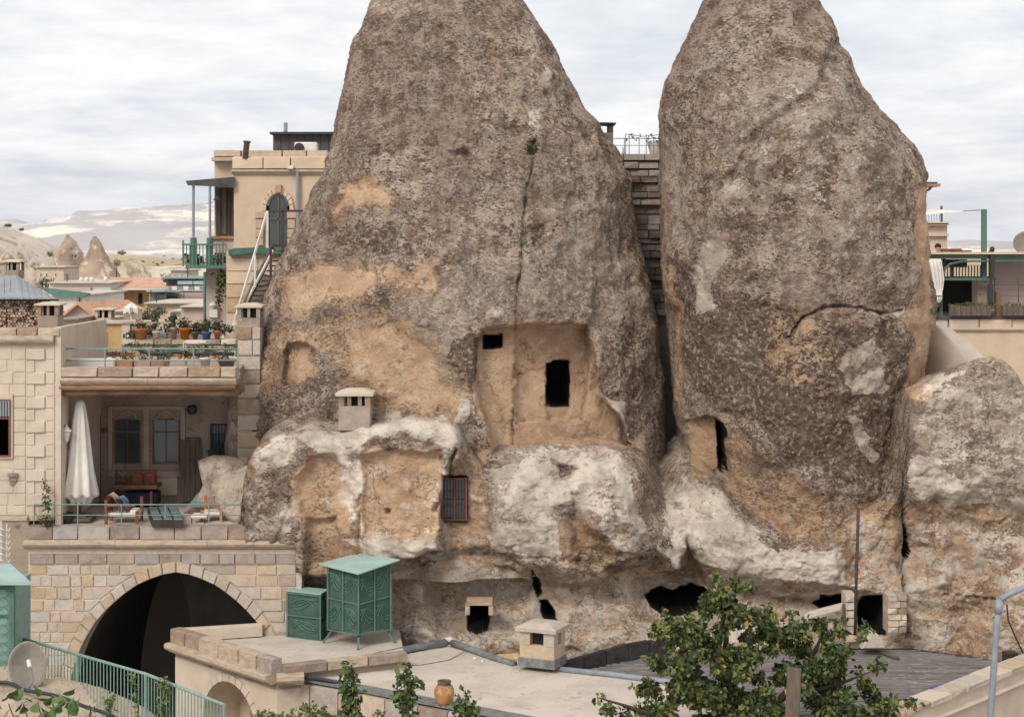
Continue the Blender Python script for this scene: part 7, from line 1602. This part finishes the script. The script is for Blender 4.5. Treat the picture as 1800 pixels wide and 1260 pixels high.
for a in (1100, 1106, 1136): obj('stake', MB().tube([W(a, 271, 46.3), W(a, 236, 46.3)], .012, 5), M['grey_metal'], gl)
mb = MB()
for k in range(70):
    a = rg.choice((rg.uniform(1099, 1126), rg.uniform(1134, 1160))); b = 243 + 4 * math.sin(a * .35) + rg.uniform(-3, 3); c = Vector(W(a, b, 46.3)); s = rg.uniform(.02, .045); mb.add([c, c + Vector((s, 0, s * .5)), c + Vector((.3 * s, .02, s)), c + Vector((-.5 * s, .02, .6 * s))], [(0, 1, 2, 3)])
obj('tuft', mb, M['rust'], gl, kind='stuff')
setp(obj('white_pot', MB().lathe(W(1153, 271, 46.6), [(.001, 0), (.16, 0), (.26, .35), (.001, .35)], 12), M['white_metal']), 'pale bowl-shaped planter beside the right cone above the gap', 'plant pot')
setp(obj('cloth', MB().prism(px2([(1093, 271), (1099, 271), (1098, 262), (1095, 258)], 46.8), 46.8, 46.95, .02), M['cloth']), 'small white cloth hanging at the left end of the gap railing', 'cloth')
bush('rock_plant', [(933, 262, 39.2, 8, 9)], 120, .07, 'dark tuft of weeds growing from the crack high on the left cone', 'plant', ['leaf_dark', 'olive', 'leaf_dark'], 33)
bush('rock_plant', [(1172, 955, 38.6, 12, 12), (1165, 925, 39, 12, 8)], 160, .06, 'dry weeds growing in the cleft below the gap', 'plant', ['olive', 'leaf2', 'olive'], 34)
# ------------------------------------------------------------------ plastered dome and restaurant on the right
lump('plaster_dome', [(1606, 700), (1608, 600), (1622, 558), (1650, 568), (1690, 592), (1722, 625), (1740, 660), (1745, 720)], 44.5, 1.6, mat('dome_plaster', (.60, .50, .42), (.54, .44, .36), 1.5, bump=.15), 'smooth pale plastered dome tucked behind the right cone', 'dome', n=60, seed=12, amp=.03)
DRs = 60.0
RS_ = thing('restaurant_terrace', W(1720, 700, DRs), 'plastered building with a green framed open restaurant terrace', 'building')
obj('wall', MB().pb(1600, 1990, 580, 800, DRs, 6), M['plaster_tan'], RS_)
course(RS_, 1600, 1990, 560, 579, DRs, 54, ['plaster', 'cornice', 'plaster_tan'], dep=.5, proud=.06, name='parapet_stone')
moulding(RS_, (X(1600, DRs), DRs, Z(583, DRs)), (X(1990, DRs), DRs, Z(583, DRs)), [(-.1, 0), (.05, 0), (.14, .08), (.14, .15), (-.1, .15)], 'plaster', seg=2.5)
obj('floor', MB().pb(1600, 1990, 556, 561, DRs - .1, 6), M['slate'], RS_)
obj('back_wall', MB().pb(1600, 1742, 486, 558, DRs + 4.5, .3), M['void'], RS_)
obj('pier', MB().pb(1719, 1738, 490, 552, DRs + .8, .8), M['plaster_dark'], RS_)
obj('pergola_beam', MB().pb(1626, 1990, 447, 455, DRs + .1, .2), M['green'], RS_); obj('pergola_roof', MB().pb(1622, 1990, 443, 447, DRs - .1, 5), M['plaster_tan'], RS_)
obj('pergola_beam', MB().pb(1626, 1745, 488, 493, DRs + .3, .2), M['green'], RS_)
obj('post', MB().pb(1653, 1657, 455, 556, DRs, .12), M['green'], RS_)
setp(obj('tall_green_post', MB().pb(1727, 1735, 368, 490, DRs + .6, .2), M['green']), 'tall green square post rising above the restaurant roof', 'post')
ar = MB(); ar.tube([W(1658, 474, DRs + .1), W(1670, 464, DRs + .1), W(1690, 460, DRs + .1), W(1710, 459, DRs + .1), W(1800, 459, DRs + .1)], .04, 6); obj('arched_brace', ar, M['green'], RS_)
for k in range(13): obj('baluster', MB().bar(W(1660 + k * 5.3, 488, DRs + .5), W(1660 + k * 5.3, 466, DRs + .5), .035), M['dark_metal'], RS_)
obj('dark_bench', MB().pb(1660, 1700, 456, 470, DRs + 2, .6), M['slate'], RS_); obj('dark_bench_leg', MB().pb(1673, 1677, 470, 488, DRs + 2, .1), M['slate'], RS_)
obj('side_wall', MB().pb(1744, 1990, 455, 545, DRs + 1.5, .4), M['pink_wall'], RS_)
for a in (1748, 1790, 1832): obj('rail_post', MB().pb(a, a + 1.4, 489, 532, DRs + .2, .05), M['wood_old'], RS_)
for b in (489, 500, 510, 520): obj('rail', MB().pb(1745, 1990, b, b + 1.2, DRs + .26, .04), M['wood_old'], RS_)
for a, b, c, mk in ((1739, 500, 536, 'dark_metal'), (1752, 514, 556, 'wood'), (1741, 440, 490, 'dark_metal')): obj('newel_post', MB().pb(a, a + 7, b, c, DRs - .05, .25), M[mk], RS_)
for i, (a, b) in enumerate(((1671, 1750), (1763, 1860), (1629, 1652))):
    t = thing('planter', W((a + b) / 2, 556, DRs), ['long wooden planter box along the restaurant edge', 'wooden planter box at the right edge of the restaurant', 'short leafy planter under the white curtain'][i], 'planter', 'planters along the restaurant edge')
    for q in range(int((b - a) / 9)): obj('slat', MB().pb(a + q * 9, a + q * 9 + 8.4, 538, 555, DRs - .3, .25), M['wood_old'], t)
    bm_ = leaves([(W(a + (b - a) * (k + .5) / 4, 536, DRs - .1), ((b - a) / 8 * DRs / F * 1.3, .15, .09)) for k in range(4)], 220, .09, np.random.RandomState(i)); obj('foliage', bm_, [M['olive'], M['red_flower'], M['shrub']], t, kind='stuff')
t = thing('curtain', W(1643, 536, DRs), 'white gathered curtain tied at the left post of the restaurant', 'curtain'); mb = MB(); vs = []; n = 26; rows = [(455, 1630, 1654), (470, 1631, 1657), (490, 1635, 1660), (508, 1640, 1658), (517, 1643, 1655), (523, 1640, 1657), (532, 1640, 1653)]
for (y, a, b) in rows:
    for k in range(n): f = k / (n - 1); vs.append(W(a + (b - a) * f, y, DRs - .25 + .07 * math.sin(f * 26 + y * .02)))
o = obj('drape', mb.add(vs, [(i * n + k, i * n + k + 1, (i + 1) * n + k + 1, (i + 1) * n + k) for i in range(len(rows) - 1) for k in range(n - 1)]), M['cloth'], t, smooth=True); m_ = o.modifiers.new('t', 'SOLIDIFY'); m_.thickness = .03
obj('tie', MB().bar(W(1642, 517, DRs - .35), W(1656, 517, DRs - .35), .08), M['cloth'], t)
t = flat_house(1560, 1665, 395, 442, 72, 6, 'plaster', 'cream upper storey house behind the right cone'); obj('moulding', MB().pb(1558, 1668, 411, 415, 71.8, .3), M['plaster_tan'], t); obj('cornice', MB().pb(1558, 1669, 390, 396, 71.7, 6), M['plaster_tan'], t)
railing('upper_railing', [W(1600, 391, 72), W(1656, 391, 72)], .40, 'grey_metal', 'small wrought railing on the cream upper storey house', rails=(1.0,), post=1.3, r=.03, rr=.018, bal=.11)
setp(obj('stake', MB().tube([W(1655, 391, 71.9), W(1655, 362, 71.9)], .05, 6), M['slate']), 'dark thin chimney stake beside the small wrought railing', 'pole')
t = thing('sun_sail', W(1650, 380, 66), 'cream triangular sun sail stretched toward the tall green post', 'sun sail')
obj('sail', MB().add([W(1590, 365, 66), W(1694, 371, 62), W(1595, 380, 64), W(1590, 366.5, 66), W(1694, 372, 62), W(1595, 381, 64)], [(0, 1, 2), (5, 4, 3), (0, 3, 4, 1), (1, 4, 5, 2)]), M['cloth'], t); obj('rope', MB().tube([W(1694, 371, 62), W(1728, 369, 60.7)], .02, 5), M['grey_metal'], t)
t = thing('awning', W(1630, 330, 64), 'small red tiled canopy with bracket peeping out past the right cone', 'canopy')
obj('canopy_roof', MB().pb(1590, 1653, 323, 328, 64, 1.5), M['terracotta'], t); obj('canopy_sheet', MB().pb(1590, 1648, 320, 323, 64, 1.4), M['slate'], t); obj('bracket', MB().tube([W(1615, 340, 64.2), W(1634, 333, 64.2), W(1637, 328, 64.2)], .05, 6), M['slate'], t)
# a guest at the rail: dark-haired head and shoulders above the red cushions
def person():
    c = W(1649, 446, 62.0); t = thing('person', c, 'dark-haired person in a dark shirt seated above the red cushions', 'person')
    me = bpy.data.meshes.new('body'); s = .98
    J = [(0, 0, -.55, .15), (0, 0, -.30, .14), (0, 0, -.08, .17), (0, 0, .02, .075), (0, -.01, .10, .06), (-.01, -.02, .20, .095), (-.01, -.02, .28, .09), (-.19, 0, -.05, .07), (-.25, -.02, -.30, .05), (-.15, -.25, -.38, .04), (-.10, -.33, -.36, .035), (.19, 0, -.05, .07), (.25, -.02, -.30, .05), (.16, -.25, -.38, .04), (.12, -.33, -.36, .035), (-.1, -.15, -.58, .1), (-.12, -.45, -.58, .075), (.1, -.15, -.58, .1), (.12, -.45, -.58, .075)]
    E = [(0, 1), (1, 2), (2, 3), (3, 4), (4, 5), (5, 6), (2, 7), (7, 8), (8, 9), (9, 10), (2, 11), (11, 12), (12, 13), (13, 14), (0, 15), (15, 16), (0, 17), (17, 18)]
    me.from_pydata([(a * s, b * s, c_ * s) for a, b, c_, _ in J], E, []); o = bpy.data.objects.new('body', me); COL.objects.link(o); o.parent = t; me.materials.append(M['skin'])
    sk_ = o.modifiers.new('skin', 'SKIN'); 
    for i, v in enumerate(me.skin_vertices[0].data): v.radius = (J[i][3], J[i][3])
    me.skin_vertices[0].data[0].use_root = True; sb = o.modifiers.new('sub', 'SUBSURF'); sb.levels = sb.render_levels = 1
    L0 = Vector(c)
    h = MB().lathe((c[0] + .0, c[1] + .02, c[2] + .20), [(.105, 0), (.118, .05), (.112, .11), (.07, .165), (.001, .18)], 14); obj('hair', h, M['hair'], t, smooth=True)
    sh = MB().lathe((c[0], c[1], c[2] - .45), [(.20, 0), (.21, .2), (.225, .36), (.19, .43), (.09, .49), (.08, .50)], 16); obj('shirt', sh, M['shirt'], t, smooth=True)
    obj('nose', MB().lathe((c[0] - .115, c[1] - .05, c[2] + .17), [(.001, 0), (.02, .01), (.001, .05)], 6), M['skin'], t)
person()
for i, (a, b, c) in enumerate(((1655, 1670, 'left red cushion on the restaurant roof seat behind the person'), (1672, 1692, 'middle red cushion humped on the restaurant roof seat'), (1694, 1709, 'flat right red cushion on the restaurant roof seat'))):
    o = obj('cushion', MB().pb(a, b, 437 + (i == 2) * 3, 443, 62.2, .4), M['wood_red']); bevel(o, .05, 2); setp(o, c, 'cushion', 'red cushions on the restaurant roof')
t = thing('globe_lamp', W(1744, 447, DRs), 'small dark finial lamp on the restaurant roof beam', 'lamp'); obj('lamp_head', MB().lathe(W(1744, 443, DRs), [(.001, 0), (.06, .02), (.1, .1), (.06, .18), (.001, .2)], 10), M['dark_metal'], t, smooth=True)
ds = thing('satellite_dish', W(1800, 443, DRs + 2), 'pale grey satellite dish cut by the right edge above the restaurant', 'satellite dish'); c = Vector(W(1802, 428, DRs + 2)); mb = MB(); n = 28; q = Vector((-.35, -1, .2)).to_track_quat('Z', 'Y').to_matrix(); vs = []
for i in range(6):
    for k in range(n): a = 2 * math.pi * k / n; vs.append(c + q @ Vector((math.cos(a) * .42 * i / 5, math.sin(a) * .42 * i / 5, .1 * ((i / 5) ** 2))))
o = obj('dish', mb.add(vs, [(i * n + k, i * n + (k + 1) % n, (i + 1) * n + (k + 1) % n, (i + 1) * n + k) for i in range(5) for k in range(n)]), M['grey_dish'], ds, smooth=True); m_ = o.modifiers.new('t', 'SOLIDIFY'); m_.thickness = .02
obj('mast', MB().tube([W(1803, 445, DRs + 2.1), W(1803, 428, DRs + 2.1)], .03, 6), M['grey_metal'], ds)
# ------------------------------------------------------------------ the air between here and the mountain
hzm = bpy.data.materials.new('haze'); hzm.use_nodes = True; t_ = hzm.node_tree; t_.nodes.clear()
pv = t_.nodes.new('ShaderNodeVolumePrincipled'); pv.inputs['Density'].default_value = 5.5e-5; pv.inputs['Color'].default_value = (.86, .90, 1.0, 1); pv.inputs['Anisotropy'].default_value = .2
ov_ = t_.nodes.new('ShaderNodeOutputMaterial'); t_.links.new(pv.outputs[0], ov_.inputs['Volume'])
obj('haze', MB().box(-14000, 14000, -20, 12500, -30, 330), hzm, keep=True, kind='stuff')
# ------------------------------------------------------------------ tidy up
for o in ROOTS:
    for k in ('_root', '_loc'):
        if k in o.keys(): del o[k]
